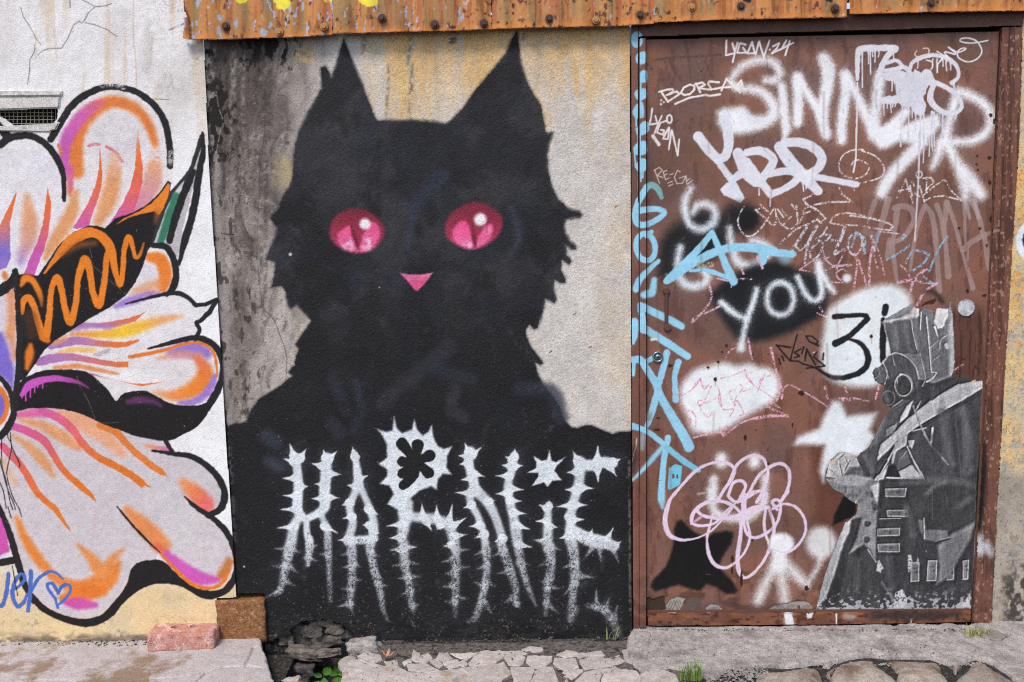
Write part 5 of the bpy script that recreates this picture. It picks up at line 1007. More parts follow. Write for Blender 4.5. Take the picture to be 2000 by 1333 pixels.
for p, w in ((D4(745, 640, 1010, 580, 1072, 622), 3.4), (D4(1072, 622, 1020, 520), 3), (D4(1072, 622, 1105, 480), 3), (D4(1075, 620, 1250, 490, 1400, 430, 1560, 405), 3.6), (D4(1400, 432, 1580, 405, 1770, 405), 6), (D4(1770, 405, 1540, 300), 4), (D4(1560, 245, 1690, 320), 4), (D3(620, 590, 650, 720, 690, 880, 740, 1040), [6, 4, 4, 4]), (D3(745, 1165, 765, 1060, 830, 1010, 940, 1060, 1100, 1150, 1260, 1255), [5, 3, 3, 3, 3, 3]), (D3(1240, 1030, 1260, 1140, 1310, 1210), 4), (D3(1410, 1165, 1500, 1180, 1580, 1165, 1740, 1200), [6, 8, 4, 4]), (D3(1470, 1040, 1500, 1130), 3.5), (D3(1855, 1040, 1820, 1170), 4), (D3(1090, 640, 1280, 620), 3), (D3(100, 710, 150, 620, 240, 570), 3), (D3(360, 480, 380, 600, 405, 720), 4), (D3(690, 880, 720, 1080, 690, 1190), 4), (D8(1155, 890, 1255, 835), 4)): S(p, w, (228, 172, 192), 1.3, tex='chalk')
# 3 on white
I('three', .6)
Fp(px(1610, 640, 1618, 606, 1650, 582, 1690, 563, 1740, 556, 1772, 572, 1780, 600, 1765, 640, 1738, 700, 1728, 735, 1715, 752, 1680, 757, 1640, 750, 1612, 732, 1604, 690), (230, 235, 237), 11, smooth=True, tex='spray')
b3 = lambda p, w=12: S(p, w, (27, 27, 29), 2.6)
b3(D3(1355, 230, 1500, 218, 1690, 212, 1725, 255), [12, 9, 9, 11]); b3(D3(1725, 255, 1610, 370, 1500, 465, 1360, 535), [11, 11, 11, 14]); b3(D3(1530, 488, 1650, 540, 1730, 660, 1720, 790, 1610, 885, 1450, 930), [5, 9, 12, 12, 11, 10]); S(D3(1450, 930, 1330, 925, 1230, 880, 1190, 850), [10, 9, 7, 3], (40, 38, 40), 4, a=.9)
b3(D3(1940, 120, 1925, 190), [13, 12]); b3(D3(1905, 260, 1905, 500, 1905, 740), [9, 13, 11])
I('vends', .5)
for p in (D3(685, 555, 845, 582), D3(685, 555, 840, 735, 922, 435), D3(840, 735, 940, 740, 1000, 775), D3(965, 600, 890, 640, 950, 680, 890, 700), D3(1000, 575, 975, 650), D3(1010, 735, 1030, 600, 1130, 780), D3(1140, 640, 1110, 690, 1240, 795, 1030, 820), D3(1222, 650, 1218, 722), D3(730, 775, 712, 715), D3(768, 735, 748, 682), closed(D3(1020, 450, 1090, 452, 1160, 510, 1140, 548, 1060, 512)), D3(1140, 548, 1170, 565)): S(p, 3.4, (26, 24, 26), 1.2, smooth=False)
S(D3(1000, 775, 1120, 810, 1220, 870, 1290, 915), [3, 4, 5, 4], (26, 24, 26), 1.4)
# star, face, loops, black star, figure
I('star', .6)
Fp(D6(330, 215, 410, 230, 470, 370, 600, 350, 760, 335, 690, 500, 740, 570, 660, 700, 580, 760, 400, 730, 290, 850, 240, 1010, 205, 900, 250, 650, 100, 640, -50, 645, -10, 570, 200, 480, 240, 380), (228, 232, 236), 9, tex='spray')
I('face', .55)
for x, y, r in ((1050, 880, 22), (1410, 890, 22)): S(D4(x, y-15, x, y+25), r, (238, 240, 240), 8, tex='spray')
S(D4(965, 1090, 960, 1320), 15, (234, 236, 236), 7, tex='spray'); S(D4(1520, 1070, 1515, 1320), 14, (234, 236, 236), 7, tex='spray'); S(D5(800, 0, 830, 170, 920, 235, 1050, 255, 1180, 235, 1290, 120), [15, 15, 16, 16, 14, 10], (232, 234, 234), 8, tex='spray')
S(D4(800, 1250, 860, 1240), 5, (200, 186, 184), 3, a=.6)
I('pinkloop', .45)
LP = (226, 206, 226)
lp = lambda p, w=5.5: S(p, w, LP, 1.4)
lp(J(D5(1000, 160, 900, 275, 800, 370, 680, 432, 530, 452, 420, 410, 375, 270, 410, 110), D4(500, 1300, 610, 1170, 760, 1010, 900, 930, 1040, 905, 1150, 935, 1190, 1000, 1150, 1100, 1070, 1220, 1000, 1333)), [4, 4, 4, 5, 6, 9, 10, 8, 7, 6, 6, 6, 6, 7, 7, 8, 7, 6])
lp(D4(1150, 1100, 1200, 960, 1300, 865, 1410, 830, 1500, 865, 1550, 980, 1540, 1110, 1480, 1260, 1430, 1340), 6.5); lp(D4(1310, 1310, 1450, 1060, 1580, 955, 1690, 920, 1770, 975, 1790, 1090, 1760, 1220, 1690, 1330), 6.5)
lp(J(D4(1240, 1320, 1310, 1180, 1270, 1110, 1180, 1130, 1130, 1250), D5(970, 50, 1030, 98, 1110, 75, 1200, 0)), 6.5); lp(D4(1330, 1290, 1450, 1220, 1530, 1240, 1520, 1333), 7)
lp(D5(1110, 40, 1110, 230), 11); lp(D5(850, 250, 1000, 245, 1110, 215, 1220, 160, 1340, 150), [7, 9, 15, 14, 7])
lp(D5(620, 300, 640, 200, 740, 115, 880, 92, 1000, 130, 1090, 210), [6, 9, 8, 7, 6, 6]); lp(D5(1080, 225, 900, 255, 740, 230, 680, 190), [6, 6, 7, 6]); lp(D5(620, 300, 720, 322, 850, 290, 940, 190, 1030, 110), [6, 6, 5, 4, 4])
lp(D5(1420, 170, 1370, 100, 1420, 78, 1450, 130, 1430, 260, 1380, 340, 1300, 400, 1200, 432, 1130, 380, 1100, 260, 1090, 200), 6); lp(D5(1380, 160, 1470, 118, 1570, 135, 1650, 210, 1685, 320, 1660, 430, 1580, 530, 1480, 570, 1385, 540, 1320, 430, 1298, 300, 1310, 170), 5.5)
lp(D5(1085, 200, 1078, 400, 1050, 600, 1062, 740, 1120, 805, 1220, 740, 1320, 600, 1370, 450, 1390, 320, 1350, 180), [8, 8, 9, 9, 7, 6, 6, 6, 6, 6]); lp(D5(1140, 290, 1165, 420, 1120, 560, 1020, 670, 930, 712, 840, 680, 780, 580, 765, 450, 790, 330, 830, 180), [5, 5, 5, 5, 6, 7, 8, 7, 5, 4])
lp(D5(880, 60, 920, 0), 6); lp(D5(1460, 90, 1520, 0), 6); S(D5(640, 290, 720, 230), 6, (226, 170, 208), 3, a=.8)
I('bstar', .5)
Fp(D5(490, 280, 530, 268, 580, 320, 640, 375, 760, 430, 830, 390, 950, 365, 1012, 385, 995, 480, 930, 580, 880, 670, 905, 740, 1000, 830, 1048, 920, 1025, 952, 950, 955, 850, 890, 760, 860, 700, 925, 600, 905, 500, 870, 380, 900, 290, 932, 238, 892, 262, 830, 380, 700, 430, 600, 460, 450, 460, 350), (20, 18, 19), 5, tex='spray')
I('pinkloop', .45)
lp(D5(415, 410, 530, 452, 680, 432, 800, 372), [8, 6, 4, 4]); lp(D5(790, 340, 765, 450, 785, 590, 840, 680, 930, 712, 1020, 670), [5, 5, 7, 8, 6, 5])
I('alien', .55)
al = lambda p, w, a=1, s=8: S(p, w, (234, 236, 238), s, a=a, tex='spray')
Fp(ell(1526, 1062, 25, 21), (236, 238, 240), 6, tex='spray'); al(D5(1440, 570, 1430, 690), [30, 28]); al(D5(1400, 700, 1310, 850, 1240, 1020), [18, 18, 17], .9, 11); al(D5(1450, 700, 1470, 880, 1500, 1040), [18, 18, 16], .9, 11); al(D5(1490, 680, 1600, 780, 1690, 880), [20, 20, 9], .95, 11); al(D5(1710, 850, 1790, 720, 1830, 600), [9, 10, 12], .8)
Fp(ell(1604, 1060, 30, 32), (220, 222, 222), 11, a=.95, tex='spray'); al(D5(1520, 1130, 1530, 1250), [15, 13], .85, 5)
I('pinkloop', .45); lp(D5(1580, 530, 1480, 570, 1385, 540), 4)
I('wedge', .5); Fp(px(1648, 968, 1674, 984, 1672, 1004, 1660, 1012, 1626, 1027, 1630, 1006), (18, 18, 19), 4); S(J(D6(1790, 670, 1780, 900, 1755, 1200), D7(1690, 80, 1670, 330)), [12, 20, 22, 20, 12], (20, 18, 18), 7, tex='spray'); S(D7(1690, 440, 1690, 560), [10, 16], (206, 214, 222), 10, tex='spray', idk=None); S(D7(1750, 520, 1790, 590), [18, 8], (196, 204, 212), 8, a=.8, tex='spray', idk=None)
S(D1(870, 870, 980, 900, 1060, 1000), [3, 8, 8], (42, 38, 40), 8, a=.85)
# rust, chips, torn lower sheet
I(None)
rr = random.Random(9)
for x, y, w, h in ((1455, 855, 5, 9), (1500, 905, 3, 6), (1548, 832, 3, 9), (1565, 768, 13, 10), (1383, 718, 5, 4), (1397, 742, 4, 6), (1403, 708, 3, 4), (1285, 817, 7, 4), (1283, 840, 12, 4), (1309, 715, 8, 6), (1470, 693, 3, 3), (1410, 688, 6, 3), (1418, 676, 5, 3), (1660, 655, 4, 3), (1702, 658, 5, 4), (1890, 570, 4, 10), (1922, 577, 9, 5), (1927, 480, 4, 5), (1933, 357, 5, 10), (1936, 430, 6, 16), (1932, 310, 4, 5), (1908, 322, 4, 3), (1909, 333, 4, 3), (1908, 306, 3, 3), (1873, 446, 3, 3), (1913, 447, 3, 4), (1906, 718, 4, 8), (1882, 702, 6, 4), (1935, 226, 3, 8), (1942, 238, 4, 10), (1430, 1115, 3, 16), (1431, 1092, 3, 14), (1448, 1130, 4, 34), (1470, 1055, 3, 3), (1575, 1150, 8, 8), (1560, 1175, 14, 6)):
    Fp(ell(x, y, w/2+.8, h/2+.8, 9), (54, 30, 20), 1.4, rough=1.2); S(px(x, y+h*.5, x, y+h*.5+rr.uniform(4, 14)), [2, 1], (130, 70, 36), 3, a=.5)
Fp(D8(730, 130, 800, 70, 920, 25, 930, 60, 900, 95, 830, 95), (74, 38, 26), 1.5, d=.002)
Fp(D5(200, 990, 260, 1000, 370, 970, 385, 1120, 200, 1120), (62, 48, 38), 2, d=.004, rough=2)
for P in (D5(385, 1050, 430, 1000, 490, 975, 560, 1000, 545, 1040, 500, 1130, 385, 1130), D5(745, 1080, 800, 1045, 880, 1060, 905, 1090, 880, 1120, 760, 1125), D5(1290, 1110, 1400, 1060, 1500, 1040, 1600, 1020, 1700, 1020, 1755, 1070, 1755, 1120)):
    Fp(P, (156, 150, 142), 1.6, d=.004, rough=1)
for x0, x1, y0, y1 in ((390, 540, 1000, 1120), (760, 890, 1060, 1115), (1340, 1750, 1040, 1115)):
    for k in range(int((x1-x0)/24)):
        x = x0+k*24; flip_ = (k//3) % 2
        S(D5(x, y1 if not flip_ else y0+20, x+45, y0+25 if not flip_ else y1), 1.6, (92, 86, 80), 1.2, a=.8, smooth=False)
Fp(D5(545, 1050, 610, 980, 700, 1000, 730, 1050, 690, 1110, 600, 1130, 540, 1100), (92, 78, 72), 2, rough=2)
for p in (D5(1480, 1140, 1560, 1140, 1580, 1250, 1500, 1240), D5(1690, 1135, 1760, 1130, 1740, 1180, 1700, 1190)): Fp(p, (216, 218, 222), 2.5, tex='worn')
for p in (D7(350, 1145, 352, 1240), D7(1045, 1185, 1045, 1225)): S(p, [4, 2], (226, 222, 216), 1.3)
S(D7(700, 1160, 1150, 1155, 1500, 1140), [14, 20, 8], (46, 42, 44), 8, a=.8, tex='spray')
S(D7(440, 1160, 500, 1170), 14, (190, 180, 180), 8, a=.6)
Fp(px(1361, 513, 1395, 512, 1394, 523, 1360, 524), (170, 160, 128), 1.3, tex='chalk')
for x, y in ((1276, 663),): Fp(px(1270, 661, 1284, 660, 1284, 665, 1271, 666), (232, 226, 220), 1.2)
for k in range(60):
    x = rr.uniform(1270, 1900); y = rr.uniform(80, 1180); S(px(x, y, x+rr.uniform(-9, 9), y+rr.uniform(-9, 9)), 1.0, (176, 146, 132) if k % 2 else (70, 44, 38), 1, a=.6)
for k in range(34):
    x = rr.uniform(1270, 1930); y = rr.uniform(80, 1100); l = rr.uniform(20, 110); S(px(x, y, x+rr.uniform(-2, 2), y+l*.5, x+rr.uniform(-3, 3), y+l), [3, 2, 1], (84, 52, 40) if k % 3 else (150, 96, 62), 5, a=.35)
S(D4(130, 650, 125, 740, 100, 800, 95, 850, 75, 915, 35, 925), 1.6, (226, 222, 222), 1.1, smooth=False)
S(D4(100, 760, 95, 900, 80, 1000), [6, 14, 8], (34, 28, 28), 9, a=.7, tex='spray')
# --- geometry of leaf, rail and frame
clip(LF, px(1262, 77, 1600, 69, 1952, 62, 1943, 260, 1935, 470, 1925, 720, 1912, 960, 1897, 1191, 1600, 1194, 1262, 1196))
clip(RL, px(1264, 1196.5, 1600, 1195, 1897, 1191.5, 1895, 1216, 1600, 1221, 1265, 1223))
clip(JA, px(1233, 48, 1246.5, 48, 1248, 700, 1248, 1236, 1237, 1238, 1233, 700))
clip(JB, px(1248.5, 78, 1251, 74, 1262, 74, 1262, 1226, 1249, 1229))
clip(LT, px(1247, 30, 2004, 5, 1998, 50, 1957, 52, 1600, 62, 1262, 71.5, 1247, 73))
clip(JR, px(1958, 53, 1998, 52, 1992, 260, 1978, 480, 1965, 700, 1950, 960, 1937, 1222, 1900, 1217, 1916, 960, 1928, 720, 1938, 480, 1948, 260), rough=3)
g = JR.PX-(1976-(JR.PY-60)*.0495)          # groove down the right jamb
JR.disp += .006*np.exp(-(g/2.2)**2)+.004*sm(2, -4, g)
door = empty('steel_door', tuple(on_wall(np.array(1580.), np.array(1222.), .014)), 'rusty brown steel door covered in white, blue and black graffiti', 'door')
frame = empty('door_frame', tuple(on_wall(np.array(1240.), np.array(1238.))), 'brown painted steel frame round the graffiti door', 'door frame')
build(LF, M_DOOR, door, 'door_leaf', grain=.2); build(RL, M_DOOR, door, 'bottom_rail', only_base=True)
build(JA, M_DOOR, frame, 'jamb', labels=False); build(JB, M_DOOR, frame, 'door_stop', labels=False); build(LT, M_DOOR, frame, 'lintel', only_base=True); build(JR, M_DOOR, frame, 'jamb', only_base=True)
M_BROWN = plain('brown_steel', (100, 66, 56), .6)
M_GAP = plain('dark_gap', (30, 22, 20), .9)
def backing(name, pts, y0, y1, mat, root, yref):
    w = on_wall(pts[:, 0], pts[:, 1], yref); n = len(w)
    v = [(p[0], y0, p[2]) for p in w]+[(p[0], y1, p[2]) for p in w]
    f = [tuple(range(n)), tuple(range(2*n-1, n-1, -1))]+[(i, i+n, (i+1) % n+n, (i+1) % n) for i in range(n)]
    return obj(name, v, f, mat, root, root.location)
backing('leaf_core', px(1263, 78, 1951, 63, 1896, 1190, 1263, 1195), .019, .05, M_BROWN, door, .014)
backing('rail_core', px(1265, 1194, 1896, 1190, 1894.5, 1215, 1266, 1222), .009, .05, M_BROWN, door, .006)
backing('jamb_core', px(1234, 48, 1247, 48, 1247.5, 1237, 1238, 1237), .004, .08, M_BROWN, frame, 0)
backing('stop_core', px(1249, 79, 1261.5, 75, 1261.5, 1225, 1249.5, 1227), -.003, .02, M_BROWN, frame, -.006)
backing('lintel_core', px(1248, 30, 2000, 8, 1957, 51, 1600, 61, 1248, 71), .004, .08, M_BROWN, frame, 0)
backing('jamb_core', px(1959, 54, 1996, 53, 1935, 1220, 1901, 1216), .013, .08, M_BROWN, frame, 0)
backing('reveal', px(1246, 40, 2000, 20, 1940, 1228, 1246, 1240), .081, .12, M_GAP, frame, 0)
# lock, bolt and round plate
M_STEEL = plain('worn_steel', (150, 158, 160), .35, .8)
M_RUSTY = plain('rusted_steel', (96, 66, 54), .7, .2, scale=200)
def disc(bm, c, r, y0, y1, n=20, hole=0):
    x, z = c; o = [bm.verts.new((x+r*math.cos(2*math.pi*k/n), y0, z+r*math.sin(2*math.pi*k/n))) for k in range(n)]
    b_ = [bm.verts.new((v.co.x, y1, v.co.z)) for v in o]
    for k in range(n): bm.faces.new((o[k], b_[k], b_[(k+1) % n], o[(k+1) % n]))
    if hole:
        h = [bm.verts.new((x+hole*math.cos(2*math.pi*k/n), y0, z+hole*math.sin(2*math.pi*k/n))) for k in range(n)]
        hb = [bm.verts.new((v.co.x, y0+.004, v.co.z)) for v in h]
        for k in range(n): bm.faces.new((o[k], o[(k+1) % n], h[(k+1) % n], h[k])); bm.faces.new((h[k], h[(k+1) % n], hb[(k+1) % n], hb[k]))
        bm.faces.new(hb)
    else: bm.faces.new(o)
pl = on_wall(np.array(1284.5), np.array(697.), .014)
bm = bmesh.new(); disc(bm, (pl[0], pl[2]), .0185, .006, .016, 22, .014); lk = bm_obj('lock', bm, M_STEEL, door, door.location, True); lk['label'] = 'round steel cylinder lock'
bm = bmesh.new(); disc(bm, (pl[0], pl[2]), .009, .0075, .0105, 16); bm_obj('cylinder', bm, plain('lock_core', (120, 160, 168), .4, .6), lk, door.location, True)
bm = bmesh.new(); disc(bm, (pl[0], pl[2]-.001), .0035, .0068, .009, 10); bm_obj('keyhole', bm, M_GAP, lk, door.location)
q0 = on_wall(np.array(1301.), np.array(568.), .014); q1 = on_wall(np.array(1303.), np.array(640.), .014)
bm = bmesh.new(); v, f = box_v(q0[0]-.006, .004, q1[2], q0[0]+.006, .013, q0[2]); vv = [bm.verts.new(p) for p in v]; [bm.faces.new([vv[i] for i in k]) for k in f]; bmesh.ops.bevel(bm, geom=bm.edges[:], offset=.003, segments=2, affect='EDGES')
bt = bm_obj('bolt_bar', bm, M_RUSTY, door, door.location); bt['label'] = 'rusted upright latch bar'
for q, n_ in ((q0, 'bolt_keeper'), (q1, 'bolt_keeper')):
    bm = bmesh.new(); disc(bm, (q[0], q[2]), .012, .003, .0145, 12); bmesh.ops.bevel(bm, geom=bm.edges[:], offset=.002, segments=1, affect='EDGES'); bm_obj(n_, bm, M_RUSTY, door, door.location)
pr_ = on_wall(np.array(1886.5), np.array(601.5), .014); bm = bmesh.new(); disc(bm, (pr_[0], pr_[2]), .0285, .010, .0145, 24)
rp = bm_obj('round_plate', bm, stone('plate_paint', (226, 226, 232), (150, 146, 158), (232, 232, 236), scale=40, patch=18, bump=.2), door, door.location); rp['label'] = 'white round plate covering an old hole'

# ================================================================== POSTER of a soldier in a mask
PO = Canvas(1595, 575, 1932, 1205, Y=.0125, res=.0023)
use(PO); c = PO; X, Y = c.PX, c.PY
OUT = J(D8(250, 310, 300, 268, 640, 72, 652, 120, 720, 130, 735, 160, 780, 128, 880, 160, 900, 195, 935, 130, 1080, 132, 1094, 22, 1112, 60, 1130, 200, 1150, 480, 1156, 800, 1140, 930, 1118, 970, 1280, 985, 1395, 1005, 1500, 1010), D6(1795, 10, 1785, 200, 1760, 640, 1738, 1000, 1725, 1333), D7(1640, 400, 1620, 850, 1605, 1100, 1500, 1103, 1000, 1110, 400, 1106, 158, 1100, 180, 1000, 230, 800, 300, 600, 380, 400, 430, 290, 475, 262, 500, 240, 540, 200, 550, 130, 480, 90, 400, 30),
        D6(440, 1135, 330, 1080, 250, 975, 262, 900, 290, 830, 310, 790, 395, 715, 450, 712, 560, 772, 600, 720, 690, 660, 720, 590, 800, 430, 830, 380, 905, 285, 860, 265, 810, 220, 800, 150, 835, 100), D8(300, 1090, 250, 1075, 180, 1030, 145, 930, 165, 875, 250, 828, 268, 780, 340, 715, 370, 690, 345, 560, 300, 430, 280, 350))
c.col[:] = np.where((Y < 1000)[..., None], (62, 62, 65), (52, 52, 55)); c.gloss[:] = .8
I(None); G = lambda v: (v-5, v-5, v-3)
# hat and mask
Fp(D8(250, 310, 640, 72, 1110, 60, 1156, 800, 1118, 970, 900, 1060, 700, 1000, 600, 760, 345, 690), G(122), 3.4)
Fp(D8(300, 295, 590, 268, 650, 400, 700, 640, 690, 700, 345, 690, 330, 500), [G(98), G(84), G(92)], 3)
Fp(D8(740, 160, 800, 240, 860, 700, 880, 920, 810, 1040, 720, 700, 690, 400), G(104), 5); Fp(D8(840, 300, 1000, 360, 1100, 700, 1090, 960, 900, 1010, 860, 640), G(106), 6.8)
Fp(D8(1080, 130, 1130, 200, 1156, 800, 1118, 970, 1085, 940, 1075, 560), G(172), 6.8); Fp(D8(370, 320, 600, 200, 660, 100, 700, 240, 590, 265, 300, 290), (186, 178, 176), 6.8)
Fp(D8(930, 140, 1080, 140, 1070, 240, 1000, 380, 950, 390, 910, 300), (206, 204, 204), 3.4, rough=2); Fp(D8(660, 140, 720, 140, 720, 230, 680, 260), (206, 196, 190), 3.4); S(D8(910, 370, 945, 480), [4, 2], G(206), 1.3); S(D8(745, 190, 735, 400), [3, 1.5], G(196), 1.3); S(D8(810, 250, 830, 450, 870, 920), [3, 2, 2], G(182), 1.4)
S(D8(300, 300, 590, 266, 640, 420, 690, 640), 1.6, G(168), 1.3); S(D8(860, 620, 960, 530), 1.2, G(148), 1.2); S(D8(880, 790, 970, 720), 1.2, G(148), 1.2); S(D8(970, 640, 985, 530, 1060, 470), 2, G(160), 1.4); S(D8(1045, 590, 1060, 620), 6, G(186), 3)
Fp(D8(270, 800, 350, 720, 460, 690, 590, 750, 690, 880, 720, 1040, 640, 1180, 500, 1230, 360, 1150, 300, 1050), G(82), 2.5); S(D8(350, 715, 440, 685, 560, 730, 670, 850, 715, 1000), 2.2, G(176), 1.4); S(D8(730, 690, 770, 860, 795, 1000, 760, 1090), 1.8, G(150), 1.4)
Fp(ell(1680+530/6.25, 580+1080/6.25, 15, 19), G(58), 3.4); S(D8(450, 1000, 470, 1110, 560, 1190), 2, G(130), 1.4); S(D8(490, 945, 560, 960, 620, 1040, 630, 1130), [3, 3, 2, 1], G(170), 1.6); Fp(D8(150, 890, 260, 850, 330, 950, 300, 1060, 200, 1040), G(96), 3.4); S(D8(265, 780, 330, 930, 300, 1070), 1.8, G(168), 1.3)
Fp(D8(255, 1180, 330, 1110, 440, 1200, 440, 1330, 320, 1310), G(88), 5.1); S(D8(810, 1040, 880, 1000, 930, 930, 880, 920), [3, 2, 2, 1.5], G(180), 1.4); S(D8(390, 1190, 430, 1230), 2, G(150), 1.4)
Fp(D6(840, 0, 1000, 60, 1150, 150, 1300, 100, 1480, 0, 1560, 60, 1300, 200, 1100, 330, 900, 290), G(66), 5.1)
# coat, sash, straps
Fp(D6(900, 290, 1050, 200, 1100, 210, 980, 440, 760, 780, 720, 960, 600, 720), G(84), 5.1); S(D6(1010, 210, 880, 310, 790, 470, 700, 680), [3, 2, 1, 1], G(128), 2)
Fp(D6(765, 770, 800, 640, 900, 555, 1050, 400, 1300, 200, 1550, 55, 1700, 30, 1795, 15, 1793, 90, 1550, 240, 1200, 440, 950, 620, 830, 740, 770, 800), G(178), 3.4); S(D6(1545, 50, 1400, 130, 1300, 210), 2, G(60), 1.3); S(D6(1550, 245, 1200, 450, 950, 630), 2.4, G(40), 1.6)
Fp(D6(1115, 215, 1060, 370, 985, 430, 995, 370, 1050, 270), G(190), 3.4); Fp(D6(1190, 220, 1150, 310, 1100, 360), G(150), 3.4); S(D6(1115, 270, 1180, 440, 1280, 630, 1460, 840), [4, 4, 4, 3], G(140), 1.6); S(D6(1305, 480, 1290, 620), [3.4, 4], G(214), 1.3)
Fp(D6(940, 620, 1060, 540, 1050, 650, 960, 705, 920, 830, 900, 820), G(172), 3.4); Fp(D6(950, 710, 1040, 680, 1095, 830, 975, 900, 930, 830), G(96), 3.4); Fp(D6(975, 905, 1100, 840, 1225, 985, 1000, 978), G(184), 3.4); S(D6(1055, 660, 1120, 800, 1225, 985), [3, 3, 5], G(170), 1.5); Fp(D6(1065, 600, 1130, 600, 1105, 680, 1075, 660), G(168), 2.72); Fp(D6(870, 850, 940, 840, 980, 950, 850, 950), G(42), 3.4)
S(D6(935, 680, 830, 870, 750, 985), [3, 4, 5], G(176), 1.5); S(D6(860, 800, 780, 930), 3, G(40), 1.5); Fp(D6(790, 940, 870, 840, 830, 980, 760, 1000), G(170), 3.4); S(D6(860, 965, 985, 970), 3, G(186), 1.3)
Fp(D6(850, 500, 960, 430, 930, 540, 860, 560), G(124), 3.4); S(D6(1110, 510, 1240, 480), 2.4, G(160), 1.4)
# hands and sleeve
Fp(D6(265, 950, 290, 830, 400, 715, 470, 720, 560, 775, 600, 850, 620, 940, 500, 960, 400, 985), (178, 175, 174), 3.4); Fp(D6(440, 940, 500, 860, 600, 850, 640, 940, 520, 960), G(104), 5.1)
for p in (D6(400, 830, 430, 960), D6(380, 790, 440, 740), D6(300, 880, 390, 960), D6(450, 760, 480, 830), D6(500, 800, 450, 900)): S(p, 1.6, G(84), 1.4, a=.8)
S(D6(300, 810, 340, 800), 6, (206, 160, 120), 3, a=.7)
Fp(J(D6(255, 970, 400, 980, 520, 930, 700, 960, 760, 1010, 700, 1100, 720, 1333), D7(470, 260, 540, 130), D6(430, 1130, 320, 1070)), G(138), 5.1); Fp(D6(330, 1050, 450, 1040, 690, 1100, 700, 1200, 560, 1210, 440, 1130), G(112), 9, tex='stain'); Fp(D6(300, 975, 520, 935, 690, 970, 640, 1040, 420, 1040), G(166), 5)
Fp(D6(700, 1050, 780, 1000, 790, 1100, 770, 1200, 740, 1190), G(196), 5.1)
Fp(J(D6(790, 1050, 830, 985, 1230, 990, 1400, 960, 1560, 940, 1738, 1000), D7(1620, 300, 1400, 400, 1180, 330, 1100, 300, 1000, 640, 720, 640, 735, 200)), G(60), 5.1)
def flap(p): Fp(p, G(112), 2.4); S(closed(p), 2.0, G(150), 1.6, smooth=False); m_ = p.mean(0); S(np.array([m_*.6+p[0]*.4, m_*.6+p[1]*.4]), 3, G(92), 2.5); S(m_[None]+[[3, 0]], 6, G(88), 2.5)
for q in (D6(845, 1078, 1048, 1070, 1035, 1150, 850, 1148), D7(818, 178, 1005, 175, 1018, 235, 830, 232), D7(735, 350, 938, 345, 935, 408, 735, 415), D7(735, 495, 935, 487, 938, 560, 745, 562), D7(1045, 665, 1118, 660, 1115, 835, 1045, 838), D7(1205, 648, 1285, 645, 1275, 828, 1192, 830), D7(1380, 690, 1440, 680, 1440, 820, 1380, 825), D7(1530, 650, 1580, 640, 1570, 815, 1530, 820)): flap(q)
S(D7(750, 255, 950, 252), 1.5, G(140), 1.3)
Fp(D7(590, 220, 725, 180, 712, 640, 660, 540, 605, 498, 470, 580, 540, 430, 565, 330), G(134), 5.1); S(D7(640, 300), 13, G(80), 3); S(D7(635, 450), 13, G(80), 3); Fp(D7(600, 30, 735, 60, 725, 180, 600, 220), G(140), 6, tex='stain')
Fp(D7(1108, 262, 1160, 270, 1190, 350, 1370, 360, 1405, 430, 1280, 470, 1180, 450, 1130, 370), G(112), 5); Fp(D7(1410, 400, 1635, 285, 1600, 430, 1530, 560, 1390, 800, 1275, 865, 1305, 700, 1290, 500), G(120), 6.8); S(D7(1165, 250, 1170, 440), 2, G(180), 1.3); S(D7(1300, 470, 1410, 440), 2, G(44), 1.4)
Fp(D7(430, 288, 480, 265, 470, 380, 420, 480, 330, 780, 240, 1010, 160, 1098, 200, 900, 300, 600), [G(184), G(150), G(140)], 4); Fp(D7(420, 620, 450, 700, 340, 1080, 250, 1080), G(46), 6.8); Fp(D7(480, 590, 600, 505, 720, 660, 760, 1080, 360, 1080, 430, 760), G(62), 6); S(D7(770, 840, 830, 930, 880, 1010), [2, 4, 8], G(120), 5.1); S(D7(640, 540, 720, 660), 2.4, G(150), 1.6); S(D7(960, 970, 1110, 1030), [1, 4], G(110), 2)
for p, w, v in ((D6(1000, 1010, 1300, 990, 1600, 1010, 1735, 1060), 14, 96), (D6(1250, 1120, 1320, 1050, 1420, 1010), 10, 104), (D6(1400, 330, 1450, 600, 1500, 800), 22, 104), (D6(1600, 300, 1640, 600, 1650, 900), 18, 98), (D6(1300, 560, 1350, 760), 14, 62), (D6(1500, 500, 1530, 800), 10, 60), (D7(1000, 150, 1060, 400), 12, 92), (D7(560, 640, 540, 900), 12, 88), (D7(840, 620, 860, 900), 14, 84), (D7(1500, 130, 1600, 60), 14, 92), (D6(820, 420, 740, 620), 10, 112), (D6(650, 760, 720, 900), 10, 108), (D8(420, 340, 450, 660), 10, 120), (D8(540, 330, 600, 680), 8, 116)):
    S(p, w, G(v), 9, a=.8)
S(closed(ell(1680+530/6.25, 580+1080/6.25, 17, 21, 14)), 2.2, G(150), 1.6, a=.9); S(closed(ell(1707, 727, 11, 13, 10)), 1.6, G(132), 1.6, a=.8); S(closed(ell(1735, 778, 13, 14, 10)), 1.6, G(128), 1.6, a=.7)
for p in (D8(390, 700, 420, 840), D8(300, 880, 350, 1000), D8(640, 760, 700, 760), D6(1150, 330, 1200, 440), D6(1060, 700, 1000, 780), D6(880, 480, 950, 460)): S(p, 1.4, G(150), 1.3, a=.8)
lum_ = c.col[..., 0].copy(); e_ = np.clip(lum_-np.roll(lum_, (2, -2), (0, 1)), -70, 70); e2_ = np.clip(lum_-np.roll(lum_, (-5, 5), (0, 1)), -50, 50); c.col += (e_*.55+e2_*.28)[..., None]
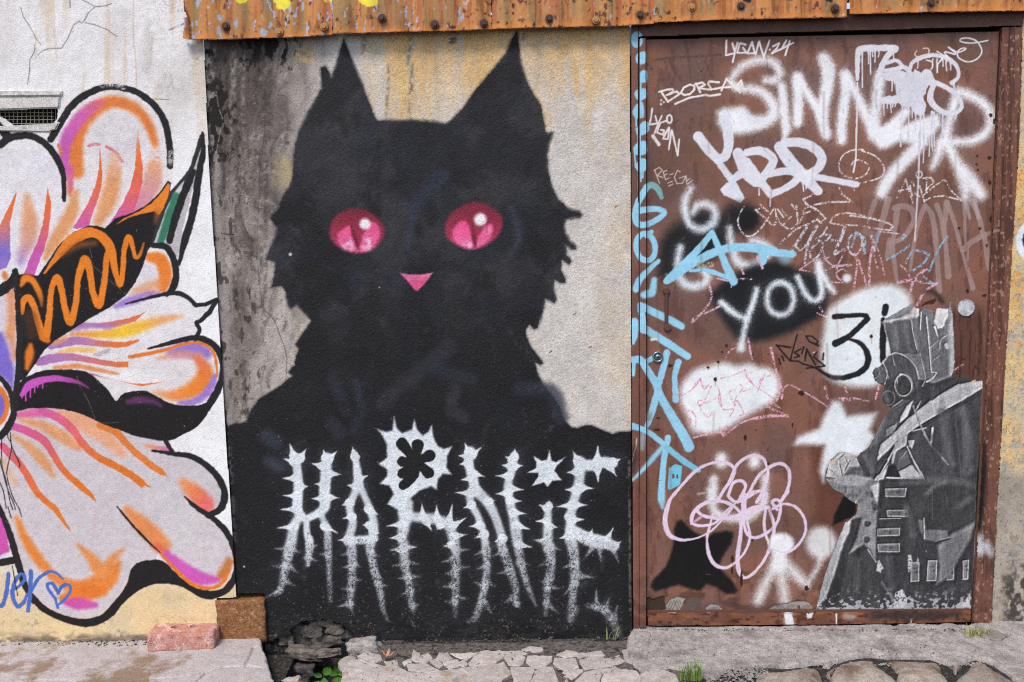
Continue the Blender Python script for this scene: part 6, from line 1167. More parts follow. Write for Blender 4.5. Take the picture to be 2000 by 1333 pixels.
# print grain, creases, torn bits
gr = (c.n1-.5)*30+(c.n0-.5)*30+(fbm(X/2.5, Y/18, 141, 3)-.5)*40+(fbm(X/16, Y/46, 145, 4)-.5)*40+(fbm((X+Y*.5)/9, (Y-X*.5)/34, 146, 3)-.5)*24; c.col += gr[..., None]*(.5+c.col/255*.8)
for p in (D6(1530, 350, 1560, 700, 1585, 1000), D7(1245, 0, 1240, 260), D7(1360, 0, 1390, 180), D6(1600, 980, 1400, 960, 1240, 1120)): S(p, 1.2, G(128), 1.3, a=.6)
for p in (D7(735, 645, 750, 640, 790, 720, 765, 735, 770, 760, 720, 740), D7(1015, 590, 1045, 590, 1055, 650, 1040, 750, 1018, 750), D7(1105, 610, 1118, 640, 1105, 695, 1095, 660), D7(1180, 540, 1190, 560, 1185, 572), D7(880, 1080, 900, 940, 960, 910, 1010, 1000, 1005, 1090)): Fp(p, (202, 202, 208), 1.6, tex='worn')
m = sm(.52, .60, fbm(X/6, Y/5, 143, 3)+.22*sm(1168, 1192, Y)-.10)*sm(1140, 1178, Y); c.col[:] = c.col*(1-m[..., None]*.85)+np.array((188, 188, 194), np.float32)*m[..., None]*.85
Fp(D7(1600, 930, 1590, 1080, 1510, 1070, 1560, 1000), (198, 198, 202), 3, tex='worn')
for p in (D8(252, 312, 300, 430, 345, 560), D8(160, 880, 250, 835, 340, 720), D6(560, 1190, 520, 1300)): S(p, 3, (206, 202, 200), 1.5, tex='worn')
S(D6(1680, 50, 1690, 30, 1720, 20), 4, (210, 176, 130), 1.6)
c.disp += -(sm(.5, .7, fbm(X/26, Y/60, 144))*.0012)
clip(c, OUT, rough=1.2)
poster = empty('paper_poster', tuple(on_wall(np.array(1750.), np.array(1190.), .0125)), 'torn black and white paste-up poster of soldier in gas mask on door', 'poster')
build(PO, M_PAPER, poster, 'printed_sheet', grain=.2)

# ================================================================== RIGHT WALL strip
WR = Canvas(1925, -60, 2080, 1240, Y=.004, res=.003)
use(WR); c = WR; X, Y = c.PX, c.PY
b = np.array([222, 190, 136], np.float32)*np.ones((c.H, c.W, 1), np.float32)
def mixc(col, m): b[:] = b*(1-m[..., None])+np.array(col, np.float32)*m[..., None]
mixc((200, 186, 160), sm(.45, .65, fbm(X/40, Y/60, 151))*.8); mixc((232, 172, 92), sm(.58, .72, fbm(X/24, Y/50, 152))*.7)
mixc((172, 162, 150), sm(880, 960, Y+(fbm(X/20, Y/20, 153)-.5)*160)*.9); mixc((150, 140, 128), sm(.5, .7, fbm(X/20, Y/24, 154))*sm(850, 950, Y)*.6)
mixc((62, 57, 52), sm(1080, 1150, Y+(fbm(X/16, Y/26, 155)-.5)*150)*sm(1950, 1975, X+(fbm(X/9, Y/9, 156)-.5)*30)*sm(.34, .5, fbm(X/9, Y/12, 157))*.9)
mixc((160, 160, 160), sm(.62, .68, fbm(X/9, Y/9, 158))*.7); mixc((110, 96, 80), sm(.72, .76, fbm(X/2.6, Y/2.6, 159, 2))*.6)
c.col[:] = b; c.gloss[:] = .85
reg('ring', 'graffiti_tag', 'white painted curve with dark blue centre at right edge')
I('ring'); Fp(ell(2020, 472, 36, 42), (228, 232, 238), 3); Fp(ell(2022, 470, 25, 30), (36, 40, 70), 3)
c.disp += (fbm(X/60, Y/60, 160)-.5)*.006
clip(c, px(2200, -80, 1999, -80, 1996, 52, 1990, 260, 1976, 480, 1963, 700, 1948, 960, 1935, 1224, 1935, 1260, 2200, 1260), rough=3)
wr = empty('right_wall', tuple(on_wall(np.array(2000.), np.array(1222.))), 'stained yellow plaster wall right of the steel door', 'wall')
build(WR, M_WALL, wr, 'plaster', minf=20)
M_YEL = stone('yellow_plaster', (216, 190, 150), (206, 188, 160), (184, 172, 154), scale=10, bump=.35, dist=.003)
obj('plaster', *box_v(float(WR.X1)-.004, .005, -.35, 9, .25, 3.0), M_YEL, wr, wr.location)
_p = on_wall(np.array(1990.), np.array(100.)); _q = on_wall(np.array(1937.), np.array(1215.))
obj('wall_core', *box_v(float(_p[0])+.01, .012, -.3, float(WR.X1)-.004, .25, 2.3), M_YEL, wr, wr.location)
obj('wall_core', *box_v(float(_q[0])+.004, .082, -.3, float(_p[0])+.01, .25, 2.3), M_YEL, wr, wr.location)
M_GREYP = stone('old_render', (120, 110, 102), (84, 77, 72), (40, 36, 34), scale=30, patch=20, bump=.8, dist=.006)
_a = on_wall(np.array(398.), np.array(60.)); _b = on_wall(np.array(1236.), np.array(1262.))
obj('wall_core', *box_v(float(_a[0]), .055, -.35, float(_b[0])-.001, .25, 2.0), M_GREYP, cw, cw.location)

# ================================================================== METAL FASCIA above
fas = empty('metal_fascia', tuple(on_wall(np.array(1180.), np.array(48.), -.034)), 'rust streaked orange sheet metal fascia with bolts above wall and door', 'fascia')
SHEETS = [(358, 650, [(356, 76), (362, 78), (420, 79), (500, 76), (560, 75), (610, 72), (645, 70), (650, 69)]), (649, 960, [(649, 67.5), (700, 66.5), (800, 63.5), (880, 62), (960, 59)]), (959, 1278, [(959, 58.5), (1040, 56), (1130, 54), (1200, 53), (1278, 48)]),
          (1277, 1658, [(1277, 45.5), (1330, 43.5), (1420, 40), (1500, 38.5), (1640, 36), (1654, 34)]), (1657, 2090, [(1657, 29.5), (1740, 27.5), (1830, 25), (1900, 24), (1996, 23), (2090, 20)])]
BOLTS = [(441, 52, 0), (546, 63, 1), (633, 53, 1), (746, 36, 0), (849, 48, 0), (945, 46, 0), (1073, 37, 0), (1164, 40, 1), (1250, 30, 0), (1350, 15, 1), (1447, 13, 0), (1631, 17, 0), (1817, 7, 0)]
M_BOLT = [plain('rusty_bolt', (78, 58, 50), .6, .3, scale=300), plain('painted_bolt', (178, 128, 76), .6, 0, scale=300)]
reg('flake', 'paint_flake', None); 
for k, (xa, xb, bot) in enumerate(SHEETS):
    yk = -.034-.0022*(k % 2)
    c = Canvas(xa-8, -150, xb+8, 82, Y=yk, res=.0026 if k < 5 else .004)
    use(c); X, Y = c.PX, c.PY
    b = np.array([190, 127, 64], np.float32)*np.ones((c.H, c.W, 1), np.float32)
    def mixc(col, m): b[:] = b*(1-m[..., None])+np.array(col, np.float32)*m[..., None]
    mixc((150, 122, 76), sm(.46, .64, fbm(X/16, Y/240, 171))*.85); mixc((206, 138, 78), sm(.5, .7, fbm(X/10, Y/160, 172))*.6)
    mixc((178, 92, 52), sm(.62, .72, fbm(X/6, Y/200, 173))*.7); mixc((128, 72, 34), sm(.60, .70, fbm(X/9, Y/60, 174))*.6); mixc((222, 134, 52), sm(18, 4, np.interp(X, [p[0] for p in bot], [p[1] for p in bot])-Y)*.7)
    mixc((74, 36, 18), sm(.62, .67, fbm(X/6, Y/9, 175, 3))*sm(.52, .62, fbm(X/40, Y/30, 176))*.9)
    fl = (1 if k == 0 else .35 if k == 1 else -.6)
    mixc((166, 178, 204), sm(.64, .66, fbm(X/8, Y/16, 177, 4)+.09*(fl-1))*(.95))
    edge = np.interp(X, [p[0] for p in bot], [p[1] for p in bot])-Y
    mixc((84, 44, 22), sm(3.2, 1.2, edge+(c.n2-.5)*3)*.85)
    c.col[:] = b; c.gloss[:] = .6
    I(None)
    for x, y, r in ((472, 0, 16), (553, 8, 20), (545, 0, 16), (722, 2, 22), (708, -4, 16), (642, -3, 14)): Fp(ell(x, y, r*.75, r*.55, 14), (236, 220, 62), 2, rough=3)
    for bx_, by_, kd_ in BOLTS: S(px(bx_, by_+2, bx_+1, by_+14, bx_, by_+34), [9, 5, 2], (104, 54, 26), 5, a=.7, tex='stain'); Fp(ell(bx_, by_, 10, 10, 12), (120, 66, 34), 6, a=.5)
    S(px(553, 8, 552, 18), 4, (236, 220, 62), 1.5)
    for x, y, w in ((1458, 2, 9), (1541, 0, 6), (1612, -2, 9), (1618, 2, 7)): S(px(x-4, y-3, x+5, y-1), w, (30, 26, 26), 2)
    S(px(640, 0, 647, 40, 648, 68), 6, (196, 84, 62), 3, a=.5)
    c.disp += -.0050*np.cos((X-358)/52*2*np.pi)-.0025*np.exp(-((X-xb)/3)**2)
    if k == 0: S(px(358, 0, 362, 20, 369, 36, 371, 60, 372, 76), 4, (72, 34, 18), 2, tex='worn')
    P_ = [(xa if k else 357, -140), (xb, -140)]+[(x, y) for x, y in bot[::-1]]
    if k == 0: P_ = [(356, -140), (650, -140)]+[(x, y) for x, y in bot[::-1]]+[(359, 60), (359, 36), (366, 34), (360, 22), (358, 0)]
    clip(c, np.array(P_, float), rough=2.2)
    sh = build(c, M_FASCIA, fas, 'sheet', only_base=True)[0]
    # folded return so the sheet has thickness
    w = on_wall(np.array([p[0] for p in bot], float), np.array([p[1]-1.5 for p in bot], float), yk)
    v = [(p[0], yk+.0015, p[2]) for p in w]+[(p[0], yk+.024, p[2]+.002) for p in w]; n = len(w)
    obj('folded_edge', v, [(i, i+1, i+1+n, i+n) for i in range(n-1)], plain('fascia_rust_%d' % k, (120, 76, 36), .7), sh, fas.location)
    for (bx, by, kind) in BOLTS:
        if xa <= bx < xb:
            p = on_wall(np.array(float(bx)), np.array(float(by)), yk); bm = bmesh.new()
            bmesh.ops.create_cone(bm, cap_ends=True, segments=14, radius1=.0135, radius2=.0125, depth=.004, matrix=Matrix.Translation((p[0], yk-.004, p[2]))@Matrix.Rotation(math.pi/2, 4, 'X'))
            bmesh.ops.create_cone(bm, cap_ends=True, segments=6, radius1=.0085, radius2=.007, depth=.008, matrix=Matrix.Translation((p[0], yk-.009, p[2]))@Matrix.Rotation(math.pi/2, 4, 'X')@Matrix.Rotation(random.random(), 4, 'Z'))
            bm_obj('bolt', bm, M_BOLT[kind], sh, fas.location)
# roof batten the sheets are fixed to
strip('batten', px(372, 40, 2086, -6, 2086, -120, 372, -120), -.012, .004, plain('batten_wood', (70, 50, 38), .9), fas, 0)

# ================================================================== GROUND
M_CONC = stone('worn_concrete', (190, 183, 179), (164, 157, 153), (126, 118, 114), scale=30, patch=9, pl=.5, ph=.7, bump=1, dist=.006, grain=220)
M_SLAB = stone('step_concrete', (218, 209, 207), (204, 195, 193), (166, 142, 120), scale=22, patch=5.5, pl=.50, ph=.60, bump=.6, dist=.004, grain=380)
M_PLATE = stone('cracked_concrete', (216, 206, 199), (192, 182, 175), (180, 158, 138), scale=26, patch=9, pl=.56, ph=.66, bump=.6, dist=.004, grain=360)
M_DAMP = stone('damp_concrete', (118, 112, 109), (86, 81, 79), (58, 54, 52), scale=34, patch=16, bump=.9, dist=.006, grain=320)
M_SOIL = stone('grit', (78, 73, 68), (50, 46, 43), (110, 103, 95), scale=90, patch=60, bump=1, dist=.01, grain=420)
M_ROCK = stone('kerb_stone', (196, 184, 172), (166, 150, 138), (128, 106, 90), scale=24, patch=9, pl=.46, ph=.66, bump=1, dist=.007, grain=300)
M_MOSS = stone('black_mould_stone', (48, 44, 42), (30, 28, 27), (120, 112, 104), scale=60, patch=40, pl=.62, ph=.7, bump=1, dist=.008)
M_GRAN = stone('brown_granite', (178, 126, 82), (136, 92, 58), (206, 166, 124), scale=70, patch=60, pl=.55, ph=.68, bump=1, dist=.006, grain=420)
M_ASPH = stone('asphalt', (84, 82, 80), (62, 60, 59), (110, 108, 104), scale=160, patch=120, bump=1, dist=.006)
def V3(p): return (float(p[0]), float(p[1]), float(p[2]))
road = obj('road', [(-60, -60, -.17), (60, -60, -.17), (60, -.36, -.17), (-60, -.36, -.17)], [(0, 1, 2, 3)], M_ASPH); tag(road, kind='structure')
# soil bed under pavement, with a pit for the drain hole
gx = [on_ground(np.array(x_), np.array(1300.), 0)[0] for x_ in (552., 702.)]
bed = obj('pavement', *(lambda a, b2: (a[0]+b2[0], a[1]+[tuple(i+8 for i in f) for f in b2[1]]))(box_v(float(gx[1]), -.37, -.3, 12, .08, -.014), box_v(-12, -.37, -.3, float(gx[0]), .08, -.055)), M_SOIL); tag(bed, kind='structure')
pit = obj('drain_pit', *box_v(float(gx[0]), -.37, -.4, float(gx[1]), .06, -.2), M_SOIL); tag(pit, kind='structure')
def height_sheet(name, poly, z, mat, parent, res=.004, amp=.006, thick=.05, seed=1, tilt=None, cracks=()):
    """a slab on the ground: fine relief on top, skirt down its edge"""
    w = on_ground(poly[:, 0], poly[:, 1], z); x0, y0 = w[:, :2].min(0)-res; x1, y1 = w[:, :2].max(0)+res
    xs = np.arange(x0, x1+res, res); ys = np.arange(y0, y1+res, res); GX, GY = np.meshgrid(xs, ys)
    q = (w[:, :2]-[x0, y0])/res; D = sdpoly(q, 0, 0, len(xs), len(ys)); D = D+(fbm(GX/.03, GY/.03, seed, 4)-.5)*3
    Z = z+(fbm(GX/.16, GY/.16, seed+1, 5)-.5)*amp*2+(fbm(GX/.02, GY/.02, seed+2, 3)-.5)*amp*.7-thick*sm(-1.6, 1.4, D)
    if tilt is not None: Z = Z+tilt(GX, GY)
    for ck_ in cracks:
        cp = on_ground(ck_[:, 0], ck_[:, 1], z)[:, :2]; dmin = np.full(GX.shape, 9.)
        for a_, b_ in zip(cp[:-1], cp[1:]):
            e_ = b_-a_; t_ = np.clip(((GX-a_[0])*e_[0]+(GY-a_[1])*e_[1])/max(e_@e_, 1e-9), 0, 1); dmin = np.minimum(dmin, np.hypot(GX-a_[0]-t_*e_[0], GY-a_[1]-t_*e_[1]))
        dmin = dmin+(fbm(GX/.02, GY/.02, seed+7, 3)-.5)*.008
        Z = Z-.012*np.exp(-(np.maximum(dmin, 0)/.0035)**2)
    k = D < 1.6; kf = k[:-1, :-1] & k[1:, :-1] & k[:-1, 1:] & k[1:, 1:]
    v = np.arange(GX.size).reshape(GX.shape); f = np.stack([v[:-1, :-1], v[:-1, 1:], v[1:, 1:], v[1:, :-1]], -1)[kf]
    u, inv = np.unique(f, return_inverse=True); co = np.stack([GX, GY, Z], -1).reshape(-1, 3)[u]
    me = grid_mesh(name, co, inv.reshape(-1, 4), np.ones((len(u), 4)), mat)
    return link(bpy.data.objects.new(name, me), parent)
APRON = J(px(1222, 1256, 1236, 1232, 1262, 1231, 1600, 1229, 1896, 1225, 1910, 1212, 2200, 1205, 2300, 1420, 2010, 1345), E4(1930, 860, 1880, 780, 1700, 660, 1530, 600, 1450, 640, 1350, 680, 1250, 660, 1180, 632, 1080, 602, 900, 600, 650, 600, 500, 582, 300, 600, 200, 632, 100, 688, 0, 680), E3(1990, 485, 1750, 512, 1500, 540, 1300, 532, 1100, 542, 900, 572, 820, 640, 760, 655, 700, 640, 560, 600, 330, 560, 250, 588, 60, 620, 0, 560, -60, 480, -80, 400))
height_sheet('concrete_apron', APRON, .004, M_CONC, bed, amp=.005, seed=301, cracks=[E4(560, 440, 720, 440, 880, 450, 960, 470, 1120, 470), E4(870, 345, 980, 380, 1080, 370, 1100, 420, 1130, 470, 1300, 462, 1400, 430), E4(600, 550, 700, 515, 780, 512), E4(720, 345, 960, 350, 1180, 338), E4(1330, 400, 1440, 340, 1480, 320), E4(1730, 470, 1800, 450, 1850, 415), E3(160, 270, 150, 350, 250, 370, 330, 300)], tilt=lambda x, y: np.clip(.016+.075*y, -.004, .02))
LSLAB = J(px(-700, 1230, 420, 1230, 500, 1236), px(512, 1250, 524, 1290, 540, 1345, 560, 1420, -900, 1420))
height_sheet('concrete_step', LSLAB, .014, M_SLAB, bed, amp=.003, seed=311, thick=.10, cracks=[A4(980, 1330, 1080, 1310, 1300, 1300, 1450, 1280, 1560, 1250, 1700, 1215, 1860, 1205, 1990, 1220), A4(1490, 1333, 1530, 1290, 1570, 1255), A4(120, 1333, 300, 1318, 480, 1315, 560, 1333), A4(1860, 1205, 1930, 1060)])
def slab(name, poly, z, h, mat, parent, bev=.004, jit=.003, seed=0, front=None):
    """a broken plate lying on the ground: outline from the photo, real thickness, chipped rim"""
    rn = random.Random(seed); pts = []; ctr = poly.mean(0); dv = poly-ctr; poly = ctr+dv*(1+2.8/np.maximum(np.hypot(dv[:, 0], dv[:, 1]), 4))[:, None]
    for i in range(len(poly)):
        a, b_ = poly[i], poly[(i+1) % len(poly)]; n = max(1, int(np.hypot(*(b_-a))/7))
        for k in range(n): pts.append(a+(b_-a)*k/n+np.array([rn.uniform(-1, 1), rn.uniform(-.7, .7)])*1.7)
    pts = np.array(pts); w = on_ground(pts[:, 0], pts[:, 1], z); c0 = w.mean(0); n = len(w)
    tx, ty = rn.uniform(-.02, .02), rn.uniform(-.02, .02); tz = lambda p: (p[0]-c0[0])*tx+(p[1]-c0[1])*ty
    v = []
    for d, dz in ((0, -h), (0, -bev), (bev, 0)):
        for p in w:
            r_ = c0-p; L = max(np.hypot(r_[0], r_[1]), 1e-4); s_ = min(d/L, .6)
            v.append((p[0]+r_[0]*s_, p[1]+r_[1]*s_, z+dz+tz(p)+(rn.uniform(-jit, jit)*.5 if dz > -h else 0)))
    v.append((c0[0], c0[1], z+rn.uniform(0, jit)))
    f = [(r*n+i, r*n+(i+1) % n, (r+1)*n+(i+1) % n, (r+1)*n+i) for r in range(2) for i in range(n)]+[(2*n+i, 2*n+(i+1) % n, 3*n) for i in range(n)]
    return obj(name, v, f, mat, parent)
PL = [E2(0, 600, 300, 562, 540, 542, 610, 532, 645, 580, 688, 640, 600, 680, 560, 760, 0, 790), E2(292, 520, 340, 460, 430, 412, 636, 412, 606, 470, 538, 516, 430, 536, 300, 555), E2(654, 412, 800, 412, 846, 442, 796, 520, 758, 546, 684, 546, 628, 482), E2(862, 462, 1078, 462, 1078, 508, 980, 556, 922, 570, 846, 512), E2(1130, 482, 1310, 482, 1346, 560, 1240, 586, 1182, 576, 1114, 532), E2(1366, 492, 1560, 452, 1770, 462, 1796, 520, 1700, 546, 1500, 576, 1422, 596),
      E2(684, 572, 900, 572, 908, 610, 830, 790, 760, 790, 702, 632), E2(934, 612, 1000, 574, 1096, 572, 1126, 650, 1165, 790, 850, 790), E2(1124, 562, 1220, 602, 1390, 592, 1386, 612, 1220, 750, 1180, 750, 1152, 622), E2(1422, 622, 1540, 602, 1568, 650, 1520, 790, 1230, 790), E2(1604, 640, 1740, 592, 1900, 602, 1948, 650, 1945, 790, 1540, 790), E2(72, 560, 130, 522, 250, 502, 258, 548, 100, 582), E2(104, 432, 370, 422, 252, 488, 200, 470), E2(0, 432, 70, 432, 106, 480, 40, 498, -20, 480), E2(42, 512, 150, 492, 178, 508, 60, 548), E2(1552, 590, 1700, 562, 1718, 578, 1592, 626), E2(1352, 432, 1560, 412, 1588, 440, 1352, 466), E2(804, 390, 880, 372, 980, 382, 1000, 402, 900, 412, 804, 410), E2(1150, 440, 1240, 410, 1330, 420, 1340, 450, 1220, 460), E2(1780, 400, 1900, 380, 1960, 420, 1900, 520, 1820, 500), E2(1960, 640, 2040, 600, 2060, 700, 2040, 790, 1960, 790), E3(70, 630, 250, 600, 380, 640, 420, 700, 380, 790, 70, 790),
      E1(962, 720, 1050, 642, 1130, 642, 1340, 702, 1480, 712, 1600, 762, 1700, 762, 1890, 745, 2000, 752, 1998, 900, 940, 900), E1(925, 642, 1000, 614, 1076, 622, 1000, 706, 932, 696, 908, 668), E1(1095, 602, 1200, 574, 1306, 592, 1316, 640, 1250, 656, 1140, 628), E1(1544, 660, 1608, 634, 1618, 660, 1560, 688), E1(1352, 662, 1468, 652, 1478, 702, 1372, 702), E1(1714, 602, 1788, 584, 1818, 630, 1750, 668, 1712, 650), E1(1592, 692, 1740, 682, 1876, 738, 1780, 752, 1700, 752, 1602, 738), E1(1800, 660, 1870, 640, 1930, 690, 1880, 720), E1(1640, 560, 1700, 590, 1690, 650, 1630, 640)]
M_BED = stone('crack_bedding', (138, 130, 125), (104, 98, 93), (66, 61, 58), scale=60, patch=30, bump=1, dist=.006, grain=260)
height_sheet('broken_bedding', J(px(676, 1330, 700, 1290, 720, 1262, 800, 1256, 1000, 1254, 1232, 1250, 1250, 1290, 1330, 1310, 1380, 1345, 1300, 1400, 660, 1400)), -.006, M_BED, bed, amp=.004, seed=331, thick=.012)
for k, p in enumerate(PL): slab('concrete_piece', p, -.002+.0025*math.sin(k*2.1), .02, M_PLATE, bed, bev=.0025, seed=k)
DP0 = [E4(1115, 420, 1200, 390, 1380, 385, 1400, 430, 1290, 462, 1140, 466), E4(980, 372, 1100, 362, 1130, 384, 1020, 396), E4(1560, 390, 1640, 350, 1760, 340, 1840, 400, 1760, 440, 1640, 430), E4(1440, 400, 1540, 330, 1620, 350, 1560, 400)]
for k, p in enumerate(DP0): slab('concrete_piece', p, .016, .03, M_CONC, bed, bev=.003, seed=90+k)
DP = [E2(204, 332, 368, 314, 376, 398, 204, 408), E2(392, 362, 556, 344, 576, 398, 402, 402), E2(52, 362, 178, 344, 186, 406, 44, 412), E2(644, 352, 768, 352, 776, 398, 644, 402), E2(1502, 382, 1766, 362, 1776, 398, 1602, 408), E1(1374, 472, 1500, 442, 1698, 562, 1696, 598, 1560, 608, 1434, 568), E2(900, 300, 1180, 300, 1200, 360, 1000, 370), E2(1210, 300, 1480, 300, 1480, 390, 1240, 400), E1(1330, 500, 1366, 480, 1424, 572, 1340, 590)]
for k, p in enumerate(DP): slab('concrete_piece', p, -.009, .02, M_DAMP, bed, bev=.002, seed=60+k)
# kerb stones: rounded blocks, mould on the street face
def kerb(name, poly, seed):
    rn = random.Random(seed); p = spline(np.concatenate([poly, poly[:1]]), 3)[:-1]; z = .0
    w = on_ground(p[:, 0], p[:, 1], z); c0 = w.mean(0); n = len(w); v = []
    prof = ((0, -.15), (.002, -.05), (.006, -.026), (.018, -.010), (.04, .000))
    for d, dz in prof:
        for q in w:
            r_ = c0-q; L = max(np.hypot(r_[0], r_[1]), 1e-4); s_ = min(d/L, .7)
            v.append((q[0]+r_[0]*s_+rn.uniform(-.002, .002), q[1]+r_[1]*s_, z+dz+rn.uniform(-.002, .002)))
    v.append((c0[0], c0[1], .004)); m = len(prof)
    f = [(r*n+i, r*n+(i+1) % n, (r+1)*n+(i+1) % n, (r+1)*n+i) for r in range(m-1) for i in range(n)]+[((m-1)*n+i, (m-1)*n+(i+1) % n, m*n) for i in range(n)]
    o = obj(name, v, f, M_ROCK, bed, smooth=True); o.data.materials.append(M_MOSS)
    for pl_ in o.data.polygons:
        cz = sum((o.data.vertices[i].co for i in pl_.vertices), Vector())/len(pl_.vertices)
        if cz.z < -.012+rn.uniform(-.006, .006) and cz.y < -.30: pl_.material_index = 1
    return o
KS = [E3(905, 700, 960, 662, 1060, 672, 1110, 720, 1090, 800, 900, 800), E3(1118, 740, 1150, 625, 1250, 585, 1600, 545, 1790, 545, 1850, 600, 1905, 740, 1905, 800, 1118, 800), J(E3(1866, 568, 1990, 535), E4(40, 742, 105, 865, 105, 880), E3(1920, 800, 1915, 720)), E4(62, 712, 200, 645, 400, 610, 525, 624, 620, 690, 720, 765, 760, 880, 124, 880), E4(616, 625, 900, 620, 1100, 635, 1195, 655, 1255, 765, 1268, 880, 775, 880, 725, 750), E4(1240, 660, 1345, 694, 1415, 660, 1395, 722, 1330, 796, 1292, 756), E4(1434, 674, 1540, 614, 1650, 662, 1825, 772, 1925, 880, 1335, 880, 1362, 775), E4(1900, 800, 2000, 720, 2200, 700, 2300, 880, 1960, 880)]
for k, p in enumerate(KS): kerb('kerb_stone', p, 400+k)
# rough rubble in and around the drain hole
def rubble(name, cpx, size, mat, parent, seed, Y=None, z=None, flat=(1, 1, 1)):
    rn = random.Random(seed); bm = bmesh.new(); bmesh.ops.create_icosphere(bm, subdivisions=4, radius=1)
    off = Vector((rn.uniform(0, 50), rn.uniform(0, 50), rn.uniform(0, 50)))
    from mathutils import noise
    for v in bm.verts:
        d = v.co.normalized(); s_ = 1+.34*noise.noise(d*1.5+off)+.14*noise.noise(d*4+off)+.07*noise.noise(d*11+off)
        q = Vector((max(-.72, min(.72, d.x)), max(-.72, min(.72, d.y)), max(-.72, min(.72, d.z))))*1.2
        v.co = Vector((q.x*size[0]*flat[0], q.y*size[1]*flat[1], q.z*size[2]*flat[2]))*s_
    c = on_wall(np.array(float(cpx[0])), np.array(float(cpx[1])), Y) if Y is not None else on_ground(np.array(float(cpx[0])), np.array(float(cpx[1])), z)
    bmesh.ops.rotate(bm, verts=bm.verts, matrix=Matrix.Rotation(rn.uniform(-.3, .3), 3, 'Y')); bmesh.ops.translate(bm, verts=bm.verts, vec=c)
    return bm_obj(name, bm, mat, parent, smooth=True)
M_RUB = stone('rubble', (150, 140, 130), (112, 104, 97), (74, 68, 63), scale=40, patch=18, bump=1, dist=.008)
for k, (x, y, sx, sz, Y_) in enumerate(((610, 1232, .040, .026, .045), (655, 1228, .034, .022, .045), (585, 1228, .030, .020, .05), (630, 1216, .05, .014, .05), (680, 1238, .03, .025, .05), (560, 1250, .03, .022, .04), (640, 1252, .06, .022, .045), (690, 1220, .022, .016, .04))):
    rubble('rubble_stone', (x, y), (sx, .014, sz), M_RUB if k % 2 else M_DAMP, cw, 500+k, Y=Y_).location = (0, 0, 0)
for o in [o for o in cw.children if o.name.startswith('rubble_stone')]:
    o.data.transform(Matrix.Translation(-cw.location))
for k, (x, y, s3, z_, m_) in enumerate(((712, 1264, (.058, .04, .030), -.004, M_CONC), (600, 1275, (.075, .035, .02), -.045, M_RUB), (555, 1262, (.035, .03, .02), -.05, M_DAMP), (590, 1310, (.05, .05, .035), -.11, M_DAMP), (640, 1275, (.05, .02, .012), -.03, M_RUB), (552, 1300, (.03, .05, .03), -.09, M_DAMP), (570, 1338, (.035, .03, .02), -.07, M_PLATE), (625, 1345, (.03, .03, .02), -.1, M_RUB), (530, 1262, (.02, .02, .015), -.05, M_DAMP), (668, 1320, (.04, .03, .02), -.19, M_SOIL), (690, 1300, (.02, .05, .08), -.10, M_RUB))):
    rubble('rubble_stone', (x, y), s3, m_, bed, 520+k, z=z_)
# granite block at the wall corner
def chunk(name, x0, y0, x1, y1, yf, yb, mat, label, cat, seed):
    a = on_wall(np.array(float(x0)), np.array(float(y1)), yf); b_ = on_wall(np.array(float(x1)), np.array(float(y0)), yf)
    bm = bmesh.new(); v, f = box_v(a[0], yf, a[2], b_[0], yb, b_[2]); vv = [bm.verts.new(p) for p in v]; [bm.faces.new([vv[i] for i in k]) for k in f]
    bmesh.ops.subdivide_edges(bm, edges=bm.edges[:], cuts=9, use_grid_fill=True)
    from mathutils import noise
    for w in bm.verts: w.co += Vector((noise.noise(w.co*30+Vector((seed, 0, 0)))*.004, noise.noise(w.co*38+Vector((0, seed, 0)))*.006, noise.noise(w.co*30+Vector((0, 0, seed)))*.004))
    o = bm_obj(name, bm, mat, None, (float((a[0]+b_[0])/2), float(yf), float(a[2])), True); return tag(o, label, cat)
chunk('granite_block', 426, 1172, 516, 1256, -.004, .06, M_GRAN, 'rough brown granite block set at the foot of the wall corner', 'stone block', 3)
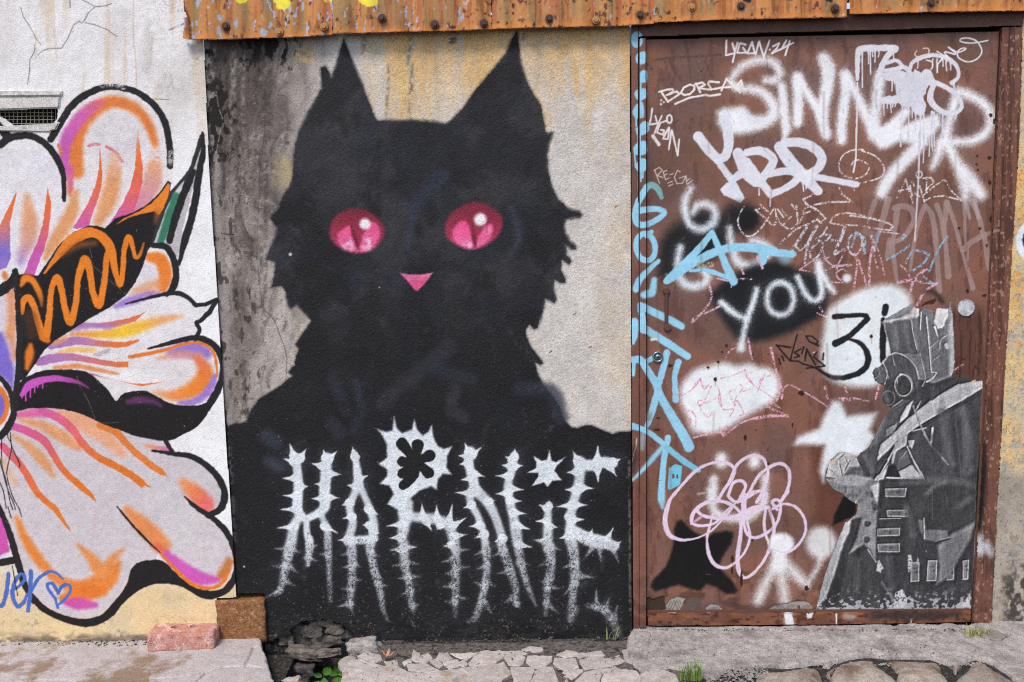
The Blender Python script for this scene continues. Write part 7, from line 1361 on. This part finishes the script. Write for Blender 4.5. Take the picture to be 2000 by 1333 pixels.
# brick with two holes
def brick():
    from mathutils import noise
    L, Wd, H = .228, .104, .062; bm = bmesh.new(); n = 14
    def outline(d):
        r = .012; pts = []
        for cx, cy, a0 in ((L/2-r, Wd/2-r, 0), (-L/2+r, Wd/2-r, 1), (-L/2+r, -Wd/2+r, 2), (L/2-r, -Wd/2+r, 3)):
            for k in range(4): t = (a0+k/3)*math.pi/2; pts.append((cx+(r-d)*math.cos(t), cy+(r-d)*math.sin(t)))
        out = []
        for i in range(16):
            (x0, y0), (x1, y1) = pts[i], pts[(i+1) % 16]; m = max(1, int(math.hypot(x1-x0, y1-y0)/.02))
            out += [(x0+(x1-x0)*k/m, y0+(y1-y0)*k/m) for k in range(m)]
        return out
    rings = []
    for d, z in ((.004, 0), (0, .006), (0, H*.4), (0, H-.010), (.003, H-.003), (.009, H)):
        vs_ = []
        for x, y in outline(d):
            q = Vector((x, y, z)); q += Vector((x*.06, y*.06, 0))*noise.noise(q*40)+Vector((0, 0, .004*noise.noise(q*45) if z > .02 else 0)); vs_.append(bm.verts.new(q))
        rings.append(vs_)
    m = min(len(r) for r in rings)
    for a, b_ in zip(rings, rings[1:]):
        for k in range(m): bm.faces.new((a[k], a[(k+1) % m], b_[(k+1) % m], b_[k]))
    bm.faces.new(rings[0][::-1]); top = rings[-1]
    es = [bm.edges.get((top[k], top[(k+1) % m])) for k in range(m)]
    for cx, cy in ((-.036, .012), (.030, .014)):
        circ = [(cx+.0135*math.cos(2*math.pi*k/n), cy+.0125*math.sin(2*math.pi*k/n)) for k in range(n)]
        a = [bm.verts.new((x, y, H)) for x, y in circ]; b_ = [bm.verts.new((x, y, H-.05)) for x, y in circ]
        es += [bm.edges.new((a[k], a[(k+1) % n])) for k in range(n)]
        for k in range(n): bm.faces.new((a[k], a[(k+1) % n], b_[(k+1) % n], b_[k]))
        bm.faces.new(b_)
    bmesh.ops.triangle_fill(bm, use_beauty=True, edges=es)
    M_BR = stone('pink_brick', (212, 160, 148), (196, 132, 116), (228, 186, 176), scale=28, patch=22, pl=.5, ph=.62, bump=.9, dist=.005, grain=200)
    o = bm_obj('brick', bm, M_BR, None, (0, 0, 0)); c0 = on_ground(np.array(352.), np.array(1271.), .014); o.location = (float(c0[0]), float(c0[1])+Wd/2, .011); o.rotation_euler = (0, 0, .04)
    return tag(o, 'loose pink brick with two holes lying on the concrete step', 'brick')
brick()
# loose grit and chips: nobody could count these
def grit(name, label, spots, n, r0, r1, mat, seed):
    rn = random.Random(seed); v, f = [], []
    base = [Vector(p).normalized() for p in ((1, 1, 1), (-1, -1, 1), (-1, 1, -1), (1, -1, -1), (0, 0, 1.5), (0, -1.4, .2), (1.3, .2, 0), (-1.3, 0, .1))]
    tri = []
    bm_ = bmesh.new(); [bm_.verts.new(p) for p in base]; h = bmesh.ops.convex_hull(bm_, input=bm_.verts); bm_.verts.index_update(); bs = [tuple(x.co) for x in bm_.verts]; tri = [tuple(x.index for x in fc.verts) for fc in bm_.faces]; bm_.free()
    for i in range(n):
        x0, y0, x1, y1, z = spots[rn.randrange(len(spots))]
        c = on_ground(np.array(rn.uniform(x0, x1)), np.array(rn.uniform(y0, y1)), z); r = r0+(r1-r0)*rn.random()**2.5; a = rn.uniform(0, 6.28); k = len(v)
        for p in bs:
            x, y = p[0]*math.cos(a)-p[1]*math.sin(a), p[0]*math.sin(a)+p[1]*math.cos(a); v.append((c[0]+x*r*rn.uniform(.7, 1.3), c[1]+y*r*rn.uniform(.7, 1.3), c[2]+(p[2]*.6+.3)*r))
        f += [tuple(k+j for j in t) for t in tri]
    o = obj(name, v, f, mat); return tag(o, label, 'gravel', kind='stuff')
grit('gravel', 'loose dark grit and chips along the foot of the cat wall', [(700, 1246, 1235, 1262, -.010), (760, 1256, 1235, 1275, -.008), (860, 1280, 1240, 1300, -.010), (690, 1262, 1235, 1333, -.012)], 2200, .0015, .007, M_DAMP, 71)
grit('gravel', 'dark dirt crumbs along the foot of the flower wall', [(-30, 1250, 424, 1256, .014), (-30, 1251, 300, 1262, .014), (1264, 1229, 1900, 1233, .018), (1236, 1236, 1300, 1244, .012)], 900, .001, .005, M_DAMP, 74)
grit('gravel', 'pale crushed gravel in the gap beside the kerb stones', [(1380, 1305, 1480, 1335, -.008), (1420, 1300, 1500, 1325, -.008), (1480, 1296, 1960, 1302, -.010)], 700, .002, .008, M_CONC, 72)
grit('gravel', 'pale chips scattered over the concrete by the door', [(1250, 1228, 1950, 1285, .008), (700, 1255, 1230, 1330, .002), (1250, 1228, 1950, 1285, .008)], 300, .001, .004, M_RUB, 73)
# ------------------------------------------------------------------ weeds
def leafmat(n, c): return plain(n, c, .5, 0, .2, 90)
M_LEAF, M_GRASS, M_DRY = leafmat('leaf_green', (82, 132, 54)), leafmat('grass_green', (118, 138, 66)), leafmat('dry_leaf', (190, 132, 96))
def blades(name, at, n, h, spread, mat, label, seed, lean=0.5):
    rn = random.Random(seed); root = empty(name, V3(at), label, 'grass', 'grass tufts at the wall foot')
    for i in range(n):
        a = rn.uniform(0, 6.28); L = h*rn.uniform(.5, 1); bx, by = rn.uniform(-spread, spread), rn.uniform(-spread*.4, spread*.4); ln = rn.uniform(.1, lean)
        pts = [Vector((bx+math.cos(a)*L*ln*t*t, by+math.sin(a)*L*ln*t*t, L*t*(1-.25*ln*t))) for t in (0, .35, .7, 1)]; sd_ = Vector((-math.sin(a), math.cos(a), 0)); v, f = [], []
        for k, p in enumerate(pts): wd = .0028*(1-k/3.1); v += [tuple(p-sd_*wd), tuple(p+sd_*wd)]
        f = [(2*k, 2*k+1, 2*k+3, 2*k+2) for k in range(3)]; obj('blade', v, f, mat, root)
    return root
blades('grass_tuft', on_ground(np.array(1348.), np.array(1328.), .0), 46, .085, .034, M_GRASS, 'green grass tuft growing between cracked concrete and kerb stone', 1)
blades('grass_tuft', on_ground(np.array(1912.), np.array(1244.), .008), 44, .05, .045, leafmat('grass_pale', (150, 150, 78)), 'thin pale grass growing at the right foot of the door frame', 2, .9)
blades('grass_tuft', on_ground(np.array(1190.), np.array(1250.), .0), 6, .06, .03, M_GRASS, 'few grass blades at wall foot under the last letter', 3, .9)
def sprig(at, leaves, label, seed):
    rn = random.Random(seed); root = empty('weed', V3(at), label, 'plant', 'weeds in the drain hole')
    tubes('stem', [[tuple(root.location), tuple(root.location+Vector((0, -.005, .05)))]], .0012, M_LEAF, root, 4)
    for (dx, dz, L, ang) in leaves:
        v, f = [], []; n = 7; tl = rn.uniform(-.4, .2)
        for k in range(n+1):
            t = k/n; wd = L*.34*math.sin(math.pi*min(t*.92+.06, 1))**.8; x = math.cos(ang)*L*t; z = math.sin(ang)*L*t
            for s_ in (-1, 0, 1): v.append((dx+x-math.sin(ang)*wd*s_, -.012*t-.01-.004*abs(s_)+tl*.01, dz+z+math.cos(ang)*wd*s_))
        for k in range(n):
            for s_ in (0, 1): f.append((3*k+s_, 3*k+s_+1, 3*k+s_+4, 3*k+s_+3))
        obj('leaf', v, f, M_LEAF, root, smooth=True)
w1 = on_ground(np.array(634.), np.array(1345.), -.09); w2 = on_ground(np.array(662.), np.array(1335.), -.10)
sprig(w1, [(-.004, .050, .030, 2.6), (.002, .055, .042, .9), (.002, .044, .046, -1.5)], 'small weed with three round leaves in the broken drain hole', 5)
sprig(w2, [(0, .04, .036, .4), (0, .045, .034, 1.3), (0, .04, .036, 2.7), (0, .03, .03, -.8), (0, .032, .03, -2.2), (.004, .05, .028, 2.0)], 'small weed with toothed leaf rosette in the broken drain hole', 6)
d0 = on_ground(np.array(755.), np.array(1287.), .004)
dl = empty('dead_leaf', V3(d0), 'curled dry brown leaf on the broken pavement', 'leaf')
for k, ang in enumerate((.3, 1.2, 2.2)):
    v = [(math.cos(ang)*t*.028+(-math.sin(ang))*s_*.006*math.sin(3.1*min(t+.05, 1)), (math.sin(ang)*t*.01)+s_*.002, .003+.014*t*t+.004*abs(s_)+math.sin(ang)*t*.014) for t in (0, .33, .66, 1) for s_ in (-1, 0, 1)]
    obj('curled_lobe', v, [(3*i+j, 3*i+j+1, 3*i+j+4, 3*i+j+3) for i in range(3) for j in range(2)], M_DRY, dl, smooth=True)
